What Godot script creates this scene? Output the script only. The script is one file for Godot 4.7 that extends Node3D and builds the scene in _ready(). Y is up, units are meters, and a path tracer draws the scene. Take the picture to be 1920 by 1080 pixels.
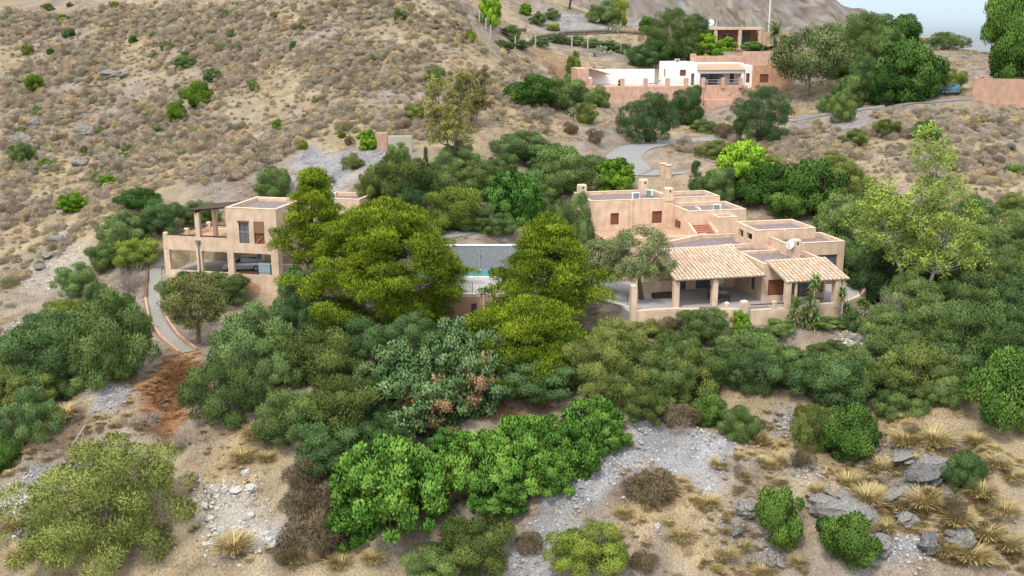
extends Node3D
# A hillside with stucco houses, pines and dry scrub, seen from the air.

var rng := RandomNumberGenerator.new()
var taken := {}
var M := {}
var hgrid := PackedFloat32Array()
const GX0 := -156.0
const GZ0 := -268.0
const GS := 3.0
const GNX := 105
const GNZ := 85
var nz_a := FastNoiseLite.new()
var nz_b := FastNoiseLite.new()
var nz_c := FastNoiseLite.new()
var nz_d := FastNoiseLite.new()
var pads := []
var roads := []
const PATCHES := [
	[-21.21, -121.42, 5.3, 4.96, 0, 1],
	[-25.04, -127, 2.93, 2.65, 0, 1],
	[-15.02, -122.02, 4.38, 5.68, 0, 0.9],
	[-17.28, -125.01, 3.84, 2.84, 0, 1],
	[13.14, -70.23, 3.56, 2.04, 5, 1],
	[10.62, -71.68, 1.97, 1.85, 5, 1],
	[7.88, -69.69, 1.54, 1.06, 5, 1],
	[6.25, -68.4, 1.52, 1.04, 5, 1],
	[4.45, -66.61, 1.56, 1.25, 5, 1],
	[2.9, -64.59, 1.67, 1.13, 5, 1],
	[1.6, -62.71, 1.99, 1.06, 5, 1],
	[13.86, -67.62, 1.12, 1.13, 5, 0.7],
	[25.15, -60.94, 2.07, 1.11, 5, 1],
	[27.06, -65.99, 1.83, 1.32, 7, 0.7],
	[-18.88, -65.94, 3.15, 2.37, 1, 1],
	[-20.66, -68.79, 2.3, 1.34, 1, 0.8],
	[-15.77, -65.13, 1.1, 1.43, 0, 0.7],
	[-34.81, -72.22, 2.2, 1.24, 0, 1],
	[-35.93, -70.49, 1.57, 1.41, 1, 0.7],
	[-32.02, -79.02, 1.93, 2.02, 0, 1],
	[-35.19, -81.09, 1.76, 2.08, 0, 0.6],
	[-28.33, -81.87, 1.86, 2.42, 2, 1],
	[-28.01, -77.95, 2.12, 1.77, 2, 1],
	[-28.43, -86, 1.16, 1.5, 4, 1],
	[-19.58, -72.6, 2.8, 1.97, 3, 1],
	[-20.19, -70.09, 2.33, 0.96, 3, 1],
	[-34.91, -75.73, 2.08, 1.19, 4, 0.6],
	[1.68, -77.23, 1.89, 1.65, 4, 1],
	[8.74, -85.88, 2.76, 1.44, 4, 1],
	[12.52, -86.84, 1.85, 1.24, 3, 0.6],
	[17.8, -76.13, 2.48, 2.1, 3, 1],
	[18.65, -70.8, 1.94, 1.95, 3, 1],
	[10.6, -65.42, 3.65, 1.95, 3, 1],
	[13.04, -62.41, 3.17, 1.35, 3, 1],
	[15.71, -63.59, 2.14, 1.36, 0, 0.5],
	[26.2, -84.28, 1.81, 1.19, 3, 1],
	[20.46, -73.48, 1.2, 1.56, 0, 0.6],
	[20.23, -67.8, 1.5, 1.95, 0, 0.5],
	[26.29, -70.53, 1.55, 1.44, 1, 0.6],
	[32.94, -67.16, 2.22, 2.89, 3, 0.7],
	[27.87, -62.98, 4.23, 2.06, 3, 0.7],
	[-50.74, -139.38, 14.29, 9.67, 3, 0.5],
	[-30.73, -147.96, 11.24, 13.58, 3, 0.4],
	[-21.71, -167.28, 10.02, 12.21, 3, 0.5],
	[-47.16, -119.51, 7.45, 7.4, 3, 0.8],
	[-49.41, -109.27, 4.02, 5.23, 1, 0.5],
	[-51.66, -116.38, 1.52, 1.98, 1, 1],
	[21.4, -193.24, 5.84, 4.4, 3, 0.7],
	[8.75, -193.9, 6.81, 5.38, 6, 0.4],
	[32.35, -143.74, 7.35, 8.46, 3, 0.8],
	[54.2, -143.37, 10.99, 8.25, 3, 0.6],
	[70.14, -155.2, 4.73, 4, 3, 1],
	[51.45, -158.13, 4.02, 4.94, 0, 0.7],
	[45.16, -158.45, 3.23, 4.19, 0, 0.6],
	[51.62, -136.02, 5.58, 4.75, 0, 0.4],
	[9.97, -222.64, 6.65, 5.26, 0, 0.8],
	[16.11, -231.64, 8.05, 8.48, 0, 0.7],
	[-13.09, -77.55, 1.69, 1.4, 6, 0.5],
	[-0.83, -76.35, 1.25, 0.86, 6, 1],
	[-13.98, -70.1, 2.33, 1.92, 4, 0.6],
	[29.58, -85, 1.37, 1.77, 1, 0.6],
	[29.71, -86.93, 1.11, 1.45, 3, 1],
	[53.56, -113.08, 2.35, 2.38, 3, 1],
	[-48.13, -98.22, 1.57, 2.04, 1, 0.4]
]
const PATCH_COL := [Color(0.36, 0.34, 0.345), Color(0.50, 0.46, 0.40), Color(0.36, 0.18, 0.085), Color(0.44, 0.345, 0.21), Color(0.20, 0.135, 0.09), Color(0.385, 0.38, 0.39), Color(0.30, 0.15, 0.085), Color(0.13, 0.135, 0.14)]


class Geo:
	var v := PackedVector3Array()
	var n := PackedVector3Array()
	var c := PackedColorArray()
	var i := PackedInt32Array()
	var col := Color.WHITE

	func tri(a: Vector3, b: Vector3, d: Vector3, na: Vector3, nb: Vector3, nd: Vector3) -> void:
		var k := v.size()
		v.append(a)
		v.append(b)
		v.append(d)
		n.append(na)
		n.append(nb)
		n.append(nd)
		c.append(col)
		c.append(col)
		c.append(col)
		i.append(k)
		if (b - a).cross(d - a).dot(na + nb + nd) > 0.0:
			i.append(k + 2)
			i.append(k + 1)
		else:
			i.append(k + 1)
			i.append(k + 2)

	func face(a: Vector3, b: Vector3, d: Vector3, e: Vector3, nn: Vector3) -> void:
		tri(a, b, d, nn, nn, nn)
		tri(a, d, e, nn, nn, nn)

	func quad(a: Vector3, b: Vector3, d: Vector3, e: Vector3, na: Vector3, nb: Vector3, nd: Vector3, ne: Vector3) -> void:
		tri(a, b, d, na, nb, nd)
		tri(a, d, e, na, nd, ne)

	func box(lo: Vector3, hi: Vector3, r := 0.0) -> void:
		# a box with chamfered, softly shaded edges
		var s := (hi - lo) * 0.5
		var m := (hi + lo) * 0.5
		r = minf(r, minf(s.x, minf(s.y, s.z)) * 0.95)
		var ax := [Vector3.RIGHT, Vector3.UP, Vector3.BACK]
		for a in 3:
			var b := (a + 1) % 3
			var d := (a + 2) % 3
			for sg in [-1.0, 1.0]:
				var q := []
				for t in [[-1, -1], [1, -1], [1, 1], [-1, 1]]:
					q.append(m + ax[a] * sg * s[a] + ax[b] * t[0] * (s[b] - r) + ax[d] * t[1] * (s[d] - r))
				face(q[0], q[1], q[2], q[3], ax[a] * sg)
		if r <= 0.0:
			return
		for a in 3:   # edges along axis a
			var b := (a + 1) % 3
			var d := (a + 2) % 3
			for sb in [-1.0, 1.0]:
				for sd in [-1.0, 1.0]:
					var e: Vector3 = ax[a] * (s[a] - r)
					var p: Vector3 = m + ax[b] * sb * s[b] + ax[d] * sd * (s[d] - r)
					var w: Vector3 = m + ax[b] * sb * (s[b] - r) + ax[d] * sd * s[d]
					quad(p - e, p + e, w + e, w - e, ax[b] * sb, ax[b] * sb, ax[d] * sd, ax[d] * sd)
		for sx in [-1.0, 1.0]:
			for sy in [-1.0, 1.0]:
				for sz in [-1.0, 1.0]:
					var g := Vector3(sx, sy, sz)
					var k := s - Vector3(r, r, r)
					tri(m + Vector3(sx * s.x, sy * k.y, sz * k.z), m + Vector3(sx * k.x, sy * s.y, sz * k.z), m + Vector3(sx * k.x, sy * k.y, sz * s.z), Vector3(g.x, 0, 0), Vector3(0, g.y, 0), Vector3(0, 0, g.z))

	func tube(p: Vector3, q: Vector3, r0: float, r1: float, sides := 6, caps := true) -> void:
		var ax := (q - p).normalized()
		var u := ax.cross(Vector3.UP if absf(ax.y) < 0.9 else Vector3.RIGHT).normalized()
		var w := ax.cross(u)
		for k in sides:
			var a0 := TAU * k / sides
			var a1 := TAU * (k + 1) / sides
			var d0 := u * cos(a0) + w * sin(a0)
			var d1 := u * cos(a1) + w * sin(a1)
			quad(p + d0 * r0, p + d1 * r0, q + d1 * r1, q + d0 * r1, d0, d1, d1, d0)
			if caps:
				tri(p, p + d0 * r0, p + d1 * r0, -ax, -ax, -ax)
				tri(q, q + d0 * r1, q + d1 * r1, ax, ax, ax)

	func path(ps: Array, r0: float, r1: float, sides := 5) -> void:
		for k in ps.size() - 1:
			var a: float = lerpf(r0, r1, float(k) / (ps.size() - 1))
			var b: float = lerpf(r0, r1, float(k + 1) / (ps.size() - 1))
			tube(ps[k], ps[k + 1], a, b, sides, false)

	func prism(poly: PackedVector2Array, y0: float, y1: float) -> void:
		# an upright prism over a polygon of (x, z) points
		var ids := Geometry2D.triangulate_polygon(poly)
		for k in range(0, ids.size(), 3):
			for yy in [[y0, Vector3.DOWN], [y1, Vector3.UP]]:
				var a := poly[ids[k]]
				var b := poly[ids[k + 1]]
				var d := poly[ids[k + 2]]
				tri(Vector3(a.x, yy[0], a.y), Vector3(b.x, yy[0], b.y), Vector3(d.x, yy[0], d.y), yy[1], yy[1], yy[1])
		var cw := Geometry2D.is_polygon_clockwise(poly)
		for k in poly.size():
			var a := poly[k]
			var b := poly[(k + 1) % poly.size()]
			var t := (b - a).normalized()
			var nn := Vector3(-t.y, 0, t.x) * (-1.0 if not cw else 1.0)
			var mid := (a + b) * 0.5 + Vector2(nn.x, nn.z) * 0.01
			if Geometry2D.is_point_in_polygon(mid, poly):
				nn = -nn
			face(Vector3(a.x, y0, a.y), Vector3(b.x, y0, b.y), Vector3(b.x, y1, b.y), Vector3(a.x, y1, a.y), nn)

	func blob(p: Vector3, r: Vector3, noise: FastNoiseLite, rough: float, rings := 7, segs := 10) -> void:
		# a lumpy faceted stone
		var g := []
		for a in rings + 1:
			var row := []
			for b in segs:
				var th := PI * a / rings
				var ph := TAU * b / segs
				var d := Vector3(sin(th) * cos(ph), cos(th), sin(th) * sin(ph))
				var k := 1.0 + rough * noise.get_noise_3dv((p + d * r) * 3.0)
				k += rough * 0.5 * (floorf(absf(noise.get_noise_3dv((p - d * r) * 5.0)) * 6.0) / 3.0 - 0.4)
				row.append(p + d * r * k)
			g.append(row)
		for a in rings:
			for b in segs:
				var q0: Vector3 = g[a][b]
				var q1: Vector3 = g[a][(b + 1) % segs]
				var q2: Vector3 = g[a + 1][(b + 1) % segs]
				var q3: Vector3 = g[a + 1][b]
				for t in [[q0, q1, q2], [q0, q2, q3]]:
					var nn: Vector3 = (t[1] - t[0]).cross(t[2] - t[0])
					if nn.length() > 1e-9:
						nn = nn.normalized()
						if nn.dot((t[0] + t[1] + t[2]) / 3.0 - p) < 0:
							nn = -nn
						tri(t[0], t[1], t[2], nn, nn, nn)

	func done() -> ArrayMesh:
		var a := []
		a.resize(Mesh.ARRAY_MAX)
		a[Mesh.ARRAY_VERTEX] = v
		a[Mesh.ARRAY_NORMAL] = n
		a[Mesh.ARRAY_COLOR] = c
		a[Mesh.ARRAY_INDEX] = i
		var m := ArrayMesh.new()
		m.add_surface_from_arrays(Mesh.PRIMITIVE_TRIANGLES, a)
		return m


# ---------------------------------------------------------------- names and nodes

func numbered(s: String) -> String:
	taken[s] = taken.get(s, 0) + 1
	return s if taken[s] == 1 else "%s_%03d" % [s, taken[s] - 1]


func tag(o: Node, label: String, category: String, group := "", kind := "") -> void:
	if label:
		o.set_meta("label", label)
	if category:
		o.set_meta("category", category)
	if group:
		o.set_meta("group", group)
	if kind:
		o.set_meta("kind", kind)


func thing(called: String, at: Vector3, turn: float, label: String, category: String, group := "") -> Node3D:
	var o := Node3D.new()
	o.name = numbered(called)
	o.position = at
	o.rotation.y = turn
	add_child(o)
	tag(o, label, category, group)
	return o


func part(called: String, m: Mesh, mt: Material, parent: Node, at := Vector3.ZERO, turn := 0.0) -> MeshInstance3D:
	var o := MeshInstance3D.new()
	o.name = called if parent != self else numbered(called)
	o.mesh = m
	o.material_override = mt
	o.position = at
	o.rotation.y = turn
	parent.add_child(o, true)
	return o


func sbox(called: String, lo: Vector3, hi: Vector3, mt: Material, parent: Node, r := 0.06) -> MeshInstance3D:
	var g := Geo.new()
	g.box(lo, hi, r)
	return part(called, g.done(), mt, parent)


# ---------------------------------------------------------------- materials

func noise_tex(seed_: int, freq: float, lo: float, hi: float, oct := 4, tint := Color.WHITE) -> NoiseTexture2D:
	var t := NoiseTexture2D.new()
	var f := FastNoiseLite.new()
	f.seed = seed_
	f.frequency = freq
	f.fractal_octaves = oct
	t.noise = f
	t.width = 512
	t.height = 512
	t.seamless = true
	var gr := Gradient.new()
	gr.set_color(0, Color(lo, lo, lo) * tint)
	gr.set_color(1, Color(hi, hi, hi))
	t.color_ramp = gr
	return t


func bump_tex(seed_: int, freq: float, strength: float) -> NoiseTexture2D:
	var t := NoiseTexture2D.new()
	var f := FastNoiseLite.new()
	f.seed = seed_
	f.frequency = freq
	f.fractal_octaves = 5
	t.noise = f
	t.width = 512
	t.height = 512
	t.seamless = true
	t.as_normal_map = true
	t.bump_strength = strength
	return t


func mat(called: String, c: Color, rough := 0.9, tex: Texture2D = null, scale := 0.2, nrm: Texture2D = null, nscale := 0.5, vc := false) -> StandardMaterial3D:
	var m := StandardMaterial3D.new()
	m.resource_name = called
	m.albedo_color = c.linear_to_srgb()
	m.roughness = rough
	m.metallic_specular = 0.3
	m.vertex_color_use_as_albedo = vc
	if tex or nrm:
		m.uv1_triplanar = true
		m.uv1_world_triplanar = true
		m.uv1_scale = Vector3.ONE * scale
	if tex:
		m.albedo_texture = tex
	if nrm:
		m.normal_enabled = true
		m.normal_texture = nrm
		m.normal_scale = nscale
	M[called] = m
	return m


func leafmat(called: String, c: Color, back := 0.14) -> StandardMaterial3D:
	var m := mat(called, c, 0.75, null, 1.0, null, 0.5, true)
	m.metallic_specular = 0.2
	m.backlight_enabled = back > 0.0
	m.backlight = Color(back, back, back * 0.5)
	return m


func materials() -> void:
	var stain := noise_tex(3, 0.014, 0.82, 1.0, 5, Color(1.0, 0.98, 0.95))
	var fine := noise_tex(4, 0.05, 0.72, 1.0, 5)
	var rough_n := bump_tex(5, 0.06, 3.0)
	mat("stucco", Color(0.805, 0.61, 0.46), 0.95, stain, 0.12, rough_n, 0.35)
	mat("stucco_patch", Color(0.62, 0.36, 0.22), 0.95, stain, 0.2, rough_n, 0.35)
	mat("stucco_pale", Color(0.76, 0.60, 0.47), 0.95, stain, 0.12, rough_n, 0.35)
	mat("stucco_pink", Color(0.72, 0.47, 0.365), 0.95, stain, 0.12, rough_n, 0.35)
	mat("stucco_orange", Color(0.68, 0.41, 0.28), 0.95, stain, 0.12, rough_n, 0.35)
	mat("stucco_salmon", Color(0.60, 0.39, 0.29), 0.95, stain, 0.12, rough_n, 0.35)
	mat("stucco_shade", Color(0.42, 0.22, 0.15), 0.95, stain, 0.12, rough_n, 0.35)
	mat("whitewash", Color(0.86, 0.86, 0.86), 0.9, null, 0.12, rough_n, 0.25)
	mat("roofing", Color(0.31, 0.245, 0.245), 0.95, noise_tex(8, 0.03, 0.7, 1.0, 5), 0.15, rough_n, 0.3)
	mat("terracotta_floor", Color(0.62, 0.42, 0.27), 0.9, fine, 0.3)
	mat("red_steps", Color(0.55, 0.24, 0.17), 0.9, fine, 0.3)
	mat("tile_a", Color(0.77, 0.58, 0.425), 0.9, fine, 0.5)
	mat("tile_b", Color(0.70, 0.505, 0.36), 0.9, fine, 0.5)
	mat("tile_c", Color(0.82, 0.65, 0.50), 0.9, fine, 0.5)
	mat("tile_bed", Color(0.56, 0.42, 0.31), 0.95, fine, 0.5)
	mat("timber", Color(0.17, 0.075, 0.045), 0.7, fine, 0.6)
	mat("shutter", Color(0.30, 0.115, 0.07), 0.6, fine, 0.6)
	mat("dark_timber", Color(0.09, 0.06, 0.045), 0.8, fine, 0.6)
	mat("reed", Color(0.42, 0.25, 0.14), 0.9, fine, 1.2)
	mat("dark_room", Color(0.12, 0.09, 0.08), 0.95)
	mat("iron", Color(0.06, 0.055, 0.055), 0.5)
	mat("white_paint", Color(0.8, 0.8, 0.8), 0.5)
	mat("dish_grey", Color(0.55, 0.58, 0.58), 0.5)
	mat("steel", Color(0.42, 0.42, 0.43), 0.5)
	mat("grille", Color(0.22, 0.28, 0.29), 0.6)
	mat("grey_wall", Color(0.33, 0.325, 0.345), 0.95, noise_tex(21, 0.02, 0.86, 1.0, 4), 0.2, rough_n, 0.3)
	mat("paving", Color(0.46, 0.435, 0.435), 0.9, noise_tex(22, 0.03, 0.85, 1.0, 4), 0.3)
	mat("coping", Color(0.70, 0.68, 0.66), 0.8)
	mat("concrete", Color(0.46, 0.435, 0.40), 0.95, fine, 0.25, rough_n, 0.5)
	mat("pale_path", Color(0.41, 0.39, 0.345), 0.95, fine, 0.2, rough_n, 0.5)
	mat("asphalt", Color(0.36, 0.35, 0.35), 0.95, fine, 0.15, rough_n, 0.3)
	mat("pool_tile", Color(0.17, 0.50, 0.51), 0.5)
	var w := mat("pool_water", Color(0.10, 0.40, 0.43), 0.05)
	w.transparency = BaseMaterial3D.TRANSPARENCY_ALPHA
	w.albedo_color.a = 0.35
	var gl := mat("window_glass", Color(0.10, 0.13, 0.17), 0.08)
	gl.metallic_specular = 0.8
	mat("post_concrete", Color(0.62, 0.56, 0.47), 0.9, fine, 0.5)
	mat("wood_pole", Color(0.33, 0.27, 0.21), 0.9, fine, 0.8)
	mat("bark", Color(0.17, 0.125, 0.09), 0.95, fine, 0.8)
	mat("grey_bark", Color(0.30, 0.27, 0.235), 0.95, fine, 0.8)
	mat("white_bark", Color(0.66, 0.61, 0.56), 0.9, noise_tex(31, 0.03, 0.55, 1.0, 4), 0.8)
	mat("twig", Color(0.31, 0.265, 0.24), 0.95)
	mat("pale_twig", Color(0.50, 0.46, 0.42), 0.95)
	mat("rock", Color(0.42, 0.395, 0.365), 0.95, noise_tex(41, 0.02, 0.45, 1.0, 5), 0.5, bump_tex(42, 0.03, 8.0), 1.0)
	mat("white_rock", Color(0.66, 0.64, 0.61), 0.95, noise_tex(41, 0.02, 0.7, 1.0, 5), 0.5, rough_n, 0.8)
	mat("dark_rock", Color(0.27, 0.265, 0.26), 0.95, noise_tex(41, 0.02, 0.45, 1.0, 5), 0.5, bump_tex(42, 0.03, 8.0), 1.0)
	mat("drystone", Color(0.40, 0.34, 0.28), 0.95, noise_tex(43, 0.05, 0.4, 1.0, 4), 0.6, bump_tex(44, 0.05, 10.0), 1.0)
	var cp := mat("car_paint", Color(0.46, 0.47, 0.49), 0.3)
	cp.metallic = 0.5
	cp.clearcoat_enabled = true
	mat("car_glass", Color(0.02, 0.022, 0.025), 0.08).metallic_specular = 0.7
	mat("rubber", Color(0.025, 0.025, 0.025), 0.8)
	mat("box_blue", Color(0.27, 0.36, 0.40), 0.6)
	mat("linen", Color(0.62, 0.60, 0.57), 0.95)
	mat("yellow_metal", Color(0.80, 0.55, 0.05), 0.5)
	mat("blue_tarp", Color(0.10, 0.22, 0.30), 0.6)
	mat("pot", Color(0.42, 0.12, 0.06), 0.8)
	mat("brown_timber", Color(0.25, 0.15, 0.09), 0.9, fine, 0.6)
	# foliage: vertex colours carry each leaf's own tone, the material the plant's
	for q in ["stucco", "stucco_pale", "stucco_pink", "stucco_orange", "stucco_salmon"]:   # rain streaks run down the walls
		M[q].uv1_scale = Vector3(0.13, 0.07, 0.13)
	for k in 5:
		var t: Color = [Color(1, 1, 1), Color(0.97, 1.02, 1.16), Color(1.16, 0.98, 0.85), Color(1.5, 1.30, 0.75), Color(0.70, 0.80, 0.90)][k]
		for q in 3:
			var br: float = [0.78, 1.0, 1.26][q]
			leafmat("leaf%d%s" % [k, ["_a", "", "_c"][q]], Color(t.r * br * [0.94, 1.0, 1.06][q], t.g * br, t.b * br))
	leafmat("twigs_vc", Color.WHITE, 0.0)
	leafmat("dry", Color.WHITE, 0.12)
	leafmat("dry_tint_b", Color(0.62, 0.60, 0.55), 0.12)
	leafmat("dry_tint_c", Color(1.22, 1.12, 0.85), 0.12)


# ---------------------------------------------------------------- the ground

func tps_grid() -> void:
	var t := [-34.88, -64, -4.36082, -17.17, -63, -25.57264, 0, -62, -16.51013, 16.62, -61, -50.15781, 32.7, -60, -87.68366, -38.83, -73, -50.66360, -28.32, -71, 4.10789, -19.78, -70, 33.57542, -10.08, -70, 2.80476, 0, -69, 25.10655, 9.04, -68, 26.25925, 17.82, -67, 47.73832, 26.33, -66, 34.55084, 34.57, -65, 118.68078, -42.23, -81, 54.49830, -30.66, -79.5, 20.85543, -19.74, -79, -6.96118, -6.86, -79, -11.71317, 5.93, -78, -13.68974, 18.4, -77, -22.16733, 28.67, -76.5, -56.79411, 39.62, -76, 3.29435, -48.31, -94, -10.34950, -39.13, -90, -35.18728, -28.49, -87, 23.95501, -16.98, -88, -1.30888, -5.18, -88, 17.13690, 6.52, -87, -86.56437, 16.4, -85, -35.88808, 30.62, -84, 34.31053, 38.72, -86, -28.51007, 46.14, -90, -22.94681, -54.66, -108, 26.15822, -47.38, -107, -65.04477, -36.38, -103, 31.51155, -41.76, -111, 64.65481, -56.36, -120, -31.85424, -33.27, -114, -37.73705, -38.48, -134, -28.58493, -45.48, -124, 41.88909, -72.86, -148, -6.25231, -58.87, -152, 9.34902, -90.86, -188, -20.84693, -71.29, -187, 1.53225, -47.36, -168, 1.26037, -110.11, -232, -17.26275, -83.41, -222, 5.14568, -57.03, -206, 7.30861, -30.73, -148, -7.45192, -35.14, -176, -40.87778, -23.91, -130, 4.08685, -16.51, -124, -5.32225, -15.35, -114.5, 278.67115, -24.56, -119, 25.39318, -19.9, -152, 10.89698, -23.39, -182, 36.61538, -10.43, -160, 13.59182, -10.33, -190, 66.24532, -1.86, -186, -41.10965, -5.89, -198, 14.30109, 4.34, -218, -36.72247, 21, -222, 29.76162, 9.48, -211, -22.76085, 14.22, -203, 9.40959, 24.41, -203, 27.06025, 3.74, -186, -28.34802, -0.81, -160, -0.54639, 3.02, -149, 5.45490, 2.85, -140, -1.58927, -5.54, -136, -1.21724, -3.89, -126, -23.07348, -4.67, -112, -163.64729, 14.38, -137, -5.13058, 15.16, -128, -4.48892, 5.88, -127, 18.05475, 27.93, -152, -0.61630, 15.65, -182, -19.21340, 22.23, -183, 24.78771, 31.23, -181, -49.25647, 43.25, -178, 31.57554, 48.82, -172, -20.27451, 29.07, -168, 1.88768, 15.45, -160, -4.75882, 61.78, -165, 13.12994, 75.44, -162, -3.59775, 54.89, -188, -5.02718, 49.69, -216, 19.01442, 36.41, -214, -22.51785, 75.26, -215, -8.82558, 86.38, -216, 23.47956, 86.19, -198, -9.12052, 91.38, -190, 15.66270, 30.27, -134, 20.09042, 35.9, -129, -17.03574, 51.61, -136, 3.82392, 66.44, -138, 3.45166, 47.99, -117, -9.61354, 55.29, -113, 13.97848, 38.53, -112, -1.61070, 40.81, -98, 47.97520, 49.55, -100, -10.75125, 16, -95, -39.24870, 20, -109, 14.68442, 15, -113, 13.48010, 8, -116, -19.58333, 10, -89, 148.86655, 24, -92, 31.84024, 30, -100, -38.17651, -3, -101, -101.18161, -12, -101, -41.31844, 4, -99, -16.09788, -3, -93, 2.54850, -12, -93, 21.10220, -3, -106, 159.74556, -12, -107, 121.63087, -30, -104, 3.50927, -26, -102, 123.03085, -25, -100, -136.28114, -34, -101, 5.59225, -30, -111, -27.95653, -18, -111, -279.99640, 0, -50, -6.55661, -60, -50, 12.89597, 60, -50, -21.13144, 0, -30, 5.96238, -70, -30, -7.31583, 70, -30, 8.14807, -100, -80, 0.61347, -100, -130, 2.79932, -120, -190, 15.10858, -140, -235, 3.44679, -90, -262, 4.17292, -20, -262, 13.58692, -50, -225, -4.28009, 70, -80, 10.00839, 80, -110, -4.69270, 90, -140, -5.75329, 100, -165, -0.06141, 110, -190, -2.04644, 120, -225, -1.80892, 110, -262, -6.47326, 60, -262, -9.02132, 20, -262, -3.31850, 20, -232, 4.11976, 40, -228, -6.32668, 60, -225, -3.23245]
	var a := [-6.05766, -13.87001, -19.83862]
	var nn := t.size() / 3
	var px := PackedFloat64Array()
	var pz := PackedFloat64Array()
	var pw := PackedFloat64Array()
	for k in nn:
		px.append(t[k * 3] / 100.0)
		pz.append(t[k * 3 + 1] / 100.0)
		pw.append(t[k * 3 + 2])
	hgrid.resize(GNX * GNZ)
	for j in GNZ:
		for i in GNX:
			var x := (GX0 + i * GS) / 100.0
			var z := (GZ0 + j * GS) / 100.0
			var h: float = a[0] + a[1] * x + a[2] * z
			for k in nn:
				var dx := x - px[k]
				var dz := z - pz[k]
				var r2 := dx * dx + dz * dz
				if r2 > 1e-9:
					h += pw[k] * r2 * log(r2)
			hgrid[j * GNX + i] = h


func cr(a: float, b: float, c: float, d: float, t: float) -> float:
	return b + 0.5 * t * (c - a + t * (2.0 * a - 5.0 * b + 4.0 * c - d + t * (3.0 * (b - c) + d - a)))


func base_height(x: float, z: float) -> float:
	var fx := clampf((x - GX0) / GS, 1.0, GNX - 2.01)
	var fz := clampf((z - GZ0) / GS, 1.0, GNZ - 2.01)
	var i := int(fx)
	var j := int(fz)
	var u := fx - i
	var w := fz - j
	var r := [0.0, 0.0, 0.0, 0.0]
	for k in 4:
		var o := (j - 1 + k) * GNX + i - 1
		r[k] = cr(hgrid[o], hgrid[o + 1], hgrid[o + 2], hgrid[o + 3], u)
	var h := cr(r[0], r[1], r[2], r[3], w)
	# past the mapped ground: hills behind, the valley and the sea elsewhere
	if z < -262.0:
		h = lerpf(h, far_hills(x, z), smoothstep(0.0, 45.0, -262.0 - z))
	var out := maxf(maxf(absf(x) - 150.0, 0.0) if z > -262.0 or x < 0.0 else 0.0, z + 24.0)
	if out > 0.0:
		var target := lerpf(70.0, -100.0, smoothstep(-150.0, 150.0, x)) if z < -40.0 else -100.0
		h = lerpf(h, target, smoothstep(0.0, 420.0, out))
	return h


func far_hills(x: float, z: float) -> float:
	var d := -z
	var crest := 92.0
	var xs := x * 600.0 / maxf(d, 420.0)
	var prof := [[-200.0, 120.0], [60.0, 92.0], [120.0, 62.0], [150.0, 44.0], [163.0, 40.0], [172.0, 39.0], [180.0, 37.5], [184.0, 34.0], [193.0, 33.0], [199.0, 31.0], [206.0, 16.0], [230.0, -10.0], [300.0, -100.0]]
	for k in prof.size() - 1:
		if xs >= prof[k][0] and xs < prof[k + 1][0]:
			crest = lerpf(prof[k][1], prof[k + 1][1], (xs - prof[k][0]) / (prof[k + 1][0] - prof[k][0]))
	if xs >= 300.0:
		crest = -100.0
	var low := lerpf(24.0, 2.0, smoothstep(30.0, 90.0, x * 260.0 / d))
	var h := lerpf(low, crest, pow(smoothstep(300.0, 600.0, d), 0.8))
	h += (1.0 - absf(nz_a.get_noise_2d(x * 0.5, z * 0.5)) * 2.0) * 6.0 * smoothstep(300.0, 420.0, d) * (1.0 - 0.75 * smoothstep(500.0, 600.0, d))
	if d < 480.0:   # a rocky knoll behind the palm
		var k := Vector2((x - 92.0) / 30.0, (d - 315.0) / 40.0).length()
		h = maxf(h, 25.5 - 9.0 * k * k + nz_b.get_noise_2d(x, z) * 1.6)
	if d > 620.0:
		h = lerpf(h, minf(h, -60.0), smoothstep(620.0, 1000.0, d))
	return h


func pad_local(p: Array, x: float, z: float) -> float:
	# distance outside the oriented rectangle [cx, cz, half x, half z, yaw, height, fall]
	var dx: float = x - p[0]
	var dz: float = z - p[1]
	var c := cos(float(p[4]))
	var s := sin(float(p[4]))
	var lx: float = absf(dx * c - dz * s) - p[2]
	var lz: float = absf(dx * s + dz * c) - p[3]
	return maxf(maxf(lx, lz), 0.0) if lx < 0.0 or lz < 0.0 else Vector2(lx, lz).length()


func road_near(x: float, z: float) -> Array:
	# [distance from the edge, height] of the nearest road
	var best := [99.0, 0.0]
	for r in roads:
		var bb: Rect2 = r.box
		if not bb.has_point(Vector2(x, z)):
			continue
		for k in r.p.size() - 1:
			var a: Vector3 = r.p[k]
			var b: Vector3 = r.p[k + 1]
			var ab := Vector2(b.x - a.x, b.z - a.z)
			var t := clampf(Vector2(x - a.x, z - a.z).dot(ab) / ab.length_squared(), 0.0, 1.0)
			var d: float = Vector2(x - a.x - ab.x * t, z - a.z - ab.y * t).length() - r.w
			if d < best[0]:
				best = [d, lerpf(a.y, b.y, t)]
	return best


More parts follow.
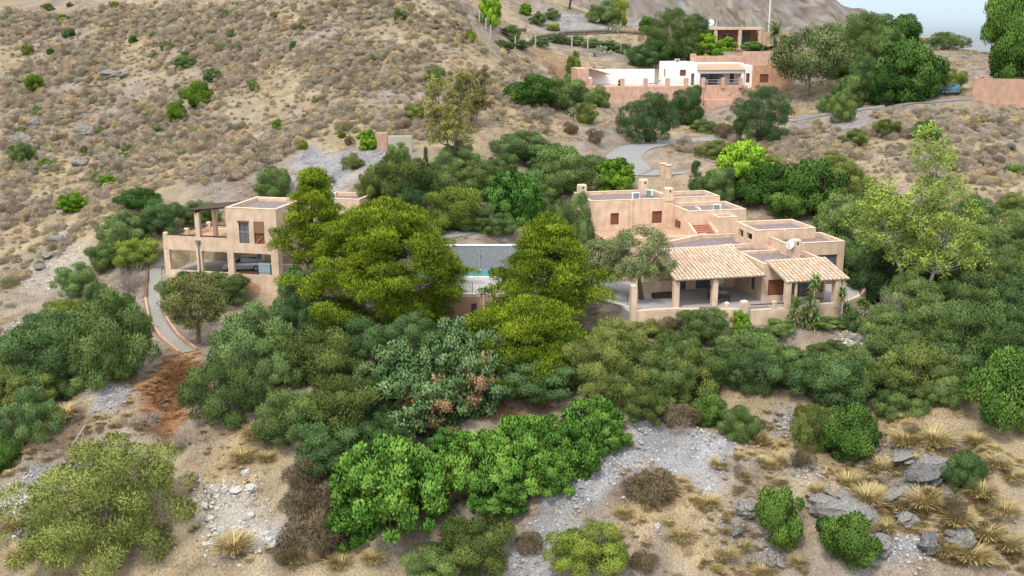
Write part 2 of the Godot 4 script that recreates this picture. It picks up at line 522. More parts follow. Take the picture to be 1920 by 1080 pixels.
func ground(x: float, z: float) -> float:
	var h := base_height(x, z)
	var wild := 1.0
	for p in pads:
		var d := pad_local(p, x, z)
		if d < p[6]:
			var w: float = 1.0 - smoothstep(0.0, p[6], d)
			h = lerpf(h, minf(h, p[5]) if p[7] else p[5], w)
			wild = minf(wild, 1.0 - w)
	var rd := road_near(x, z)
	if rd[0] < 2.5:
		var w := 1.0 - smoothstep(0.3, 2.5, rd[0])
		h = lerpf(h, rd[1] - 0.05, w)
		wild = minf(wild, 1.0 - w)
	if wild > 0.0 and z > -700.0:
		if z > -88.0:   # ribs and small gullies of the near bank
			var rb := 1.0 - absf(nz_a.get_noise_2d(x * 1.5 + 500.0, z * 0.8)) * 2.2
			h += wild * (rb * 1.5 - 0.7) * smoothstep(88.0, 80.0, -z)
		h += wild * (nz_a.get_noise_2d(x, z) * 0.9 + nz_b.get_noise_2d(x, z) * 0.28) * lerpf(1.0, 0.3, smoothstep(125.0, 185.0, -z) * smoothstep(-25.0, 5.0, x))
	return h


func ground_n(x: float, z: float, e := 0.8) -> Vector3:
	return Vector3(ground(x - e, z) - ground(x + e, z), 2.0 * e, ground(x, z - e) - ground(x, z + e)).normalized()


func ground_color(x: float, z: float) -> Color:
	var a := nz_c.get_noise_2d(x, z)
	var b := nz_b.get_noise_2d(x * 1.7 + 300.0, z * 1.7)
	var d := nz_d.get_noise_2d(x, z)
	var straw := Color(0.44, 0.35, 0.225)
	var mauve := Color(0.335, 0.285, 0.245)
	var earth := Color(0.27, 0.21, 0.16)
	var c := straw.lerp(mauve, clampf(0.45 + a * 1.6, 0.0, 1.0))
	c = c.lerp(earth, clampf(b * 1.3, 0.0, 0.7))
	if z < -255.0:
		c = c.lerp(Color(0.25, 0.20, 0.19).lerp(Color(0.30, 0.25, 0.185), clampf(0.5 + a, 0, 1)), smoothstep(255.0, 300.0, -z))
		c = c.lerp(Color(0.25, 0.215, 0.22), smoothstep(430.0, 560.0, -z) * clampf(0.65 + d * 0.8, 0, 1))
		c = c.lerp(Color(0.10, 0.11, 0.06), clampf((b - 0.22) * 6.0, 0.0, 0.75))
		c = c.lerp(Color(0.36, 0.33, 0.31), clampf((nz_c.get_noise_2d(x * 2.2, z * 0.8) - 0.12) * 4.0, 0.0, 0.7))
		return c * (1.0 + d * 0.5) * 1.25
	var wx := x + nz_b.get_noise_2d(x * 2.0, z * 2.0 + 90.0) * 1.7
	var wz := z + nz_b.get_noise_2d(x * 2.0 - 70.0, z * 2.0) * 1.7
	for p in PATCHES:
		var ex: float = (wx - p[0]) / p[2]
		if absf(ex) > 1.3:
			continue
		var ez: float = (wz - p[1]) / p[3]
		var q := ex * ex + ez * ez
		if q < 1.6:
			var w: float = (1.0 - smoothstep(0.55, 1.25, q + d * 0.5)) * p[5]
			c = c.lerp(PATCH_COL[int(p[4])], w)
	var rd := road_near(x, z)
	if rd[0] < 1.6:
		c = c.lerp(Color(0.36, 0.30, 0.24), 0.7 * (1.0 - smoothstep(0.0, 1.6, rd[0])))
	return c * (1.0 + d * 0.5) * 1.3


func axis_steps(stops: Array) -> PackedFloat32Array:
	# stops: [from, to, step] runs
	var r := PackedFloat32Array()
	for s in stops:
		var k := maxi(1, int(round((s[1] - s[0]) / s[2])))
		for i in k:
			r.append(s[0] + (s[1] - s[0]) * i / k)
	r.append(stops[-1][1])
	return r


func build_ground() -> void:
	var xs := axis_steps([[-2400, -700, 400], [-700, -220, 60], [-220, -90, 3], [-90, 100, 0.8], [100, 240, 3], [240, 700, 46], [700, 2400, 400]])
	var zs := axis_steps([[-2400, -1000, 350], [-1000, -660, 30], [-660, -300, 5], [-300, -215, 2.2], [-215, -130, 1.2], [-130, -56, 0.6], [-56, -30, 4], [-30, 60, 20], [60, 1500, 360]])
	var nx := xs.size()
	var nz := zs.size()
	var v := PackedVector3Array()
	var c := PackedColorArray()
	var n := PackedVector3Array()
	var id := PackedInt32Array()
	v.resize(nx * nz)
	c.resize(nx * nz)
	n.resize(nx * nz)
	for j in nz:
		for i in nx:
			var x := xs[i]
			var z := zs[j]
			v[j * nx + i] = Vector3(x, ground(x, z), z)
			c[j * nx + i] = ground_color(x, z)
	for j in nz:
		for i in nx:
			var l := v[j * nx + maxi(i - 1, 0)]
			var r := v[j * nx + mini(i + 1, nx - 1)]
			var u := v[maxi(j - 1, 0) * nx + i]
			var d := v[mini(j + 1, nz - 1) * nx + i]
			n[j * nx + i] = (d - u).cross(r - l).normalized()
	for j in nz - 1:
		for i in nx - 1:
			var k := j * nx + i
			id.append_array([k, k + 1, k + nx, k + 1, k + nx + 1, k + nx])
	var a := []
	a.resize(Mesh.ARRAY_MAX)
	a[Mesh.ARRAY_VERTEX] = v
	a[Mesh.ARRAY_NORMAL] = n
	a[Mesh.ARRAY_COLOR] = c
	a[Mesh.ARRAY_INDEX] = id
	var m := ArrayMesh.new()
	m.add_surface_from_arrays(Mesh.PRIMITIVE_TRIANGLES, a)
	var gm := mat("soil", Color.WHITE, 0.97, noise_tex(61, 0.045, 0.55, 1.0, 5), 0.22, bump_tex(62, 0.05, 9.0), 1.0, true)
	gm.albedo_color = Color(1.0, 1.0, 1.0)
	gm.metallic_specular = 0.15
	var o := part("terrain", m, gm, self)
	tag(o, "dry hillside ground with straw, scree and bare earth", "ground", "", "structure")


func strip(called: String, ps: Array, half: float, mt: Material, label: String, lift := 0.03) -> void:
	var g := Geo.new()
	var bp := ps
	for k in bp.size() - 1:
		var d: Vector3 = (bp[mini(k + 1, bp.size() - 1)] - bp[maxi(k - 1, 0)]).normalized()
		var d2: Vector3 = (bp[mini(k + 2, bp.size() - 1)] - bp[k]).normalized()
		var s := Vector3(-d.z, 0, d.x).normalized() * half
		var s2 := Vector3(-d2.z, 0, d2.x).normalized() * half
		var up := Vector3.UP * lift
		g.quad(bp[k] - s + up, bp[k] + s + up, bp[k + 1] + s2 + up, bp[k + 1] - s2 + up, Vector3.UP, Vector3.UP, Vector3.UP, Vector3.UP)
	tag(part(called, g.done(), mt, self), label, "road", "", "structure")


func add_road(called: String, flat: Array, half: float, mt: Material, label: String) -> void:
	var ps := []
	var bb := Rect2(flat[0], Vector2.ZERO)
	var cv := Curve3D.new()
	for k in flat.size():
		var t: Vector2 = (flat[mini(k + 1, flat.size() - 1)] - flat[maxi(k - 1, 0)]) * 0.2
		cv.add_point(Vector3(flat[k].x, base_height(flat[k].x, flat[k].y), flat[k].y), -Vector3(t.x, 0, t.y), Vector3(t.x, 0, t.y))
	cv.bake_interval = 1.5
	for q in cv.get_baked_points():
		ps.append(q)
		bb = bb.expand(Vector2(q.x, q.z))
	roads.append({"p": ps, "w": half, "box": bb.grow(half + 3.0), "called": called, "mat": mt, "label": label})


# ---------------------------------------------------------------- plants

func rdir() -> Vector3:
	var y := rng.randf_range(-1.0, 1.0)
	var a := rng.randf() * TAU
	var r := sqrt(1.0 - y * y)
	return Vector3(r * cos(a), y, r * sin(a))


func leaves(blobs: Array, o: Dictionary) -> ArrayMesh:
	# blobs: [centre, radii, tone]; many leaf-sized faces spread over and through each
	var v := PackedVector3Array()
	var n := PackedVector3Array()
	var c := PackedColorArray()
	var id := PackedInt32Array()
	var ll: float = o.len
	var lw: float = o.wid
	var outw: float = o.get("out", 1.0)
	var ran: float = o.get("ran", 0.7)
	var upw: float = o.get("up", 0.0)
	var inner: float = o.get("inner", 0.55)
	var floor_y: float = o.get("floor", 0.0)
	var c1: Color = o.c1
	var c2: Color = o.c2
	for bl in blobs:
		var bc: Vector3 = bl[0]
		var br: Vector3 = bl[1]
		var tone: float = bl[2]
		var away := Vector3(bc.x, bc.y - 0.3, bc.z).normalized()
		var bcol := c1.lerp(c2, tone)
		for k in int(o.per * bl[3]):
			var d := rdir()
			if d.dot(away) < -0.55 and rng.randf() < 0.8:
				d = -d
			var p := bc + d * br * rng.randf_range(inner, 1.06)
			if p.y < floor_y:
				continue
			var ax := (d * outw + rdir() * ran + Vector3.UP * upw).normalized()
			var sd := ax.cross(d + rdir() * 0.8)
			if sd.length_squared() < 1e-4:
				continue
			sd = sd.normalized()
			var nn := sd.cross(ax)
			var sn := d * 0.9 + Vector3.UP * 0.25
			if nn.dot(sn) < 0.0:
				nn = -nn
			sn = (sn + nn * 0.9).normalized()
			var l := ll * rng.randf_range(0.65, 1.25)
			var w := sd * lw * rng.randf_range(0.7, 1.2) * 0.5
			var q := v.size()
			v.append(p)
			v.append(p + ax * l * 0.5 + w)
			v.append(p + ax * l)
			v.append(p + ax * l * 0.5 - w)
			var cc := bcol.lerp(c1 if rng.randf() < 0.5 else c2, rng.randf() * 0.4) * rng.randf_range(0.8, 1.2)
			if o.has("c3") and rng.randf() < bl[4]:
				cc = (o.c3 as Color).lerp(o.c4, rng.randf()) * rng.randf_range(0.7, 1.2)
			for t in 4:
				n.append(sn)
				c.append(cc)
			if (v[q + 1] - v[q]).cross(v[q + 2] - v[q]).dot(sn) > 0.0:
				id.append_array([q, q + 2, q + 1, q, q + 3, q + 2])
			else:
				id.append_array([q, q + 1, q + 2, q, q + 2, q + 3])
	var a := []
	a.resize(Mesh.ARRAY_MAX)
	a[Mesh.ARRAY_VERTEX] = v
	a[Mesh.ARRAY_NORMAL] = n
	a[Mesh.ARRAY_COLOR] = c
	a[Mesh.ARRAY_INDEX] = id
	var m := ArrayMesh.new()
	m.add_surface_from_arrays(Mesh.PRIMITIVE_TRIANGLES, a)
	return m


func dome(count: int, br: float, lump: float, squash := 1.0) -> Array:
	# clump centres over an uneven dome of unit radius whose base is the ground; height 1
	var r := []
	for k in count:
		var d := rdir()
		d.y = absf(d.y) * 1.1 - 0.12 if rng.randf() < 0.72 else -absf(d.y) * 0.75
		d = d.normalized()
		var k2 := (rng.randf_range(0.48, 0.80) + lump * (rng.randf() - 0.3)) * (1.0 if d.y > 0.0 else 0.82)
		k2 = minf(k2, 0.92)
		var s := br * rng.randf_range(0.65, 1.35)
		r.append([Vector3(d.x * k2, maxf(0.42 + d.y * 0.52 * k2 / 0.7, 0.13) * squash, d.z * k2), Vector3(s, s * 0.55, s), rng.randf(), (s / br) * (s / br), 0.0])
	for k in 4:
		r.append([Vector3(rng.randf_range(-0.3, 0.3), rng.randf_range(0.3, 0.62), rng.randf_range(-0.3, 0.3)), Vector3(0.4, 0.3, 0.4), rng.randf(), 1.0, 0.0])
	return r


func stem_mesh(count: int, thick: float, top := 0.7) -> ArrayMesh:
	var g := Geo.new()
	for k in count:
		var a := TAU * (k + rng.randf()) / count
		var r := rng.randf_range(0.25, 0.6)
		var mid := Vector3(cos(a) * r * 0.4, top * 0.45, sin(a) * r * 0.4) + rdir() * 0.05
		g.path([Vector3(cos(a), 0, sin(a)) * 0.05 - Vector3.UP * 0.08, mid, Vector3(cos(a) * r, top * rng.randf_range(0.8, 1.1), sin(a) * r)], thick, thick * 0.3, 4)
	return g.done()


var kinds := {}

func make_kinds() -> void:
	# each kind: list of [foliage mesh, stems mesh] for large and small plants
	var green1 := Color(0.075, 0.118, 0.038)
	var green2 := Color(0.20, 0.285, 0.085)
	var f := {"len": 0.13, "wid": 0.030, "per": 300, "c1": green1, "c2": green2, "out": 0.45, "ran": 0.9, "up": 0.25}
	kinds["fea"] = {"big": [], "small": [], "name": "shrub", "mat": "leaf"}
	for k in 5:
		f.per = 620
		f.len = 0.070
		f.wid = 0.0165
		kinds.fea.big.append([leaves(dome(46, 0.23, 0.55), f), stem_mesh(16, 0.016, 0.92)])
	for k in 3:
		f.per = 300
		f.len = 0.16
		f.wid = 0.04
		kinds.fea.small.append([leaves(dome(14, 0.36, 0.3), f), stem_mesh(4, 0.04)])
	kinds.fea["huge"] = []
	for k in 2:
		f.per = 400
		f.len = 0.042
		f.wid = 0.0105
		kinds.fea.huge.append([leaves(dome(120, 0.155, 0.5), f), stem_mesh(22, 0.010, 0.92)])
	kinds["len"] = {"big": [], "small": [], "name": "glossy_bush", "mat": "leaf"}
	var l := {"len": 0.085, "wid": 0.055, "per": 300, "c1": Color(0.042, 0.098, 0.02), "c2": Color(0.135, 0.225, 0.045), "out": 0.5, "ran": 0.8, "up": 0.2}
	for k in 3:
		l.per = 560
		l.len = 0.060
		l.wid = 0.038
		kinds.len.big.append([leaves(dome(34, 0.27, 0.25), l), stem_mesh(5, 0.035)])
	for k in 2:
		l.per = 130
		l.len = 0.17
		l.wid = 0.11
		kinds.len.small.append([leaves(dome(14, 0.36, 0.25), l), stem_mesh(4, 0.04)])
	kinds["bri"] = {"big": [], "small": [], "name": "leafy_bush", "mat": "leaf"}
	var b := {"len": 0.11, "wid": 0.075, "per": 150, "c1": Color(0.06, 0.155, 0.024), "c2": Color(0.215, 0.385, 0.07), "out": 0.6, "ran": 0.7, "up": 0.45}
	for k in 3:
		b.per = 270
		b.len = 0.066
		b.wid = 0.044
		kinds.bri.big.append([leaves(dome(92, 0.15, 0.6), b), stem_mesh(5, 0.035)])
	kinds.bri.small = kinds.bri.big
	kinds["vin"] = {"big": [], "small": [], "name": "creeper", "mat": "leaf"}
	var w := {"len": 0.075, "wid": 0.052, "per": 210, "c1": Color(0.065, 0.13, 0.045), "c2": Color(0.19, 0.275, 0.115), "c3": Color(0.34, 0.11, 0.065), "c4": Color(0.42, 0.30, 0.18), "out": 0.5, "ran": 0.8, "up": 0.3}
	for k in 4:
		var d := dome(64, 0.19, 0.45)
		for q in d:
			q[4] = (0.75 if rng.randf() < 0.2 else 0.02) if k > 1 else (0.5 if rng.randf() < 0.05 else 0.01)
		kinds.vin.big.append([leaves(d, w), stem_mesh(6, 0.03)])
	kinds.vin.small = kinds.vin.big
	kinds["red"] = {"big": [], "small": [], "name": "creeper", "mat": "leaf"}
	var rd := w.duplicate()
	rd.c1 = Color(0.14, 0.13, 0.07)
	rd.c2 = Color(0.26, 0.17, 0.09)
	var d2 := dome(40, 0.24, 0.4)
	for q in d2:
		q[4] = 0.85 if rng.randf() < 0.55 else 0.1
	kinds.red.big.append([leaves(d2, rd), stem_mesh(6, 0.03)])
	kinds.red.small = kinds.red.big
	kinds["brn"] = {"big": [], "small": [], "name": "dry_bush", "mat": "dry"}
	var br := {"len": 0.17, "wid": 0.02, "per": 330, "c1": Color(0.12, 0.095, 0.055), "c2": Color(0.24, 0.19, 0.115), "out": 0.8, "ran": 0.7, "up": 0.3}
	for k in 3:
		kinds.brn.big.append([leaves(dome(16, 0.34, 0.25), br), stem_mesh(6, 0.03)])
	kinds.brn.small = kinds.brn.big
	kinds["gry"] = {"big": [], "small": [], "name": "grey_scrub", "mat": "dry"}
	var gy := {"len": 0.17, "wid": 0.032, "per": 130, "c1": Color(0.285, 0.235, 0.18), "c2": Color(0.54, 0.455, 0.35), "out": 0.9, "ran": 0.7, "up": 0.2}
	for k in 6:
		kinds.gry.big.append([leaves(dome(12, 0.38, 0.25), gy), null])
	kinds["dead"] = {"big": [], "small": [], "name": "dead_bush", "mat": "twigs_vc"}
	for k in 2:
		var g := Geo.new()
		for q in 46:
			g.col = Color(0.30, 0.26, 0.235) * rng.randf_range(0.8, 1.3) if k == 0 else Color(0.46, 0.42, 0.385) * rng.randf_range(0.8, 1.2)
			var d := rdir()
			d.y = absf(d.y) + 0.15
			var p := d.normalized() * Vector3(0.75, 0.7, 0.75)
			var p2 := p + (d + rdir() * 0.9) * 0.28
			g.path([Vector3(d.x * 0.06, 0, d.z * 0.06), p * 0.5 + rdir() * 0.07, p, p2], 0.022, 0.006, 3)
			for t in 3:
				g.path([p * rng.randf_range(0.55, 1.0), p + (d + rdir() * 1.2) * rng.randf_range(0.15, 0.35)], 0.010, 0.004, 3)
		kinds.dead.big.append([g.done(), null])
	kinds.dead.small = kinds.dead.big
	kinds["tus"] = {"big": [], "small": [], "name": "straw_tussock", "mat": "dry"}
	for k in 4:
		kinds.tus.big.append([tussock(620, Color(0.34, 0.265, 0.115), Color(0.58, 0.47, 0.24)), null])
	kinds["cyp"] = {"big": [], "small": [], "name": "cypress", "mat": "leaf"}
	var col := []
	for k in 60:
		var y := rng.randf()
		var r := 0.75 * (1.0 - pow(y, 2.2)) * smoothstep(-0.15, 0.15, y) + 0.08
		var a := rng.randf() * TAU
		col.append([Vector3(cos(a) * r * 0.6, 0.04 + y * 0.92, sin(a) * r * 0.6), Vector3(0.42, 0.06, 0.42), rng.randf(), 1.0, 0.0])
	var cy := {"len": 0.07, "wid": 0.05, "per": 60, "c1": Color(0.03, 0.07, 0.02), "c2": Color(0.08, 0.15, 0.045), "out": 0.4, "ran": 0.4, "up": 1.2}
	kinds.cyp.big.append([leaves(col, cy), stem_mesh(2, 0.05)])
	kinds.cyp.small = kinds.cyp.big


func tussock(count: int, c1: Color, c2: Color, width := 0.016) -> ArrayMesh:
	# a cushion of arching straws
	var g := Geo.new()
	for k in count:
		var a := rng.randf() * TAU
		var tilt := pow(rng.randf(), 0.8) * 0.85
		var d := Vector3(cos(a) * tilt, 1.15 - tilt * 0.75, sin(a) * tilt).normalized()
		var root := Vector3(cos(a), 0, sin(a)) * sqrt(rng.randf()) * 0.55
		var l := rng.randf_range(0.35, 0.85)
		var p1 := root + d * l * 0.55
		var p2 := p1 + (d + Vector3(cos(a) * 0.4, -0.55, sin(a) * 0.4)).normalized() * l * 0.5
		var s := Vector3(-sin(a), 0, cos(a)) * width
		g.col = c1.lerp(c2, rng.randf()) * rng.randf_range(0.8, 1.15)
		var nn := (d.cross(s).normalized())
		if nn.y < 0:
			nn = -nn
		nn = (nn + Vector3.UP * 0.5 + Vector3(cos(a), 0, sin(a)) * 0.3).normalized()
		g.quad(root - s * 0.6, root + s * 0.6, p1 + s, p1 - s, nn, nn, nn, nn)
		g.tri(p1 - s, p1 + s, p2, nn, nn, nn)
	return g.done()


func plant(kind: String, x: float, z: float, rx: float, h: float, tint: int, label: String, cat: String, group: String) -> Node3D:
	var kd: Dictionary = kinds[kind]
	var pool: Array = kd.big if rx > 1.25 or kd.small.is_empty() else kd.small
	if kd.has("huge") and rx > 4.3:
		pool = kd.huge
	var pick: Array = pool[rng.randi() % pool.size()]
	if kind == "vin" or kind == "dead":
		pick = pool[mini(tint * (2 if kind == "vin" else 1) + (rng.randi() % 2 if kind == "vin" else 0), pool.size() - 1)]
	var y := ground(x, z)
	var nname: String = kd.name
	if cat == "tree":
		nname = "broadleaf_tree"
	elif cat == "palm" or cat == "hedge":
		nname = cat
	if z > -92.0 and kind in ["fea", "vin"]:   # the near thickets close up
		rx *= 1.24
		h *= 1.12
	elif z > -92.0 and kind == "brn":
		rx *= 1.4
	elif z > -92.0 and kind in ["len", "bri"]:
		rx *= 1.2
		h *= 1.12
	elif z < -92.0 and z > -124.0 and x > -30.0 and kind in ["fea", "len", "bri"]:
		rx *= 1.2
		h *= 1.1
	var bb: AABB = pick[0].get_aabb()
	var fit := Vector3(rx / maxf(maxf(-bb.position.x, bb.end.x), maxf(-bb.position.z, bb.end.z)) * 1.06, h / bb.end.y, 1.0)
	fit.z = fit.x
	var o := thing(nname, Vector3(x, y - 0.12 * minf(h, 2.0), z), rng.randf() * TAU, label, cat, group)
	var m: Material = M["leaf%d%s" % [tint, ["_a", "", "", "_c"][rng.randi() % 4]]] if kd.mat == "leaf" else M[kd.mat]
	if kind in ["vin", "red"]:
		m = M["leaf0"]
	var fo := part("foliage" if kind != "dead" else "twigs", pick[0], m, o)
	fo.scale = fit
	if pick[1]:
		var st := part("trunk" if cat == "tree" else "stems", pick[1], M.bark, o)
		st.scale = fit
	return o


func pine(called: String, x: float, z: float, y: float, rx: float, h: float, low: float, top_pow: float, seed_: int, label: String, lean := Vector2.ZERO, count := 120) -> void:
	# trunk, limbs and cushions of upturned needle tufts
	rng.seed = seed_
	var o := thing(called, Vector3(x, y, z), 0.0, label, "pine tree")
	var blobs := []
	var g := Geo.new()
	var trunk := []
	for k in 7:
		var t := k / 6.0
		trunk.append(Vector3(lean.x * t + sin(t * 5.0 + seed_) * 0.25, h * 0.9 * t - 0.4, lean.y * t + cos(t * 4.0 + seed_) * 0.25))
	g.path(trunk, 0.34, 0.06, 8)
	var limbs := Geo.new()
	for k in count:
		var t := (k + 0.5) / count
		var yf := low + (1.0 - low) * pow(t, 0.9)
		var prof := pow(maxf(1.0 - pow(yf, top_pow), 0.0), 0.65) * (0.55 + 0.45 * smoothstep(low - 0.05, low + 0.22, yf))
		var a := k * 2.39996 + rng.randf() * 0.6
		# uneven outline: whole sectors reach out or stay in
		var reach := 0.80 + 0.26 * sin(a * 2.0 + seed_) * cos(yf * 9.0 + seed_) + 0.14 * sin(a * 5.0 + yf * 14.0)
		var rr := rx * prof * reach * sqrt(rng.randf_range(0.30, 1.0))
		var s := rng.randf_range(0.75, 1.35) * (0.72 + 0.05 * rx)
		var p := Vector3(cos(a) * rr + lean.x * yf, yf * h - s * 0.3 + rng.randf_range(-0.3, 0.3), sin(a) * rr + lean.y * yf)
		var tone := pow(rng.randf(), 1.3) * 0.65
		for q in 9:   # tufts side by side on the cushion
			var aa := q * 2.39996
			var er := sqrt((q + 0.3) / 9.0) * s * 0.95
			var e := p + Vector3(cos(aa) * er, s * 0.32 * (1.0 - er / s) + rng.randf_range(-0.12, 0.12) * s, sin(aa) * er)
			var ts := s * rng.randf_range(0.30, 0.48)
			blobs.append([e, Vector3(ts, ts * 0.8, ts), tone + rng.randf() * 0.35, ts * ts * 4.0, 0.0])
		if k % 2 == 0:
			var tb := clampf(yf - 0.12, 0.05, 0.9) * 6.0 / 0.9
			var k0 := clampi(int(tb), 0, 5)
			var b0: Vector3 = trunk[k0].lerp(trunk[k0 + 1], tb - k0)
			limbs.path([b0, b0.lerp(p, 0.55) + Vector3(0, -0.25, 0), p], 0.09, 0.025, 5)
	var lf := {"len": 0.24, "wid": 0.06, "per": 150, "c1": Color(0.045, 0.092, 0.012), "c2": Color(0.34, 0.43, 0.034), "out": 1.0, "ran": 0.3, "up": 0.5, "inner": 0.35, "floor": -99.0}
	part("crown", leaves(blobs, lf), M.leaf0, o)
	part("trunk", g.done(), M.bark, o)
	part("limbs", limbs.done(), M.bark, o)


func gum_tree(called: String, x: float, z: float, y: float, h: float, rx: float, seed_: int, label: String, bark: String, c1: Color, c2: Color, forks: Array, per := 60.0) -> void:
	# forks: trunks as lists of points in units of (rx, h, rx)
	rng.seed = seed_
	var o := thing(called, Vector3(x, y, z), 0.0, label, "gum tree")
	var blobs := []
	for fk in forks:
		var g := Geo.new()
		var ps := []
		for q in fk:
			ps.append(Vector3(q.x * rx, q.y * h, q.z * rx))
		g.path(ps, 0.21 * h / 14.0, 0.04, 7)
		part("trunk", g.done(), M[bark], o)
		var lg := Geo.new()
		for k in 40:
			var t := rng.randf_range(0.30, 1.0)
			var f := t * (ps.size() - 1)
			var i0 := mini(int(f), ps.size() - 2)
			var b: Vector3 = ps[i0].lerp(ps[i0 + 1], f - i0)
			var a := rng.randf() * TAU
			var r := rng.randf_range(0.15, 0.72) * rx * (1.25 - 0.7 * t)
			var e := b + Vector3(cos(a) * r, rng.randf_range(0.02, 0.14) * h, sin(a) * r)
			lg.path([b, b.lerp(e, 0.5) + Vector3(0, -0.2, 0), e], 0.06, 0.015, 4)
			for q in 3:
				var s := rng.randf_range(0.55, 1.0) * rx * 0.17
				blobs.append([e + rdir() * s * 0.9, Vector3(s, s * 0.75, s), rng.randf(), 1.0, 0.0])
		part("limbs", lg.done(), M[bark], o)
	var lf := {"len": 0.26 + rx * 0.012, "wid": 0.075 + rx * 0.003, "per": per, "c1": c1, "c2": c2, "out": 0.5, "ran": 0.7, "up": -0.35, "inner": 0.2, "floor": -99.0}
	part("crown", leaves(blobs, lf), M.leaf0, o)


func yucca(at: Vector3, h: float, heads: Array, label: String) -> void:
	# heads: [x, y, size, skirt] rosettes of sword leaves on a cane
	var o := thing("yucca", at, 0.0, label, "yucca")
	var st := Geo.new()
	for k in heads.size():
		var hd: Array = heads[k]
		st.path([Vector3(hd[0] * 0.3, -0.2, 0), Vector3(hd[0] * 0.8, hd[1] * 0.5, 0.1), Vector3(hd[0], hd[1], 0)], 0.10, 0.07, 6)
		var g := Geo.new()
		for q in int(90 * (1.0 + hd[3])):
			var a := q * 2.39996
			var t := rng.randf()
			var tilt := rng.randf_range(-0.35, 1.2)
			var d := Vector3(cos(a) * cos(tilt), sin(tilt), sin(a) * cos(tilt))
			var b := Vector3(hd[0], hd[1] - t * hd[3] * hd[2] * 1.6, 0)
			var l: float = hd[2] * rng.randf_range(0.75, 1.1)
			var s := d.cross(Vector3.UP).normalized() * 0.045
			var dead: bool = t * hd[3] > 0.75 and rng.randf() < 0.6
			g.col = (Color(0.46, 0.36, 0.17) if dead else Color(0.10, 0.18, 0.045).lerp(Color(0.26, 0.36, 0.11), rng.randf()))
			var nn := s.cross(d).normalized()
			if nn.y < 0:
				nn = -nn
			var p1 := b + d * l * 0.6
			var p2 := b + d * l + Vector3.DOWN * l * 0.12
			g.quad(b - s, b + s, p1 + s, p1 - s, nn, nn, nn, nn)
			g.tri(p1 - s, p1 + s, p2, nn, nn, nn)
		part("rosette", g.done(), M.leaf0, o)
	part("stem", st.done(), M.pale_twig, o)


func palm(at: Vector3, h: float, r: float, label: String) -> void:
	var o := thing("palm_tree", at, 0.0, label, "palm")
	var st := Geo.new()
	st.path([Vector3(0, -0.3, 0), Vector3(0.1, h * 0.5, 0), Vector3(0, h, 0)], 0.42, 0.34, 8)
	part("trunk", st.done(), M.bark, o)
	var g := Geo.new()
	for k in 58:
		var a := k * 2.39996
		var el := lerpf(1.35, -0.35, k / 57.0)
		var d := Vector3(cos(a) * cos(el), sin(el), sin(a) * cos(el))
		var prev := Vector3(0, h, 0)
		for q in 7:
			var t := (q + 1) / 7.0
			var p := Vector3(0, h, 0) + d * r * t + Vector3.DOWN * r * 0.42 * t * t
			var ax := (p - prev).normalized()
			var s := ax.cross(Vector3.UP).normalized()
			for sd in [-1.0, 1.0]:
				for e in 3:
					var b0 := prev.lerp(p, e / 3.0)
					var tip: Vector3 = b0 + (s * sd * 0.9 + ax * 0.7 + Vector3.UP * 0.2).normalized() * r * 0.2 * (1.15 - t * 0.7)
					g.col = Color(0.10, 0.17, 0.05).lerp(Color(0.28, 0.35, 0.12), rng.randf()) if el > -0.15 else Color(0.22, 0.19, 0.10)
					var nn: Vector3 = Vector3(0, 1, 0) * 0.6 + s * sd * 0.2 + d * 0.3
					nn = nn.normalized()
					g.tri(b0 - ax * 0.05, b0 + ax * 0.05, tip, nn, nn, nn)
			prev = p
	part("fronds", g.done(), M.leaf0, o)


func prickly_pear(at: Vector3, r: float, h: float, label: String, pads_n := 40) -> void:
	var o := thing("prickly_pear", at, rng.randf() * TAU, label, "cactus", "")
	var g := Geo.new()
	for k in pads_n:
		var p := Vector3(rng.randf_range(-1, 1) * r, rng.randf_range(0.1, 1.0) * h, rng.randf_range(-1, 1) * r * 0.7)
		var u := (Vector3.UP + rdir() * 0.6).normalized()
		var w := u.cross(rdir()).normalized()
		var nn := u.cross(w)
		g.col = Color(0.14, 0.185, 0.105).lerp(Color(0.30, 0.34, 0.22), rng.randf())
		var s := rng.randf_range(0.17, 0.28)
		for sd in [-1.0, 1.0]:
			var c0: Vector3 = p + nn * 0.035 * sd
			for q in 8:
				var a := TAU * q / 8
				var b := TAU * (q + 1) / 8
				g.tri(c0, p + (u * cos(a) * 1.25 + w * sin(a) * 0.85) * s, p + (u * cos(b) * 1.25 + w * sin(b) * 0.85) * s, nn * sd, nn * sd, nn * sd)
	part("pads", g.done(), M.leaf0, o)


func agave(at: Vector3, r: float, label: String) -> void:
	var o := thing("agave", at, rng.randf() * TAU, label, "agave")
	var g := Geo.new()
	for k in 26:
		var a := k * 2.39996
		var el := lerpf(1.3, 0.15, k / 25.0)
		var d := Vector3(cos(a) * cos(el), sin(el), sin(a) * cos(el))
		var s := d.cross(Vector3.UP).normalized() * 0.09 * r
		var nn := s.cross(d).normalized()
		if nn.y < 0:
			nn = -nn
		g.col = Color(0.17, 0.24, 0.21) * rng.randf_range(0.85, 1.2)
		var p1 := d * r * 0.55
		g.quad(-s * 0.6, s * 0.6, p1 + s, p1 - s, nn, nn, nn, nn)
		g.tri(p1 - s, p1 + s, d * r, nn, nn, nn)
	part("leaves", g.done(), M.leaf0, o)


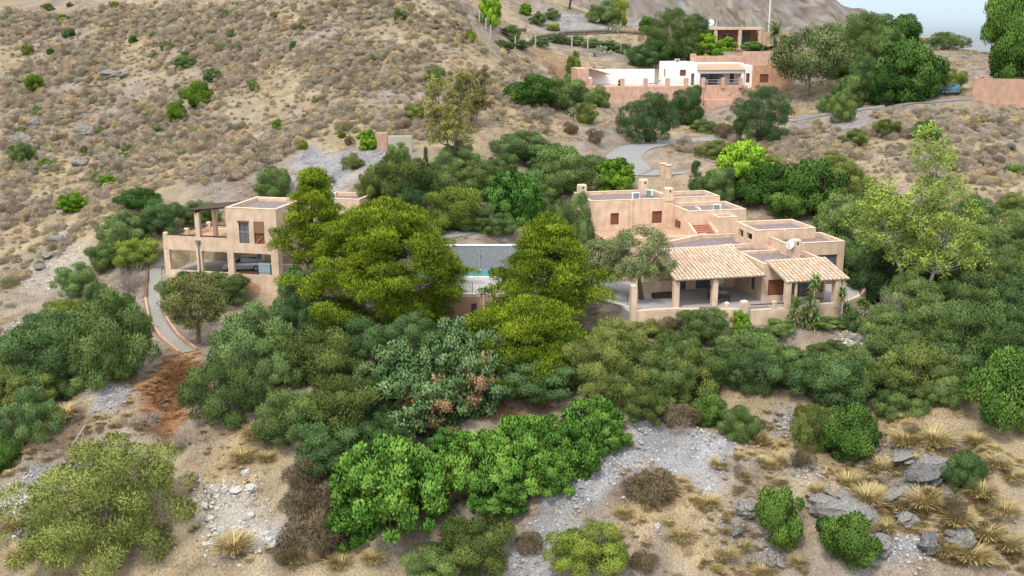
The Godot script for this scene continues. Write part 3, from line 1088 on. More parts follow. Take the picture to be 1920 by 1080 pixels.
func rock(x: float, z: float, rx: float, ry: float, mt: String, label: String, group := "", shape := 0) -> void:
	# a stone of its own shape, half sunk, with a ledge or two leaning on it
	var g := Geo.new()
	var y := ground(x, z)
	var f := FastNoiseLite.new()
	f.seed = int(x * 31.0 + z * 17.0)
	f.frequency = 0.35 / maxf(rx, 0.3)
	g.blob(Vector3(0, ry * 0.5, 0), Vector3(rx, ry * 1.15, rx * 0.8), f, 0.55, 8, 12)
	var o := part("rock" if mt != "white_rock" else "white_stone", g.done(), M[mt], self, Vector3(x, y - ry * 0.35, z), rng.randf() * TAU)
	tag(o, label, "rock", group)
	if shape > 0:
		for k in shape:
			var q := Geo.new()
			q.blob(Vector3.ZERO, Vector3(rx * 0.7, ry * 0.22, rx * 0.45), f, 0.5, 6, 9)
			var s := part("ledge", q.done(), M[mt], o, Vector3(rng.randf_range(-0.6, 0.6) * rx, ry * rng.randf_range(0.4, 1.3), rx * rng.randf_range(0.1, 0.8)), rng.randf() * 0.6)
			s.rotation.z = rng.randf_range(0.1, 0.5)


func in_poly(p: PackedVector2Array, x: float, z: float) -> bool:
	return Geometry2D.is_point_in_polygon(Vector2(x, z), p)


func free_spot(x: float, z: float) -> bool:
	for p in pads:
		if pad_local(p, x, z) < 0.4:
			return false
	return road_near(x, z)[0] > 0.3


func scatter(called: String, ms: Array, mt: Material, list: Array, label: String) -> void:
	# list: [position, scale, turn, tone] put over the meshes in turn
	for k in ms.size():
		var mm := MultiMesh.new()
		mm.transform_format = MultiMesh.TRANSFORM_3D
		mm.use_colors = true
		mm.mesh = ms[k]
		var mine := []
		for q in range(k, list.size(), ms.size()):
			mine.append(list[q])
		mm.instance_count = mine.size()
		for q in mine.size():
			var it: Array = mine[q]
			var b := Basis(Vector3.UP, it[2]).scaled(it[1])
			mm.set_instance_transform(q, Transform3D(b, it[0]))
			mm.set_instance_color(q, it[3])
		var o := MultiMeshInstance3D.new()
		o.name = numbered(called)
		o.multimesh = mm
		o.material_override = mt
		add_child(o)
		tag(o, label, "", "", "stuff")


# ---------------------------------------------------------------- buildings

func cutwall(w: float, h: float, t: float, holes: Array) -> ArrayMesh:
	# a wall from (0, 0, 0) to (w, h, -t) with rectangular openings [x0, y0, x1, y1]
	var g := Geo.new()
	var xs := [0.0, w]
	var ys := [0.0, h]
	for o in holes:
		for q in [o[0], o[2]]:
			if not xs.has(q):
				xs.append(q)
		for q in [o[1], o[3]]:
			if not ys.has(q):
				ys.append(q)
	xs.sort()
	ys.sort()
	var solid := func(i: int, j: int) -> bool:
		if i < 0 or j < 0 or i >= xs.size() - 1 or j >= ys.size() - 1:
			return false
		var mx: float = (xs[i] + xs[i + 1]) * 0.5
		var my: float = (ys[j] + ys[j + 1]) * 0.5
		for o in holes:
			if mx > o[0] and mx < o[2] and my > o[1] and my < o[3]:
				return false
		return true
	for i in xs.size() - 1:
		for j in ys.size() - 1:
			if not solid.call(i, j):
				continue
			var a: float = xs[i]
			var b: float = xs[i + 1]
			var c: float = ys[j]
			var d: float = ys[j + 1]
			g.face(Vector3(a, c, 0), Vector3(b, c, 0), Vector3(b, d, 0), Vector3(a, d, 0), Vector3.BACK)
			g.face(Vector3(a, c, -t), Vector3(b, c, -t), Vector3(b, d, -t), Vector3(a, d, -t), Vector3.FORWARD)
			if not solid.call(i - 1, j):
				g.face(Vector3(a, c, 0), Vector3(a, d, 0), Vector3(a, d, -t), Vector3(a, c, -t), Vector3.LEFT)
			if not solid.call(i + 1, j):
				g.face(Vector3(b, c, 0), Vector3(b, d, 0), Vector3(b, d, -t), Vector3(b, c, -t), Vector3.RIGHT)
			if not solid.call(i, j - 1):
				g.face(Vector3(a, c, 0), Vector3(b, c, 0), Vector3(b, c, -t), Vector3(a, c, -t), Vector3.DOWN)
			if not solid.call(i, j + 1):
				g.face(Vector3(a, d, 0), Vector3(b, d, 0), Vector3(b, d, -t), Vector3(a, d, -t), Vector3.UP)
	return g.done()


func block(o: Node3D, x0: float, x1: float, y0: float, y1: float, z0: float, z1: float, wm: Material, rm: Material, front := [], left := [], right := [], drop := 0.3) -> void:
	# a flat-roofed stucco volume: four walls with openings, a sunk roof, a rounded parapet
	var t := 0.3
	var sh := func(holes: Array, ox: float) -> Array:
		var r := []
		for q in holes:
			r.append([q[0] - ox, q[1] - y0, q[2] - ox, q[3] - y0])
		return r
	part("wall", cutwall(x1 - x0, y1 - y0, t, sh.call(front, x0)), wm, o, Vector3(x0, y0, z1))
	part("wall", cutwall(x1 - x0, y1 - y0, t, []), wm, o, Vector3(x1, y0, z0), PI)
	part("wall", cutwall(z1 - z0 - 2 * t, y1 - y0, t, sh.call(left, z0 + t)), wm, o, Vector3(x0, y0, z0 + t), -PI / 2)
	var rr := []
	for q in right:   # right-hand openings run from the front backwards
		rr.append([z1 - t - q[2], q[1] - y0, z1 - t - q[0], q[3] - y0])
	part("wall", cutwall(z1 - z0 - 2 * t, y1 - y0, t, rr), wm, o, Vector3(x1, y0, z1 - t), PI / 2)
	sbox("roof", Vector3(x0 + t - 0.01, y1 - drop - 0.2, z0 + t - 0.01), Vector3(x1 - t + 0.01, y1 - drop, z1 - t + 0.01), rm, o, 0.0)
	var g := Geo.new()
	var e := 0.025
	var yb := y1 - 0.01
	g.box(Vector3(x0 - e, yb, z1 - t), Vector3(x1 + e, yb + 0.1, z1 + e), 0.07)
	g.box(Vector3(x0 - e, yb, z0 - e), Vector3(x1 + e, yb + 0.1, z0 + t), 0.07)
	g.box(Vector3(x0 - e, yb + 0.002, z0 + t - 0.08), Vector3(x0 + t, yb + 0.098, z1 - t + 0.08), 0.07)
	g.box(Vector3(x1 - t, yb + 0.002, z0 + t - 0.08), Vector3(x1 + e, yb + 0.098, z1 - t + 0.08), 0.07)
	part("parapet", g.done(), wm, o)


func window(o: Node3D, at: Vector3, w: float, h: float, turn: float, style: String) -> void:
	# a framed window set back in its opening; at is its lower left corner on the wall face
	var g := Geo.new()
	var f := 0.07
	var d := -0.14
	g.box(Vector3(0, 0, d - 0.06), Vector3(f, h, d), 0.01)
	g.box(Vector3(w - f, 0, d - 0.06), Vector3(w, h, d), 0.01)
	g.box(Vector3(f, 0, d - 0.055), Vector3(w - f, f, d - 0.004), 0.01)
	g.box(Vector3(f, h - f, d - 0.055), Vector3(w - f, h, d - 0.004), 0.01)
	var fm: Material = M.timber if style != "white" else M.white_paint
	var wi := part("window", g.done(), fm, o, at, turn)
	if style == "shutter":
		for k in 2:
			var s := Geo.new()
			var a := f + k * (w - 2 * f) / 2.0
			var b := a + (w - 2 * f) / 2.0 - 0.015
			s.box(Vector3(a, f, d - 0.045), Vector3(b, h - f, d - 0.02), 0.008)
			for q in 3:
				var xx := lerpf(a, b, (q + 0.5) / 3.0)
				s.box(Vector3(xx - 0.012, f + 0.05, d - 0.022), Vector3(xx + 0.012, h - f - 0.05, d - 0.012), 0.003)
			part("shutter", s.done(), M.shutter, wi)
	else:
		for k in 2:
			var s := Geo.new()
			var a := f + k * (w - 2 * f) / 2.0
			s.box(Vector3(a + (0.03 if k else 0.0), f, d - 0.045), Vector3(a + (w - 2 * f) / 2.0 - (0.0 if k else 0.03), h - f, d - 0.035), 0.0)
			part("pane", s.done(), M.window_glass, wi)
		var mu := Geo.new()
		mu.box(Vector3(w / 2 - 0.03, f, d - 0.05), Vector3(w / 2 + 0.03, h - f, d - 0.01), 0.008)
		part("mullion", mu.done(), fm, wi)


func chimney(o: Node3D, x: float, z: float, y0: float, y1: float, s: float, mt: Material) -> void:
	var c := sbox("chimney", Vector3(x - s / 2, y0, z - s / 2), Vector3(x + s / 2, y1, z + s / 2), mt, o, 0.09)
	sbox("flue", Vector3(x - 0.10, y1 - 0.46, z + s / 2 - 0.02), Vector3(x + 0.10, y1 - 0.20, z + s / 2 + 0.006), M.iron, c, 0.0)


var tile_meshes := []

func tile_roof(o: Node3D, el: Vector3, er: Vector3, rl: Vector3, rr: Vector3, cols: int, rows: int, single := true) -> void:
	# barrel tiles over a sloping bed: eaves left and right, ridge left and right
	if tile_meshes.is_empty():
		for k in 2:
			var g := Geo.new()
			var L := 1.12
			for sgm in 5:
				var a0 := PI * sgm / 5.0
				var a1 := PI * (sgm + 1) / 5.0
				var p := func(a: float, zz: float, r: float, y: float) -> Vector3: return Vector3(-cos(a) * r, sin(a) * r * 0.8 + y, zz)
				var nn := func(a: float) -> Vector3: return Vector3(-cos(a), sin(a), 0).normalized()
				g.quad(p.call(a0, 0.0, 0.42, 0.06), p.call(a1, 0.0, 0.42, 0.06), p.call(a1, -L, 0.36, 0.0), p.call(a0, -L, 0.36, 0.0), nn.call(a0), nn.call(a1), nn.call(a1), nn.call(a0))
				g.tri(Vector3(0, 0.03, -0.02), p.call(a0, 0.0, 0.42, 0.06), p.call(a1, 0.0, 0.42, 0.06), Vector3.BACK, Vector3.BACK, Vector3.BACK)
			tile_meshes.append(g.done())
	var up := (er - el).cross(rl - el).normalized()
	if up.y < 0:
		up = -up
	var bed := Geo.new()
	var th := up * 0.10
	bed.face(el, er, rr, rl, up)
	bed.face(el - th, er - th, rr - th, rl - th, -up)
	for q in [[el, er], [er, rr], [rr, rl], [rl, el]]:
		var m: Vector3 = (q[0] + q[1]) * 0.5 - (el + er + rl + rr) * 0.25
		bed.face(q[0], q[1], q[1] - th, q[0] - th, m.normalized())
	var rf := part("roof", bed.done(), M.tile_bed, o)
	var mats := [M.tile_a, M.tile_a, M.tile_b, M.tile_c]
	var all := Geo.new()
	for i in cols:
		var u := (i + 0.5) / cols
		for j in rows:
			var a := el.lerp(er, u).lerp(rl.lerp(rr, u), float(j) / rows)
			var b := el.lerp(er, u).lerp(rl.lerp(rr, u), float(j + 1) / rows)
			if j == 0:
				a -= (b - a) * 0.22
			var ac := (el.lerp(rl, float(j) / rows) - er.lerp(rr, float(j) / rows)).length() / cols
			var zax := (a - b)
			var xax := (er - el).normalized()
			xax = (xax - zax.normalized() * xax.dot(zax.normalized())).normalized()
			var yax := zax.normalized().cross(xax)
			if yax.y < 0:
				yax = -yax
			var bs := Basis(xax * ac, yax * ac, zax)
			if single:
				var t := MeshInstance3D.new()
				t.name = "roof_tile"
				t.mesh = tile_meshes[0]
				t.material_override = mats[rng.randi() % 4]
				t.transform = Transform3D(bs.rotated(up, rng.randf_range(-0.06, 0.06)), a + up * rng.randf_range(0.0, 0.025))
				rf.add_child(t, true)
			else:
				var ar: Array = tile_meshes[0].surface_get_arrays(0)
				var k := all.v.size()
				for q in ar[0].size():
					all.v.append(a + bs * ar[0][q])
					all.n.append((bs * ar[1][q]).normalized())
					all.c.append(Color.WHITE)
				for q in ar[12]:
					all.i.append(q + k)
	if not single:
		var s := part("roof_tiles", all.done(), M.tile_a, rf)
		s.set_meta("kind", "stuff")


func wall_line(called: String, o: Node3D, ps: Array, half: float, y0: float, y1: float, mt: Material) -> void:
	# a thick low wall along points (x, z)
	for k in ps.size() - 1:
		var a := Vector3(ps[k].x, 0, ps[k].y)
		var b := Vector3(ps[k + 1].x, 0, ps[k + 1].y)
		var g := Geo.new()
		var l := (b - a).length()
		g.box(Vector3(-half, y0, -half), Vector3(l + half * 0.98, y1 - 0.004 * k, half), minf(half * 0.6, 0.08))
		var d := (b - a).normalized()
		part(called, g.done(), mt, o, a, atan2(-d.z, d.x))


func rail(o: Node3D, a: Vector3, b: Vector3, r: float, mt: Material, called := "rail") -> void:
	var g := Geo.new()
	g.tube(a, b, r, r, 6)
	part(called, g.done(), mt, o)


func aircon(at: Vector3, turn: float, label: String) -> void:
	var o := thing("air_conditioner", at, turn, label, "air conditioner")
	sbox("casing", Vector3(-0.42, 0.08, -0.16), Vector3(0.42, 0.75, 0.16), M.white_paint, o, 0.03)
	var g := Geo.new()
	for k in 7:
		g.box(Vector3(-0.30, 0.15 + k * 0.08, 0.16), Vector3(0.30, 0.19 + k * 0.08, 0.175), 0.003)
	g.box(Vector3(-0.34, 0.12, 0.155), Vector3(0.34, 0.71, 0.164), 0.002)
	part("grille", g.done(), M.grille, o)
	for s in [-0.3, 0.3]:
		sbox("foot", Vector3(s - 0.04, 0, -0.15), Vector3(s + 0.04, 0.085, 0.15), M.iron, o, 0.0)


func dish(at: Vector3, r: float, face: Vector3, label: String, mast: float) -> void:
	var o := thing("satellite_dish", at, 0.0, label, "satellite dish")
	var f := face.normalized()
	var u := f.cross(Vector3.UP).normalized()
	var w := u.cross(f)
	var g := Geo.new()
	var c := Vector3(0, mast, 0)
	for ring in 4:
		for k in 16:
			var p := func(rr: float, a: float) -> Vector3: return c + (u * cos(a) + w * sin(a)) * r * rr + f * (rr * rr) * r * 0.22
			var a0 := TAU * k / 16
			var a1 := TAU * (k + 1) / 16
			var r0 := ring / 4.0
			var r1 := (ring + 1) / 4.0
			g.quad(p.call(r0, a0), p.call(r0, a1), p.call(r1, a1), p.call(r1, a0), f, f, f, f)
	part("reflector", g.done(), M.dish_grey, o)
	rail(o, Vector3.ZERO, c, 0.035, M.steel, "mast")
	rail(o, c - w * r * 0.9, c + f * r * 0.9, 0.02, M.steel, "feed_arm")
	sbox("feed", c + f * r * 0.9 - Vector3.ONE * 0.06, c + f * r * 0.9 + Vector3.ONE * 0.06, M.steel, o, 0.02)


func carport_house() -> void:
	var o := thing("carport_house", Vector3(-24.56, 0, -101.34), deg_to_rad(-13), "two storey sandy stucco house with an open carport under its roof terrace", "house")
	var S: Material = M.stucco
	part("wall", cutwall(7.15, 6.6, 0.35, [[0.62, 3.05, 3.62, 5.2], [4.25, 3.05, 7.06, 5.2]]), S, o, Vector3(-11.25, -3, 0))
	part("wall", cutwall(5.45, 9.7, 0.35, [[0.58, 3.05, 4.68, 5.2], [1.36, 6.2, 2.46, 8.42], [2.98, 6.2, 4.10, 8.48]]), S, o, Vector3(-4.1, -3, 0))
	part("wall", cutwall(6.3, 9.7, 0.3, [[0.55, 2.7, 5.4, 5.2]]), S, o, Vector3(1.35, -3, -0.35), PI / 2)
	part("wall", cutwall(6.3, 4.5, 0.3, []), S, o, Vector3(-4.1, 2.2, -6.65), -PI / 2)
	part("wall", cutwall(5.45, 9.7, 0.3, [[0.4, 2.7, 5.0, 5.0]]), S, o, Vector3(1.35, -3, -6.66), PI)
	sbox("roof", Vector3(-3.8, 6.2, -6.66), Vector3(1.06, 6.42, -0.34), M.roofing, o, 0.0)
	var g := Geo.new()
	g.box(Vector3(-4.13, 6.69, -0.36), Vector3(1.38, 6.80, 0.03), 0.07)
	g.box(Vector3(-4.13, 6.69, -7.0), Vector3(1.38, 6.80, -6.64), 0.07)
	g.box(Vector3(-4.13, 6.692, -6.7), Vector3(-3.77, 6.798, -0.3), 0.07)
	g.box(Vector3(1.02, 6.692, -6.7), Vector3(1.38, 6.798, -0.3), 0.07)
	part("parapet", g.done(), S, o)
	# floors
	sbox("floor", Vector3(-11.2, -0.6, -7.6), Vector3(1.05, -0.35, -0.35), M.concrete, o, 0.0)
	var tf := Geo.new()
	tf.prism(PackedVector2Array([Vector2(-11.2, -0.36), Vector2(-4.1, -0.36), Vector2(-4.1, -6.6), Vector2(-9.7, -6.6), Vector2(-10.4, -3.1)]), 2.22, 2.9)
	part("terrace_floor", tf.done(), M.terracotta_floor, o)
	sbox("ceiling", Vector3(-4.1, 2.22, -6.6), Vector3(1.05, 2.5, -0.36), S, o, 0.0)
	# terrace edge: low walls, posts, timber rails
	wall_line("low_wall", o, [Vector2(-11.05, -0.3), Vector2(-10.35, -3.1), Vector2(-9.65, -6.5), Vector2(-4.1, -6.5)], 0.14, 2.25, 3.3, M.stucco)
	for q in [[-11.0, -0.14, 3.95], [-10.35, -3.1, 3.85], [-9.65, -6.45, 3.95]]:
		sbox("post", Vector3(q[0] - 0.26, 2.25, q[1] - 0.24), Vector3(q[0] + 0.26, q[2], q[1] + 0.2), S, o, 0.1)
	for q in [[Vector3(-11.0, 3.62, -0.3), Vector3(-10.35, 3.62, -3.1)], [Vector3(-10.35, 3.62, -3.1), Vector3(-9.65, 3.62, -6.4)], [Vector3(-9.6, 3.62, -6.45), Vector3(-4.1, 3.62, -6.45)], [Vector3(-10.75, 3.72, -0.16), Vector3(-7.5, 3.72, -0.16)], [Vector3(-7.1, 3.72, -0.16), Vector3(-4.1, 3.72, -0.16)]]:
		rail(o, q[0], q[1], 0.07, M.dark_timber)
	# inner posts of the carport, pergola
	for q in [[-11.05, -6.9], [-7.3, -6.9], [-3.9, -6.9]]:
		sbox("post", Vector3(q[0] - 0.22, -0.4, q[1] - 0.22), Vector3(q[0] + 0.22, 2.25, q[1] + 0.22), S, o, 0.06)
	sbox("post", Vector3(-7.58, 3.55, -0.42), Vector3(-7.02, 6.12, 0.02), S, o, 0.08)
	sbox("post", Vector3(-7.58, 2.9, -3.9), Vector3(-7.1, 6.12, -3.45), S, o, 0.08)
	var pg := Geo.new()
	for k in 9:
		var z := -3.9 + k * 0.5
		pg.tube(Vector3(-8.15, 6.28, z), Vector3(-4.1, 6.72, z), 0.06, 0.06, 5)
	pg.box(Vector3(-7.5, 6.10, -4.0), Vector3(-7.25, 6.32, 0.2), 0.02)
	part("pergola_beam", pg.done(), M.dark_timber, o)
	var cane := Geo.new()
	cane.quad(Vector3(-8.1, 6.36, 0.2), Vector3(-4.1, 6.80, 0.2), Vector3(-4.1, 6.80, -4.0), Vector3(-8.1, 6.36, -4.0), Vector3.UP, Vector3.UP, Vector3.UP, Vector3.UP)
	part("cane_roof", cane.done(), M.dark_timber, o)
	# windows
	window(o, Vector3(-2.74, 3.2, 0), 1.10, 2.22, 0.0, "glass")
	var bars := Geo.new()
	for k in 8:
		bars.tube(Vector3(-2.62 + k * 0.125, 3.25, -0.06), Vector3(-2.62 + k * 0.125, 4.35, -0.06), 0.012, 0.012, 4)
	bars.tube(Vector3(-2.7, 4.35, -0.06), Vector3(-1.68, 4.35, -0.06), 0.02, 0.02, 4)
	part("railing", bars.done(), M.steel, o)
	sbox("lintel", Vector3(-2.86, 5.30, -0.02), Vector3(-1.60, 5.50, 0.06), M.brown_timber, o, 0.02)
	window(o, Vector3(-1.12, 3.2, 0), 1.12, 2.28, 0.0, "shutter")
	var bl := Geo.new()
	for k in 13:
		bl.tube(Vector3(-1.06, 4.32 + k * 0.09, -0.05), Vector3(-0.06, 4.32 + k * 0.09, -0.05), 0.045, 0.045, 5)
	part("reed_blind", bl.done(), M.reed, o)
	rail(o, Vector3(-0.95, 3.3, -0.06), Vector3(-0.25, 4.0, -0.06), 0.025, M.post_concrete, "strut")
	# rain hopper with its pipe, plaster repair
	var hp := Geo.new()
	hp.tube(Vector3(-7.28, 3.3, 0.12), Vector3(-7.28, 2.75, 0.10), 0.28, 0.10, 8)
	hp.tube(Vector3(-7.28, 2.75, 0.10), Vector3(-7.28, 0.0, 0.08), 0.06, 0.06, 6)
	part("rain_hopper", hp.done(), M.grey_bark, o)
	var ps := Geo.new()
	var pp := PackedVector2Array()
	for k in 22:
		var a := TAU * k / 22
		pp.append(Vector2(-2.1 + cos(a) * 1.35 * (1 + 0.08 * sin(a * 3)), -1.75 + sin(a) * 1.05))
	for k in 22:
		ps.tri(Vector3(-2.1, -1.75, 0.012), Vector3(pp[k].x, pp[k].y, 0.012), Vector3(pp[(k + 1) % 22].x, pp[(k + 1) % 22].y, 0.012), Vector3.BACK, Vector3.BACK, Vector3.BACK)
	part("plaster_repair", ps.done(), M.stucco_patch, o)
	sbox("bench", Vector3(-3.0, 0.0, -0.33), Vector3(-0.95, 0.16, -0.05), M.timber, o, 0.02)
	# rear block
	block(o, 1.7, 6.2, -1.0, 6.3, -14.5, -10.0, S, M.roofing)
	for q in [[-6.9, -5.9, 0.34], [-6.2, -5.7, 0.26]]:
		var pot := thing("terracotta_pot", o.to_global(Vector3(q[0], 2.9, q[1])), 0.0, "red pot on the roof terrace, " + ("larger one beside the smaller" if q[2] > 0.3 else "smaller one nearer the house wall"), "pot", "")
		var pgm := Geo.new()
		pgm.tube(Vector3.ZERO, Vector3(0, q[2] * 2.0, 0), q[2] * 0.6, q[2], 10)
		pgm.tube(Vector3(0, q[2] * 1.8, 0), Vector3(0, q[2] * 2.05, 0), q[2] * 1.1, q[2] * 1.1, 10)
		part("pot", pgm.done(), M.pot, pot)
		var hb := Geo.new()
		for k in 24:
			var d := rdir()
			d.y = absf(d.y)
			hb.tri(Vector3(0, q[2] * 2, 0), Vector3(0, q[2] * 2, 0) + d * 0.3 + Vector3(0.03, 0, 0), Vector3(0, q[2] * 2, 0) + d * 0.45, Vector3.UP, Vector3.UP, Vector3.UP)
		part("herb", hb.done(), M.pot, pot)
	aircon(o.to_global(Vector3(2.6, 6.0, -11.2)), 0.3, "white air conditioner on the rear roof behind the tall pine")
	var bx := thing("metal_box", o.to_global(Vector3(-0.22, 0.05, -0.25)), deg_to_rad(-13), "blue grey metal box standing on the carport parapet", "box")
	sbox("casing", Vector3(-0.66, 0.22, -0.3), Vector3(0.62, 1.02, 0.22), M.box_blue, bx, 0.03)
	sbox("lid", Vector3(-0.69, 1.02, -0.32), Vector3(0.65, 1.09, 0.25), M.box_blue, bx, 0.02)
	sbox("base", Vector3(-0.6, 0.0, -0.25), Vector3(0.56, 0.22, 0.15), M.post_concrete, bx, 0.02)
	car(o.to_global(Vector3(-4.15, -0.35, -3.25)), deg_to_rad(-13) + atan2(-0.37, -0.93), "silver hatchback car parked nose out in the carport")


func car(at: Vector3, turn: float, label: String) -> void:
	# nose along +x; a lofted body, glasshouse, lamps and wheels
	var o := thing("parked_car", at, turn, label, "car")
	var st := [[2.10, 0.55, 0.30, 0.62], [2.02, 0.74, 0.24, 0.74], [1.6, 0.84, 0.20, 0.86], [0.95, 0.87, 0.20, 0.96], [0.2, 0.88, 0.20, 1.0], [-0.9, 0.88, 0.20, 1.03], [-1.6, 0.87, 0.22, 1.05], [-1.95, 0.82, 0.28, 1.02], [-2.05, 0.70, 0.36, 0.92]]
	var ring := func(s: Array) -> Array:
		var w: float = s[1]
		return [Vector3(s[0], s[2], -w * 0.88), Vector3(s[0], s[2] + 0.14, -w), Vector3(s[0], lerpf(s[2], s[3], 0.7), -w), Vector3(s[0], s[3], -w * 0.88), Vector3(s[0], s[3] + 0.02, 0), Vector3(s[0], s[3], w * 0.88), Vector3(s[0], lerpf(s[2], s[3], 0.7), w), Vector3(s[0], s[2] + 0.14, w), Vector3(s[0], s[2], w * 0.88)]
	var nrm := [Vector3(0, -0.7, -0.7), Vector3(0, -0.1, -1), Vector3(0, 0.2, -1), Vector3(0, 0.8, -0.6), Vector3(0, 1, 0), Vector3(0, 0.8, 0.6), Vector3(0, 0.2, 1), Vector3(0, -0.1, 1), Vector3(0, -0.7, 0.7)]
	var g := Geo.new()
	for k in st.size() - 1:
		var a: Array = ring.call(st[k])
		var b: Array = ring.call(st[k + 1])
		var tip := Vector3(0.9 if k < 2 else (-0.7 if k > 5 else 0.0), 0, 0)
		for q in 8:
			g.quad(a[q], a[q + 1], b[q + 1], b[q], (nrm[q] + tip).normalized(), (nrm[q + 1] + tip).normalized(), (nrm[q + 1] + tip).normalized(), (nrm[q] + tip).normalized())
	for e in [[st[0], Vector3.RIGHT], [st[-1], Vector3.LEFT]]:
		var a: Array = ring.call(e[0])
		for q in range(1, 8):
			g.tri(a[0], a[q], a[q + 1], e[1], e[1], e[1])
	part("body", g.done(), M.car_paint, o)
	# glasshouse: windscreen, side glass, rear glass, then the roof and pillars
	var lo := [Vector3(1.0, 0.98, 0.74), Vector3(-1.75, 1.06, 0.72)]
	var hi := [Vector3(0.25, 1.44, 0.58), Vector3(-1.35, 1.47, 0.56)]
	var mz := func(p: Vector3) -> Vector3: return Vector3(p.x, p.y, -p.z)
	var ws := Geo.new()
	ws.face(lo[0], mz.call(lo[0]), mz.call(hi[0]), hi[0], Vector3(0.6, 0.8, 0))
	part("windscreen", ws.done(), M.car_glass, o)
	for s in 2:
		var sg := Geo.new()
		var f := func(p: Vector3) -> Vector3: return p if s == 0 else mz.call(p)
		sg.face(f.call(lo[0]), f.call(lo[1]), f.call(hi[1]), f.call(hi[0]), Vector3(0, 0.3, 1 if s == 0 else -1).normalized())
		part("side_window", sg.done(), M.car_glass, o)
	var rg := Geo.new()
	rg.face(lo[1], mz.call(lo[1]), mz.call(hi[1]), hi[1], Vector3(-0.9, 0.4, 0).normalized())
	part("rear_window", rg.done(), M.car_glass, o)
	var rf := Geo.new()
	rf.box(Vector3(-1.42, 1.44, -0.60), Vector3(0.30, 1.50, 0.60), 0.04)
	for s in [-1.0, 1.0]:
		rf.tube(Vector3(1.03, 0.98, 0.75 * s), Vector3(0.27, 1.46, 0.59 * s), 0.035, 0.03, 5)
		rf.tube(Vector3(-0.45, 1.0, 0.755 * s), Vector3(-0.5, 1.46, 0.59 * s), 0.035, 0.03, 5)
		rf.tube(Vector3(-1.78, 1.05, 0.735 * s), Vector3(-1.37, 1.47, 0.575 * s), 0.05, 0.04, 5)
	part("roof", rf.done(), M.car_paint, o)
	for s in [-1.0, 1.0]:
		sbox("mirror", Vector3(0.72, 1.0, 0.86 * s - 0.09), Vector3(0.88, 1.12, 0.86 * s + 0.09), M.car_paint, o, 0.03)
		sbox("headlight", Vector3(1.86, 0.62, 0.55 * s - 0.16), Vector3(2.07, 0.74, 0.55 * s + 0.16), M.window_glass, o, 0.03)
		for x in [1.32, -1.30]:
			var w := Geo.new()
			w.tube(Vector3(x, 0.31, 0.72 * s), Vector3(x, 0.31, 0.90 * s), 0.31, 0.31, 18)
			var wh := part("wheel", w.done(), M.rubber, o)
			var rm := Geo.new()
			rm.tube(Vector3(x, 0.31, 0.89 * s), Vector3(x, 0.31, 0.915 * s), 0.20, 0.18, 10)
			part("rim", rm.done(), M.steel, wh)
	sbox("grille", Vector3(2.02, 0.36, -0.42), Vector3(2.115, 0.56, 0.42), M.iron, o, 0.02)
	sbox("number_plate", Vector3(2.10, 0.40, -0.24), Vector3(2.125, 0.50, 0.24), M.white_paint, o, 0.0)


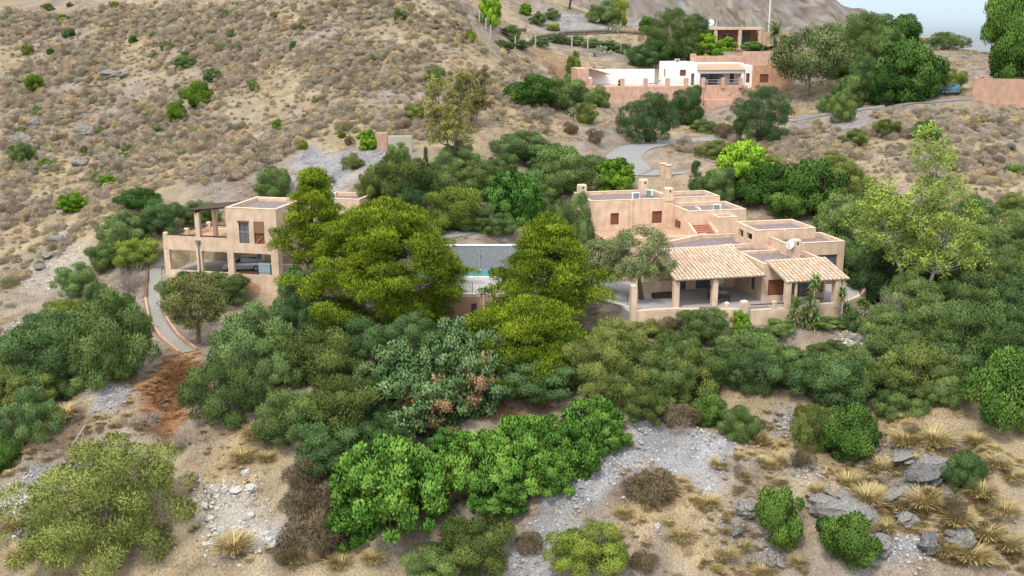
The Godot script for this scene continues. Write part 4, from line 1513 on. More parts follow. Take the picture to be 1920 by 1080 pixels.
func main_house() -> void:
	var o := thing("tiled_villa", Vector3(10.57, 0, -87.6), deg_to_rad(13), "large rambling sandy stucco villa with flat roofs and two tiled porches", "house")
	var S: Material = M.stucco
	var R: Material = M.roofing
	# upper storey with its chimneys
	block(o, 2.7, 12.1, -1.0, 6.2, -28.0, -21.6, S, R, [[4.96, 3.6, 5.9, 4.86], [9.66, 3.57, 10.8, 4.9]], [[-24.6, 3.4, -23.6, 4.9]])
	window(o, Vector3(4.96, 3.6, -21.6), 0.94, 1.26, 0.0, "shutter")
	window(o, Vector3(9.66, 3.57, -21.6), 1.14, 1.33, 0.0, "shutter")
	window(o, Vector3(2.7, 3.4, -24.6), 1.0, 1.5, -PI / 2, "shutter")
	block(o, 0.6, 2.68, 0.0, 4.7, -28.4, -24.9, S, R)
	chimney(o, 3.35, -27.0, 5.8, 7.25, 0.95, S)
	chimney(o, 11.6, -21.95, 5.9, 7.35, 0.95, S)
	chimney(o, 10.7, -27.3, 5.8, 7.55, 0.95, S)
	sbox("downpipe", Vector3(7.05, 3.1, -21.6), Vector3(7.45, 6.2, -21.44), M.stucco_pale, o, 0.06)
	# block beside it, and the higher one behind
	block(o, 12.12, 18.7, 0.0, 5.4, -23.0, -17.6, S, R)
	block(o, 12.14, 18.1, 0.0, 6.0, -27.2, -23.02, S, R)
	# roof terrace in front of the upper storey
	var tp := Geo.new()
	tp.prism(PackedVector2Array([Vector2(4.8, -10.7), Vector2(13.1, -15.7), Vector2(13.1, -17.6), Vector2(12.1, -17.6), Vector2(12.1, -21.58), Vector2(2.72, -21.58), Vector2(2.72, -11.5)]), -0.5, 3.1)
	part("terrace_floor", tp.done(), M.terracotta_floor, o)
	wall_line("low_wall", o, [Vector2(2.85, -11.4), Vector2(4.8, -10.6), Vector2(13.3, -15.6)], 0.16, -0.4, 3.5, S)
	# outside stair between two raking walls, stair tower
	for q in [[12.1, 5.35], [14.45, 5.3]]:
		var g := Geo.new()
		var x: float = q[0]
		var a := [Vector3(x, 2.9, -21.5), Vector3(x, q[1], -21.5), Vector3(x, q[1], -20.7), Vector3(x, 3.55, -15.5), Vector3(x, 2.9, -15.5)]
		var w := Vector3(0.26, 0, 0)
		for k in range(1, 4):
			g.tri(a[0], a[k], a[k + 1], Vector3.LEFT, Vector3.LEFT, Vector3.LEFT)
			g.tri(a[0] + w, a[k] + w, a[k + 1] + w, Vector3.RIGHT, Vector3.RIGHT, Vector3.RIGHT)
		g.face(a[1], a[2], a[2] + w, a[1] + w, Vector3.UP)
		g.face(a[2], a[3], a[3] + w, a[2] + w, Vector3(0, 0.95, 0.3))
		g.face(a[3], a[4], a[4] + w, a[3] + w, Vector3.BACK)
		part("stair_wall", g.done(), S, o)
	for k in 11:
		sbox("step", Vector3(12.37, 2.9, -20.4 + k * 0.42), Vector3(14.44, 4.95 - k * 0.16, -19.96 + k * 0.42), M.red_steps, o, 0.015)
	block(o, 14.72, 16.8, 2.0, 5.0, -17.55, -15.6, S, R)
	sbox("hatch_frame", Vector3(12.04, 3.3, -20.9), Vector3(12.12, 4.05, -19.5), M.timber, o, 0.02)
	sbox("hatch", Vector3(12.02, 3.38, -20.8), Vector3(12.05, 3.97, -19.6), M.shutter, o, 0.0)
	# ground floor behind the long porch
	block(o, 4.3, 16.9, -1.0, 3.3, -15.4, -6.6, S, R, [[6.6, 0.0, 7.6, 2.1], [8.6, 0.0, 10.6, 2.2]])
	window(o, Vector3(6.6, 0.0, -6.6), 1.0, 2.1, 0.0, "glass")
	window(o, Vector3(8.6, 0.0, -6.6), 2.0, 2.2, 0.0, "glass")
	sbox("low_wall", Vector3(4.3, 3.25, -9.6), Vector3(4.62, 3.6, -6.9), S, o, 0.08)
	chimney(o, 4.75, -8.9, 2.8, 3.98, 0.62, S)
	# right-hand volumes
	block(o, 15.6, 21.9, 0.0, 4.9, -13.5, -8.6, S, R, [], [[-12.6, 3.6, -11.6, 4.4], [-10.9, 3.75, -9.6, 4.4]])
	block(o, 17.0, 23.1, -1.0, 4.2, -9.62, -5.1, S, R, [[20.2, 0.05, 22.4, 3.0]])
	window(o, Vector3(20.2, 0.05, -5.1), 2.2, 2.95, 0.0, "glass")
	block(o, 12.62, 18.98, -1.2, 3.4, -9.7, -1.0, S, R, [[13.22, 0.43, 14.86, 1.92], [15.3, 0.15, 17.4, 2.1], [17.8, 0.5, 18.8, 1.45]], [[-3.4, 0.6, -2.5, 2.0]])
	window(o, Vector3(13.22, 0.43, -1.0), 1.64, 1.49, 0.0, "shutter")
	window(o, Vector3(15.3, 0.15, -1.0), 2.1, 1.95, 0.0, "glass")
	window(o, Vector3(17.8, 0.5, -1.0), 1.0, 0.95, 0.0, "shutter")
	window(o, Vector3(12.62, 0.6, -3.4), 0.9, 1.4, -PI / 2, "glass")
	chimney(o, 17.1, -3.6, 3.0, 5.0, 0.8, S)
	sbox("vent_stack", Vector3(18.2, 4.0, -8.3), Vector3(18.45, 5.0, -8.05), M.stucco_pale, o, 0.05)
	# long porch
	sbox("porch_floor", Vector3(-0.3, -1.4, -6.6), Vector3(12.6, -0.02, 0.5), M.paving, o, 0.03)
	sbox("low_wall", Vector3(0.15, -1.5, 0.22), Vector3(4.2, 0.28, 0.52), S, o, 0.1)
	wall_line("low_wall", o, [Vector2(4.2, 0.45), Vector2(9.4, 1.7)], 0.16, -1.5, 0.22, S)
	sbox("pier", Vector3(9.2, -1.5, 1.5), Vector3(9.95, 0.95, 2.15), S, o, 0.16)
	sbox("pier", Vector3(7.95, -0.8, 1.0), Vector3(8.45, 0.75, 1.5), S, o, 0.14)
	for q in [[-0.1, 0.3, -1.6, 2.5], [4.15, -0.55, -0.2, 2.5], [7.75, -0.45, -0.2, 2.55]]:
		sbox("post", Vector3(q[0] - 0.27, q[2], q[1] - 0.27), Vector3(q[0] + 0.27, q[3], q[1] + 0.27), S, o, 0.06)
	sbox("beam", Vector3(3.9, 2.42, -0.75), Vector3(12.6, 2.62, -0.42), M.timber, o, 0.02)
	sbox("low_wall", Vector3(2.2, -0.05, -5.2), Vector3(5.9, 1.3, -4.95), S, o, 0.06)
	sbox("bench", Vector3(3.4, -0.02, -4.6), Vector3(5.4, 0.42, -3.9), M.dark_timber, o, 0.04)
	tile_roof(o, Vector3(3.86, 2.6, -0.05), Vector3(12.45, 2.6, -0.05), Vector3(3.8, 3.95, -5.6), Vector3(12.45, 3.95, -7.4), 23, 13)
	sbox("ridge", Vector3(3.75, 3.75, -7.2), Vector3(12.6, 3.98, -7.0), S, o, 0.07)
	for k in 14:
		rail(o, Vector3(4.1 + k * 0.63, 2.50, -0.02), Vector3(4.1 + k * 0.63, 3.62, -5.4), 0.05, M.timber, "rafter")
	# short porch
	sbox("porch_floor", Vector3(12.4, -1.5, -1.0), Vector3(19.3, 0.0, 2.15), M.paving, o, 0.03)
	for q in [[13.65, 1.85, 0.27, -1.5], [18.45, 1.75, 0.3, -1.5], [19.1, 1.75, 0.14, -1.5], [14.4, 1.95, 0.12, 0.0], [17.6, -0.6, 0.25, 0.0]]:
		sbox("post", Vector3(q[0] - q[2], q[3], q[1] - q[2]), Vector3(q[0] + q[2], 2.42, q[1] + q[2]), S, o, 0.06)
	sbox("low_wall", Vector3(16.5, -1.6, 1.98), Vector3(18.2, 0.35, 2.3), S, o, 0.08)
	sbox("low_wall", Vector3(14.55, -1.6, 1.98), Vector3(16.2, 0.2, 2.3), S, o, 0.08)
	sbox("pier", Vector3(16.1, -1.5, 1.9), Vector3(16.6, 0.7, 2.35), S, o, 0.1)
	sbox("low_wall", Vector3(10.2, -1.5, 1.7), Vector3(13.4, 0.1, 2.0), S, o, 0.08)
	rail(o, Vector3(10.2, 0.5, 1.85), Vector3(13.4, 0.5, 1.85), 0.06, M.timber)
	sbox("pier", Vector3(12.2, -0.5, 1.65), Vector3(12.65, 0.75, 2.05), S, o, 0.1)
	sbox("plinth", Vector3(12.35, -1.55, 2.0), Vector3(19.38, -0.06, 2.19), S, o, 0.02)
	sbox("footing", Vector3(14.4, -2.6, 1.9), Vector3(19.35, -1.35, 2.5), M.stucco_patch, o, 0.08)
	sbox("beam", Vector3(13.4, 2.26, 1.75), Vector3(19.3, 2.44, 2.0), M.timber, o, 0.02)
	tile_roof(o, Vector3(13.35, 2.42, 2.15), Vector3(19.5, 2.42, 2.15), Vector3(13.0, 3.62, -1.3), Vector3(19.0, 3.62, -1.3), 15, 9)
	sbox("ridge", Vector3(12.95, 3.45, -1.42), Vector3(19.05, 3.7, -1.22), S, o, 0.07)
	# paved terrace round the end of the house
	var te := Geo.new()
	te.prism(PackedVector2Array([Vector2(19.3, 1.9), Vector2(19.3, -1.0), Vector2(19.0, -1.0), Vector2(19.0, -5.1), Vector2(23.1, -5.1), Vector2(23.1, -9.6), Vector2(26.6, -11.6), Vector2(28.4, -8.7), Vector2(24.7, -3.1), Vector2(21.4, 0.6)]), -2.6, -0.05)
	part("terrace_floor", te.done(), M.paving, o)
	wall_line("low_wall", o, [Vector2(26.6, -11.6), Vector2(28.4, -8.7), Vector2(24.7, -3.1), Vector2(21.4, 0.6), Vector2(19.4, 1.9)], 0.17, -2.8, 0.42, S)
	for q in [[26.6, -11.4], [28.3, -8.7], [26.6, -5.9]]:
		sbox("pier", Vector3(q[0] - 0.34, -1.0, q[1] - 0.34), Vector3(q[0] + 0.34, 1.05, q[1] + 0.34), S, o, 0.12)
	rail(o, Vector3(26.6, 0.85, -11.4), Vector3(28.3, 0.85, -8.7), 0.06, M.dark_timber)
	rail(o, Vector3(26.4, 0.62, -5.8), Vector3(21.6, 0.62, 0.5), 0.07, M.dark_timber)
	rail(o, Vector3(27.2, -1.0, -6.2), Vector3(27.1, 2.2, -6.2), 0.035, M.timber, "stake")
	# things on and about the house
	aircon(o.to_global(Vector3(7.85, 6.2, -21.9)), deg_to_rad(13), "white air conditioner on the front edge of the highest flat roof")
	aircon(o.to_global(Vector3(10.7, 5.9, -25.4)), deg_to_rad(-40), "white air conditioner in the middle of the highest flat roof")
	aircon(o.to_global(Vector3(16.0, 5.1, -19.0)), deg_to_rad(-30), "white air conditioner on the lower roof beside the stair")
	aircon(o.to_global(Vector3(0.45, 3.6, -26.5)), deg_to_rad(-77), "white air conditioner on the side wall near the slim bluish tree")
	dish(o.to_global(Vector3(16.5, 3.3, -3.4)), 0.45, Vector3(-0.75, 0.35, 0.6), "pale satellite dish beside the porch roof chimney", 1.25)
	var tb := thing("garden_table", o.to_global(Vector3(9.0, 0, -2.2)), deg_to_rad(13), "dark outdoor table under the long tiled porch", "table")
	sbox("table_top", Vector3(-0.9, 0.70, -0.5), Vector3(0.9, 0.75, 0.5), M.steel, tb, 0.02)
	for q in [[-0.8, -0.42], [0.8, -0.42], [-0.8, 0.42], [0.8, 0.42]]:
		sbox("leg", Vector3(q[0] - 0.03, 0, q[1] - 0.03), Vector3(q[0] + 0.03, 0.70, q[1] + 0.03), M.iron, tb, 0.0)
	var names := ["dark chair at the porch table, front side toward the pier", "dark chair at the porch table, front side toward the middle post", "dark chair at the porch table, wall side toward the pier", "dark chair at the porch table, wall side toward the middle post"]
	for k in 4:
		var sx := 0.45 if k % 2 == 0 else -0.45
		var sz := 0.85 if k < 2 else -0.85
		chair(o.to_global(Vector3(9.0 + sx, 0, -2.2 + sz)), deg_to_rad(13) + (0.0 if k >= 2 else PI), M.iron, names[k], "chairs at the porch table")
	chair(o.to_global(Vector3(14.9, 0, 0.6)), deg_to_rad(13), M.reed, "round backed cane chair in the short porch", "")
	chair(o.to_global(Vector3(17.3, 0, 0.9)), deg_to_rad(-60), M.dark_timber, "low dark chair behind the short porch wall", "")
	var ln := thing("hanging_cloth", o.to_global(Vector3(9.3, 1.15, -3.4)), deg_to_rad(20), "pale cloth hanging in the shade of the long porch", "cloth")
	var cg := Geo.new()
	for k in 8:
		var x0 := -0.7 + k * 0.175
		cg.quad(Vector3(x0, 0.1 * sin(k * 2.0), 0.06 * sin(k * 1.7)), Vector3(x0 + 0.175, 0.1 * sin(k * 2.0 + 2.0), 0.06 * sin(k * 1.7 + 1.7)), Vector3(x0 + 0.175, 1.25, 0), Vector3(x0, 1.25, 0), Vector3.BACK, Vector3.BACK, Vector3.BACK, Vector3.BACK)
	part("cloth", cg.done(), M.linen, ln)
	rail(ln, Vector3(-1.0, 1.26, 0), Vector3(1.0, 1.26, 0), 0.015, M.steel, "line")


func chair(at: Vector3, turn: float, mt: Material, label: String, group: String) -> void:
	var c := thing("garden_chair", at, turn, label, "chair", group)
	sbox("seat", Vector3(-0.24, 0.42, -0.24), Vector3(0.24, 0.47, 0.24), mt, c, 0.02)
	var g := Geo.new()
	for k in 7:
		var a := PI * k / 6.0
		g.tube(Vector3(-cos(a) * 0.22, 0.47, -0.22), Vector3(-cos(a) * 0.25, 0.62 + sin(a) * 0.36, -0.27), 0.02, 0.02, 4)
		if k < 6:
			var b := PI * (k + 1) / 6.0
			g.tube(Vector3(-cos(a) * 0.25, 0.62 + sin(a) * 0.36, -0.27), Vector3(-cos(b) * 0.25, 0.62 + sin(b) * 0.36, -0.27), 0.025, 0.025, 4)
	part("backrest", g.done(), mt, c)
	for q in [[-0.2, -0.2], [0.2, -0.2], [-0.2, 0.2], [0.2, 0.2]]:
		sbox("leg", Vector3(q[0] - 0.02, 0, q[1] - 0.02), Vector3(q[0] + 0.02, 0.42, q[1] + 0.02), mt, c, 0.0)


func pool_terrace() -> void:
	var o := thing("pool_terrace", Vector3.ZERO, 0.0, "paved pool terrace between the two houses with a grey retaining wall", "terrace")
	var fr := Geo.new()
	fr.prism(PackedVector2Array([Vector2(-16, -100.9), Vector2(-16, -93.8), Vector2(-3.7, -94), Vector2(3, -93.9), Vector2(7.9, -92.2), Vector2(9.2, -90.9), Vector2(10.3, -89.3), Vector2(10.7, -88.2), Vector2(12.5, -89.6), Vector2(15.2, -94.5), Vector2(13.2, -104.4), Vector2(3.2, -104.4), Vector2(3.2, -100.9)]), -2.8, 0.0)
	part("paving", fr.done(), M.paving, o)
	var k0 := PackedVector2Array([Vector2(-16, -93.8), Vector2(-3.7, -94), Vector2(3, -93.9), Vector2(7.9, -92.2), Vector2(9.2, -90.9), Vector2(10.3, -89.3)])
	for k in k0.size() - 1:
		var a := Vector3(k0[k].x, 0, k0[k].y)
		var b := Vector3(k0[k + 1].x, 0, k0[k + 1].y)
		var g := Geo.new()
		g.box(Vector3(0, -0.12, -0.28), Vector3((b - a).length(), 0.04, 0.08), 0.03)
		part("coping", g.done(), M.coping, o, a, atan2(-(b - a).z, (b - a).x))
	# retaining wall, basin and water
	sbox("retaining_wall", Vector3(-17, -1.5, -104.6), Vector3(4.6, 2.45, -104.1), M.grey_wall, o, 0.03)
	sbox("wall_cap", Vector3(-17.02, 2.45, -104.65), Vector3(4.62, 2.56, -104.05), M.coping, o, 0.03)
	sbox("basin", Vector3(-13.0, -1.5, -104.08), Vector3(3.19, -1.3, -100.92), M.pool_tile, o, 0.0)
	for q in [[-13.2, -1.5, -101.05, 3.19, 0.03, -100.72], [-13.2, -1.5, -104.08, -12.9, 0.03, -101.05], [2.9, -1.5, -104.08, 3.19, 0.03, -101.05]]:
		sbox("basin_edge", Vector3(q[0], q[1], q[2]), Vector3(q[3], q[4], q[5]), M.white_paint, o, 0.02)
	for q in [[-12.9, -104.09, 2.9, -104.06], [-12.9, -101.08, 2.9, -101.045]]:
		sbox("basin_side", Vector3(q[0], -1.4, q[1]), Vector3(q[2], -0.02, q[3]), M.pool_tile, o, 0.0)
	var wt := Geo.new()
	wt.face(Vector3(-12.9, -0.12, -104.05), Vector3(2.9, -0.12, -104.05), Vector3(2.9, -0.12, -101.09), Vector3(-12.9, -0.12, -101.09), Vector3.UP)
	var ww := part("pool_water", wt.done(), M.pool_water, self)
	tag(ww, "turquoise swimming pool water below the grey wall", "water", "", "structure")
	# store room under the terrace edge
	part("store_wall", cutwall(12.0, 2.7, 0.3, [[5.6, 0.2, 6.1, 2.0], [8.6, 0.6, 9.4, 1.6]]), M.stucco_salmon, o, Vector3(-9.4, -2.82, -93.55))
	sbox("door", Vector3(-3.8, -2.6, -93.8), Vector3(-3.3, -0.82, -93.7), M.dark_room, o, 0.0)
	sbox("hatch", Vector3(-0.8, -2.2, -93.8), Vector3(0.0, -1.22, -93.7), M.steel, o, 0.0)
	rail(o, Vector3(-2.6, -2.6, -93.48), Vector3(-2.6, -0.1, -93.48), 0.06, M.coping, "drainpipe")
	for q in [[-3.68, -94.2], [7.9, -92.4], [9.15, -91.1], [10.25, -89.5]]:
		rail(o, Vector3(q[0], 0, q[1]), Vector3(q[0], 1.1, q[1]), 0.025, M.iron, "railing_post")
	for q in [[7.9, -92.4, 9.15, -91.1], [9.15, -91.1, 10.25, -89.5]]:
		rail(o, Vector3(q[0], 1.05, q[1]), Vector3(q[2], 1.05, q[3]), 0.008, M.iron, "wire")
	var sh := thing("pool_shower", Vector3(-3.3, -0.02, -103.9), 0.0, "slim steel pool shower against the grey wall", "shower")
	rail(sh, Vector3.ZERO, Vector3(0, 2.0, 0), 0.03, M.steel, "pipe")
	rail(sh, Vector3(0, 2.0, 0), Vector3(0, 2.05, 0.35), 0.025, M.steel, "arm")
	sbox("base", Vector3(-0.15, 0, -0.12), Vector3(0.15, 0.08, 0.15), M.white_paint, sh, 0.02)
	var pt := thing("terracotta_pot", Vector3(-4.4, -2.7, -93.1), 0.0, "red pot beside the store room door under the pool terrace", "pot")
	var pg := Geo.new()
	pg.tube(Vector3.ZERO, Vector3(0, 0.7, 0), 0.22, 0.34, 10)
	part("pot", pg.done(), M.pot, pt)
	var pg2 := Geo.new()
	pg2.tube(Vector3(0, 0.64, 0), Vector3(0, 0.74, 0), 0.37, 0.37, 10)
	part("rim", pg2.done(), M.pot, pt)


func white_house() -> void:
	var o := thing("white_villa", Vector3(28.42, 14.4, -184.85), deg_to_rad(8), "white and pink villa above a long pink terrace wall", "house")
	var P: Material = M.stucco_pink
	var Wt: Material = M.whitewash
	sbox("terrace_wall", Vector3(-16.0, -6.0, -8.0), Vector3(4.9, -0.02, 1.2), P, o, 0.08)
	sbox("terrace_wall", Vector3(4.9, -3.2, -3.0), Vector3(13.0, -0.04, 0.9), P, o, 0.08)
	for k in 8:
		var px: float = [-15.2, -9.6, -5.5, -1.6, 1.75, 4.8, 8.4, 11.6][k]
		sbox("pier", Vector3(px - 0.33, -0.5, 0.62), Vector3(px + 0.33, 1.3, 1.24), P, o, 0.06)
		if k < 7:
			var nx: float = [-9.6, -5.5, -1.6, 1.75, 4.8, 8.4, 11.6][k]
			for y in [0.5, 0.95]:
				rail(o, Vector3(px, y, 0.95), Vector3(nx, y, 0.95), 0.04, M.steel)
	sbox("pool_wall", Vector3(-15.4, -0.1, -5.6), Vector3(-2.2, 2.6, -5.2), Wt, o, 0.05)
	sbox("pool_wall", Vector3(-15.4, -0.1, -5.2), Vector3(-15.0, 1.5, 0.6), Wt, o, 0.05)
	sbox("gable", Vector3(-17.4, -4.0, -5.2), Vector3(-15.42, 3.0, 0.4), P, o, 0.06)
	tile_roof(o, Vector3(-11.2, 1.9, -1.5), Vector3(-11.2, 1.9, -5.4), Vector3(-15.4, 3.1, -1.5), Vector3(-15.4, 3.1, -5.4), 8, 8, false)
	block(o, -0.9, 4.0, -0.5, 3.85, -7.0, 0.0, Wt, P, [[0.86, 1.6, 1.96, 2.65], [2.9, 0.0, 3.5, 2.0]], [[-4.0, 1.3, -3.0, 2.7]])
	window(o, Vector3(0.86, 1.6, 0), 1.1, 1.05, 0.0, "shutter")
	window(o, Vector3(2.9, 0.0, 0), 0.6, 2.0, 0.0, "glass")
	window(o, Vector3(-0.9, 1.3, -4.0), 1.0, 1.4, -PI / 2, "shutter")
	block(o, 4.02, 13.3, -0.5, 3.6, -8.0, -2.5, Wt, P, [[5.2, 0.0, 9.6, 2.2], [10.8, 0.2, 11.6, 2.2]])
	window(o, Vector3(5.2, 0.0, -2.5), 2.2, 2.2, 0.0, "glass")
	window(o, Vector3(7.4, 0.0, -2.5), 2.2, 2.2, 0.0, "glass")
	window(o, Vector3(10.8, 0.2, -2.5), 0.8, 2.0, 0.0, "shutter")
	tile_roof(o, Vector3(3.9, 2.55, 0.5), Vector3(12.5, 2.55, 0.5), Vector3(3.9, 3.5, -2.6), Vector3(12.5, 3.5, -2.6), 22, 7, false)
	sbox("beam", Vector3(3.9, 2.0, 0.0), Vector3(12.5, 2.5, 0.3), Wt, o, 0.04)
	for x in [4.2, 12.2]:
		sbox("post", Vector3(x - 0.28, -0.1, 0.0), Vector3(x + 0.28, 2.02, 0.32), Wt, o, 0.04)
	block(o, 12.6, 13.9, -0.5, 3.3, -3.0, 0.3, Wt, P, [[12.8, 0.4, 13.5, 2.0]])
	window(o, Vector3(12.8, 0.4, 0.3), 0.7, 1.6, 0.0, "shutter")
	block(o, 13.92, 21.2, -4.0, 3.3, -6.0, 0.6, M.stucco_orange, P, [[15.25, 0.4, 16.85, 1.85]])
	window(o, Vector3(15.25, 0.4, 0.6), 1.6, 1.45, 0.0, "shutter")
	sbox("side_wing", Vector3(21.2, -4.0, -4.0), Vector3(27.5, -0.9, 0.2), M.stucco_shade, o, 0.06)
	chimney(o, 5.2, -6.5, 3.3, 5.2, 0.9, P)
	sbox("back_wall", Vector3(6.5, 2.0, -12.4), Vector3(16.5, 4.7, -12.0), P, o, 0.05)
	sbox("back_wall", Vector3(16.5, 2.0, -12.42), Vector3(25.0, 5.45, -12.02), P, o, 0.05)
	part("lower_wall", cutwall(5.5, 4.2, 0.3, [[4.3, 1.6, 5.1, 2.6]]), P, o, Vector3(5.1, -6.6, 3.0))
	sbox("lower_block", Vector3(5.1, -6.6, 0.92), Vector3(10.6, -2.42, 2.7), P, o, 0.04)
	sbox("stair_wall", Vector3(12.6, -3.0, 0.62), Vector3(16.4, -0.6, 1.6), M.stucco_orange, o, 0.08)
	for k in 8:
		sbox("step", Vector3(12.2 + k * 0.5, -3.0, 1.62), Vector3(12.72 + k * 0.5, -0.4 - k * 0.28, 2.8), P, o, 0.02)
	rail(o, Vector3(9.2, -1.9, 1.3), Vector3(12.0, -0.4, 1.3), 0.04, M.iron)
	sbox("garden_wall", Vector3(21.5, -5.2, 3.0), Vector3(27.0, -3.6, 3.4), M.grey_wall, o, 0.05)
	var ac := Vector3(1.2, 3.7, -3.0)
	aircon(o.to_global(ac), 0.1, "white air conditioner on the white house's flat roof")
	var lg := thing("sun_lounger", o.to_global(Vector3(-3.6, 0, -0.4)), 0.3, "blue sun lounger on the white house's pool terrace", "sun lounger")
	sbox("bed", Vector3(-0.9, 0.3, -0.35), Vector3(0.6, 0.42, 0.35), M.blue_tarp, lg, 0.04)
	var bk := sbox("backrest", Vector3(0, 0, -0.35), Vector3(0.8, 0.1, 0.35), M.blue_tarp, lg, 0.04)
	bk.position = Vector3(0.55, 0.36, 0)
	bk.rotation.z = 0.7
	for q in [[-0.8, -0.28], [0.5, -0.28], [-0.8, 0.28], [0.5, 0.28]]:
		sbox("leg", Vector3(q[0] - 0.03, 0, q[1] - 0.03), Vector3(q[0] + 0.03, 0.31, q[1] + 0.03), M.steel, lg, 0.0)
	for k in 2:
		chair(o.to_global(Vector3(5.8 + k * 2.4, 0, -0.6)), deg_to_rad(190.0), M.white_paint, ["white terrace chair before the glass doors, nearer the white block", "white terrace chair before the glass doors, nearer the porch end"][k], "")


func top_house() -> void:
	var o := thing("hilltop_house", Vector3(48.3, 20.6, -224.94), deg_to_rad(4), "low terracotta bungalow with a flat porch roof at the hilltop", "house")
	sbox("porch_roof", Vector3(-7.2, 3.15, -6.0), Vector3(4.2, 3.75, 0.3), M.stucco_pale, o, 0.06)
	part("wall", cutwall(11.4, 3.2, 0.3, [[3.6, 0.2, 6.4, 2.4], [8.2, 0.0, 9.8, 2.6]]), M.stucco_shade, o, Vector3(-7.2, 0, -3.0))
	window(o, Vector3(-3.6, 0.2, -3.0), 2.8, 2.2, 0.0, "white")
	window(o, Vector3(1.0, 0.0, -3.0), 1.6, 2.6, 0.0, "glass")
	for x in [-5.6, -0.4, 3.9]:
		sbox("post", Vector3(x - 0.36, -1.0, -0.4), Vector3(x + 0.36, 3.17, 0.2), M.stucco_pale, o, 0.05)
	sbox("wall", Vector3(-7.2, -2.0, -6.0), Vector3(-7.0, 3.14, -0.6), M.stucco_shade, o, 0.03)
	sbox("floor", Vector3(-7.2, -2.0, -5.9), Vector3(4.2, 0.0, 0.0), M.stucco_pink, o, 0.04)
	block(o, 4.25, 10.4, -2.0, 2.6, -6.0, -0.5, M.stucco_pink, M.roofing, [[6.2, 0.0, 7.0, 1.9], [8.4, 0.0, 9.6, 2.0]])
	window(o, Vector3(6.2, 0.0, -0.5), 0.8, 1.9, 0.0, "white")
	window(o, Vector3(8.4, 0.0, -0.5), 1.2, 2.0, 0.0, "glass")
	sbox("side_block", Vector3(-12.0, -1.0, -6.0), Vector3(-7.22, 4.3, -1.5), M.stucco_pale, o, 0.08)
	chimney(o, -10.9, -4.0, 4.2, 5.9, 0.6, M.stucco_pale)
	chimney(o, -7.9, -3.4, 4.0, 5.5, 0.7, M.stucco_pale)
	dish(o.to_global(Vector3(-6.4, 3.7, -1.0)), 0.75, Vector3(-0.5, 0.4, 0.8), "white satellite dish on the hilltop bungalow roof", 0.9)
	rail(o, Vector3(-5.2, 3.7, -1.2), Vector3(-5.2, 5.2, -1.2), 0.06, M.coping, "vent_pipe")


# ---------------------------------------------------------------- the scene

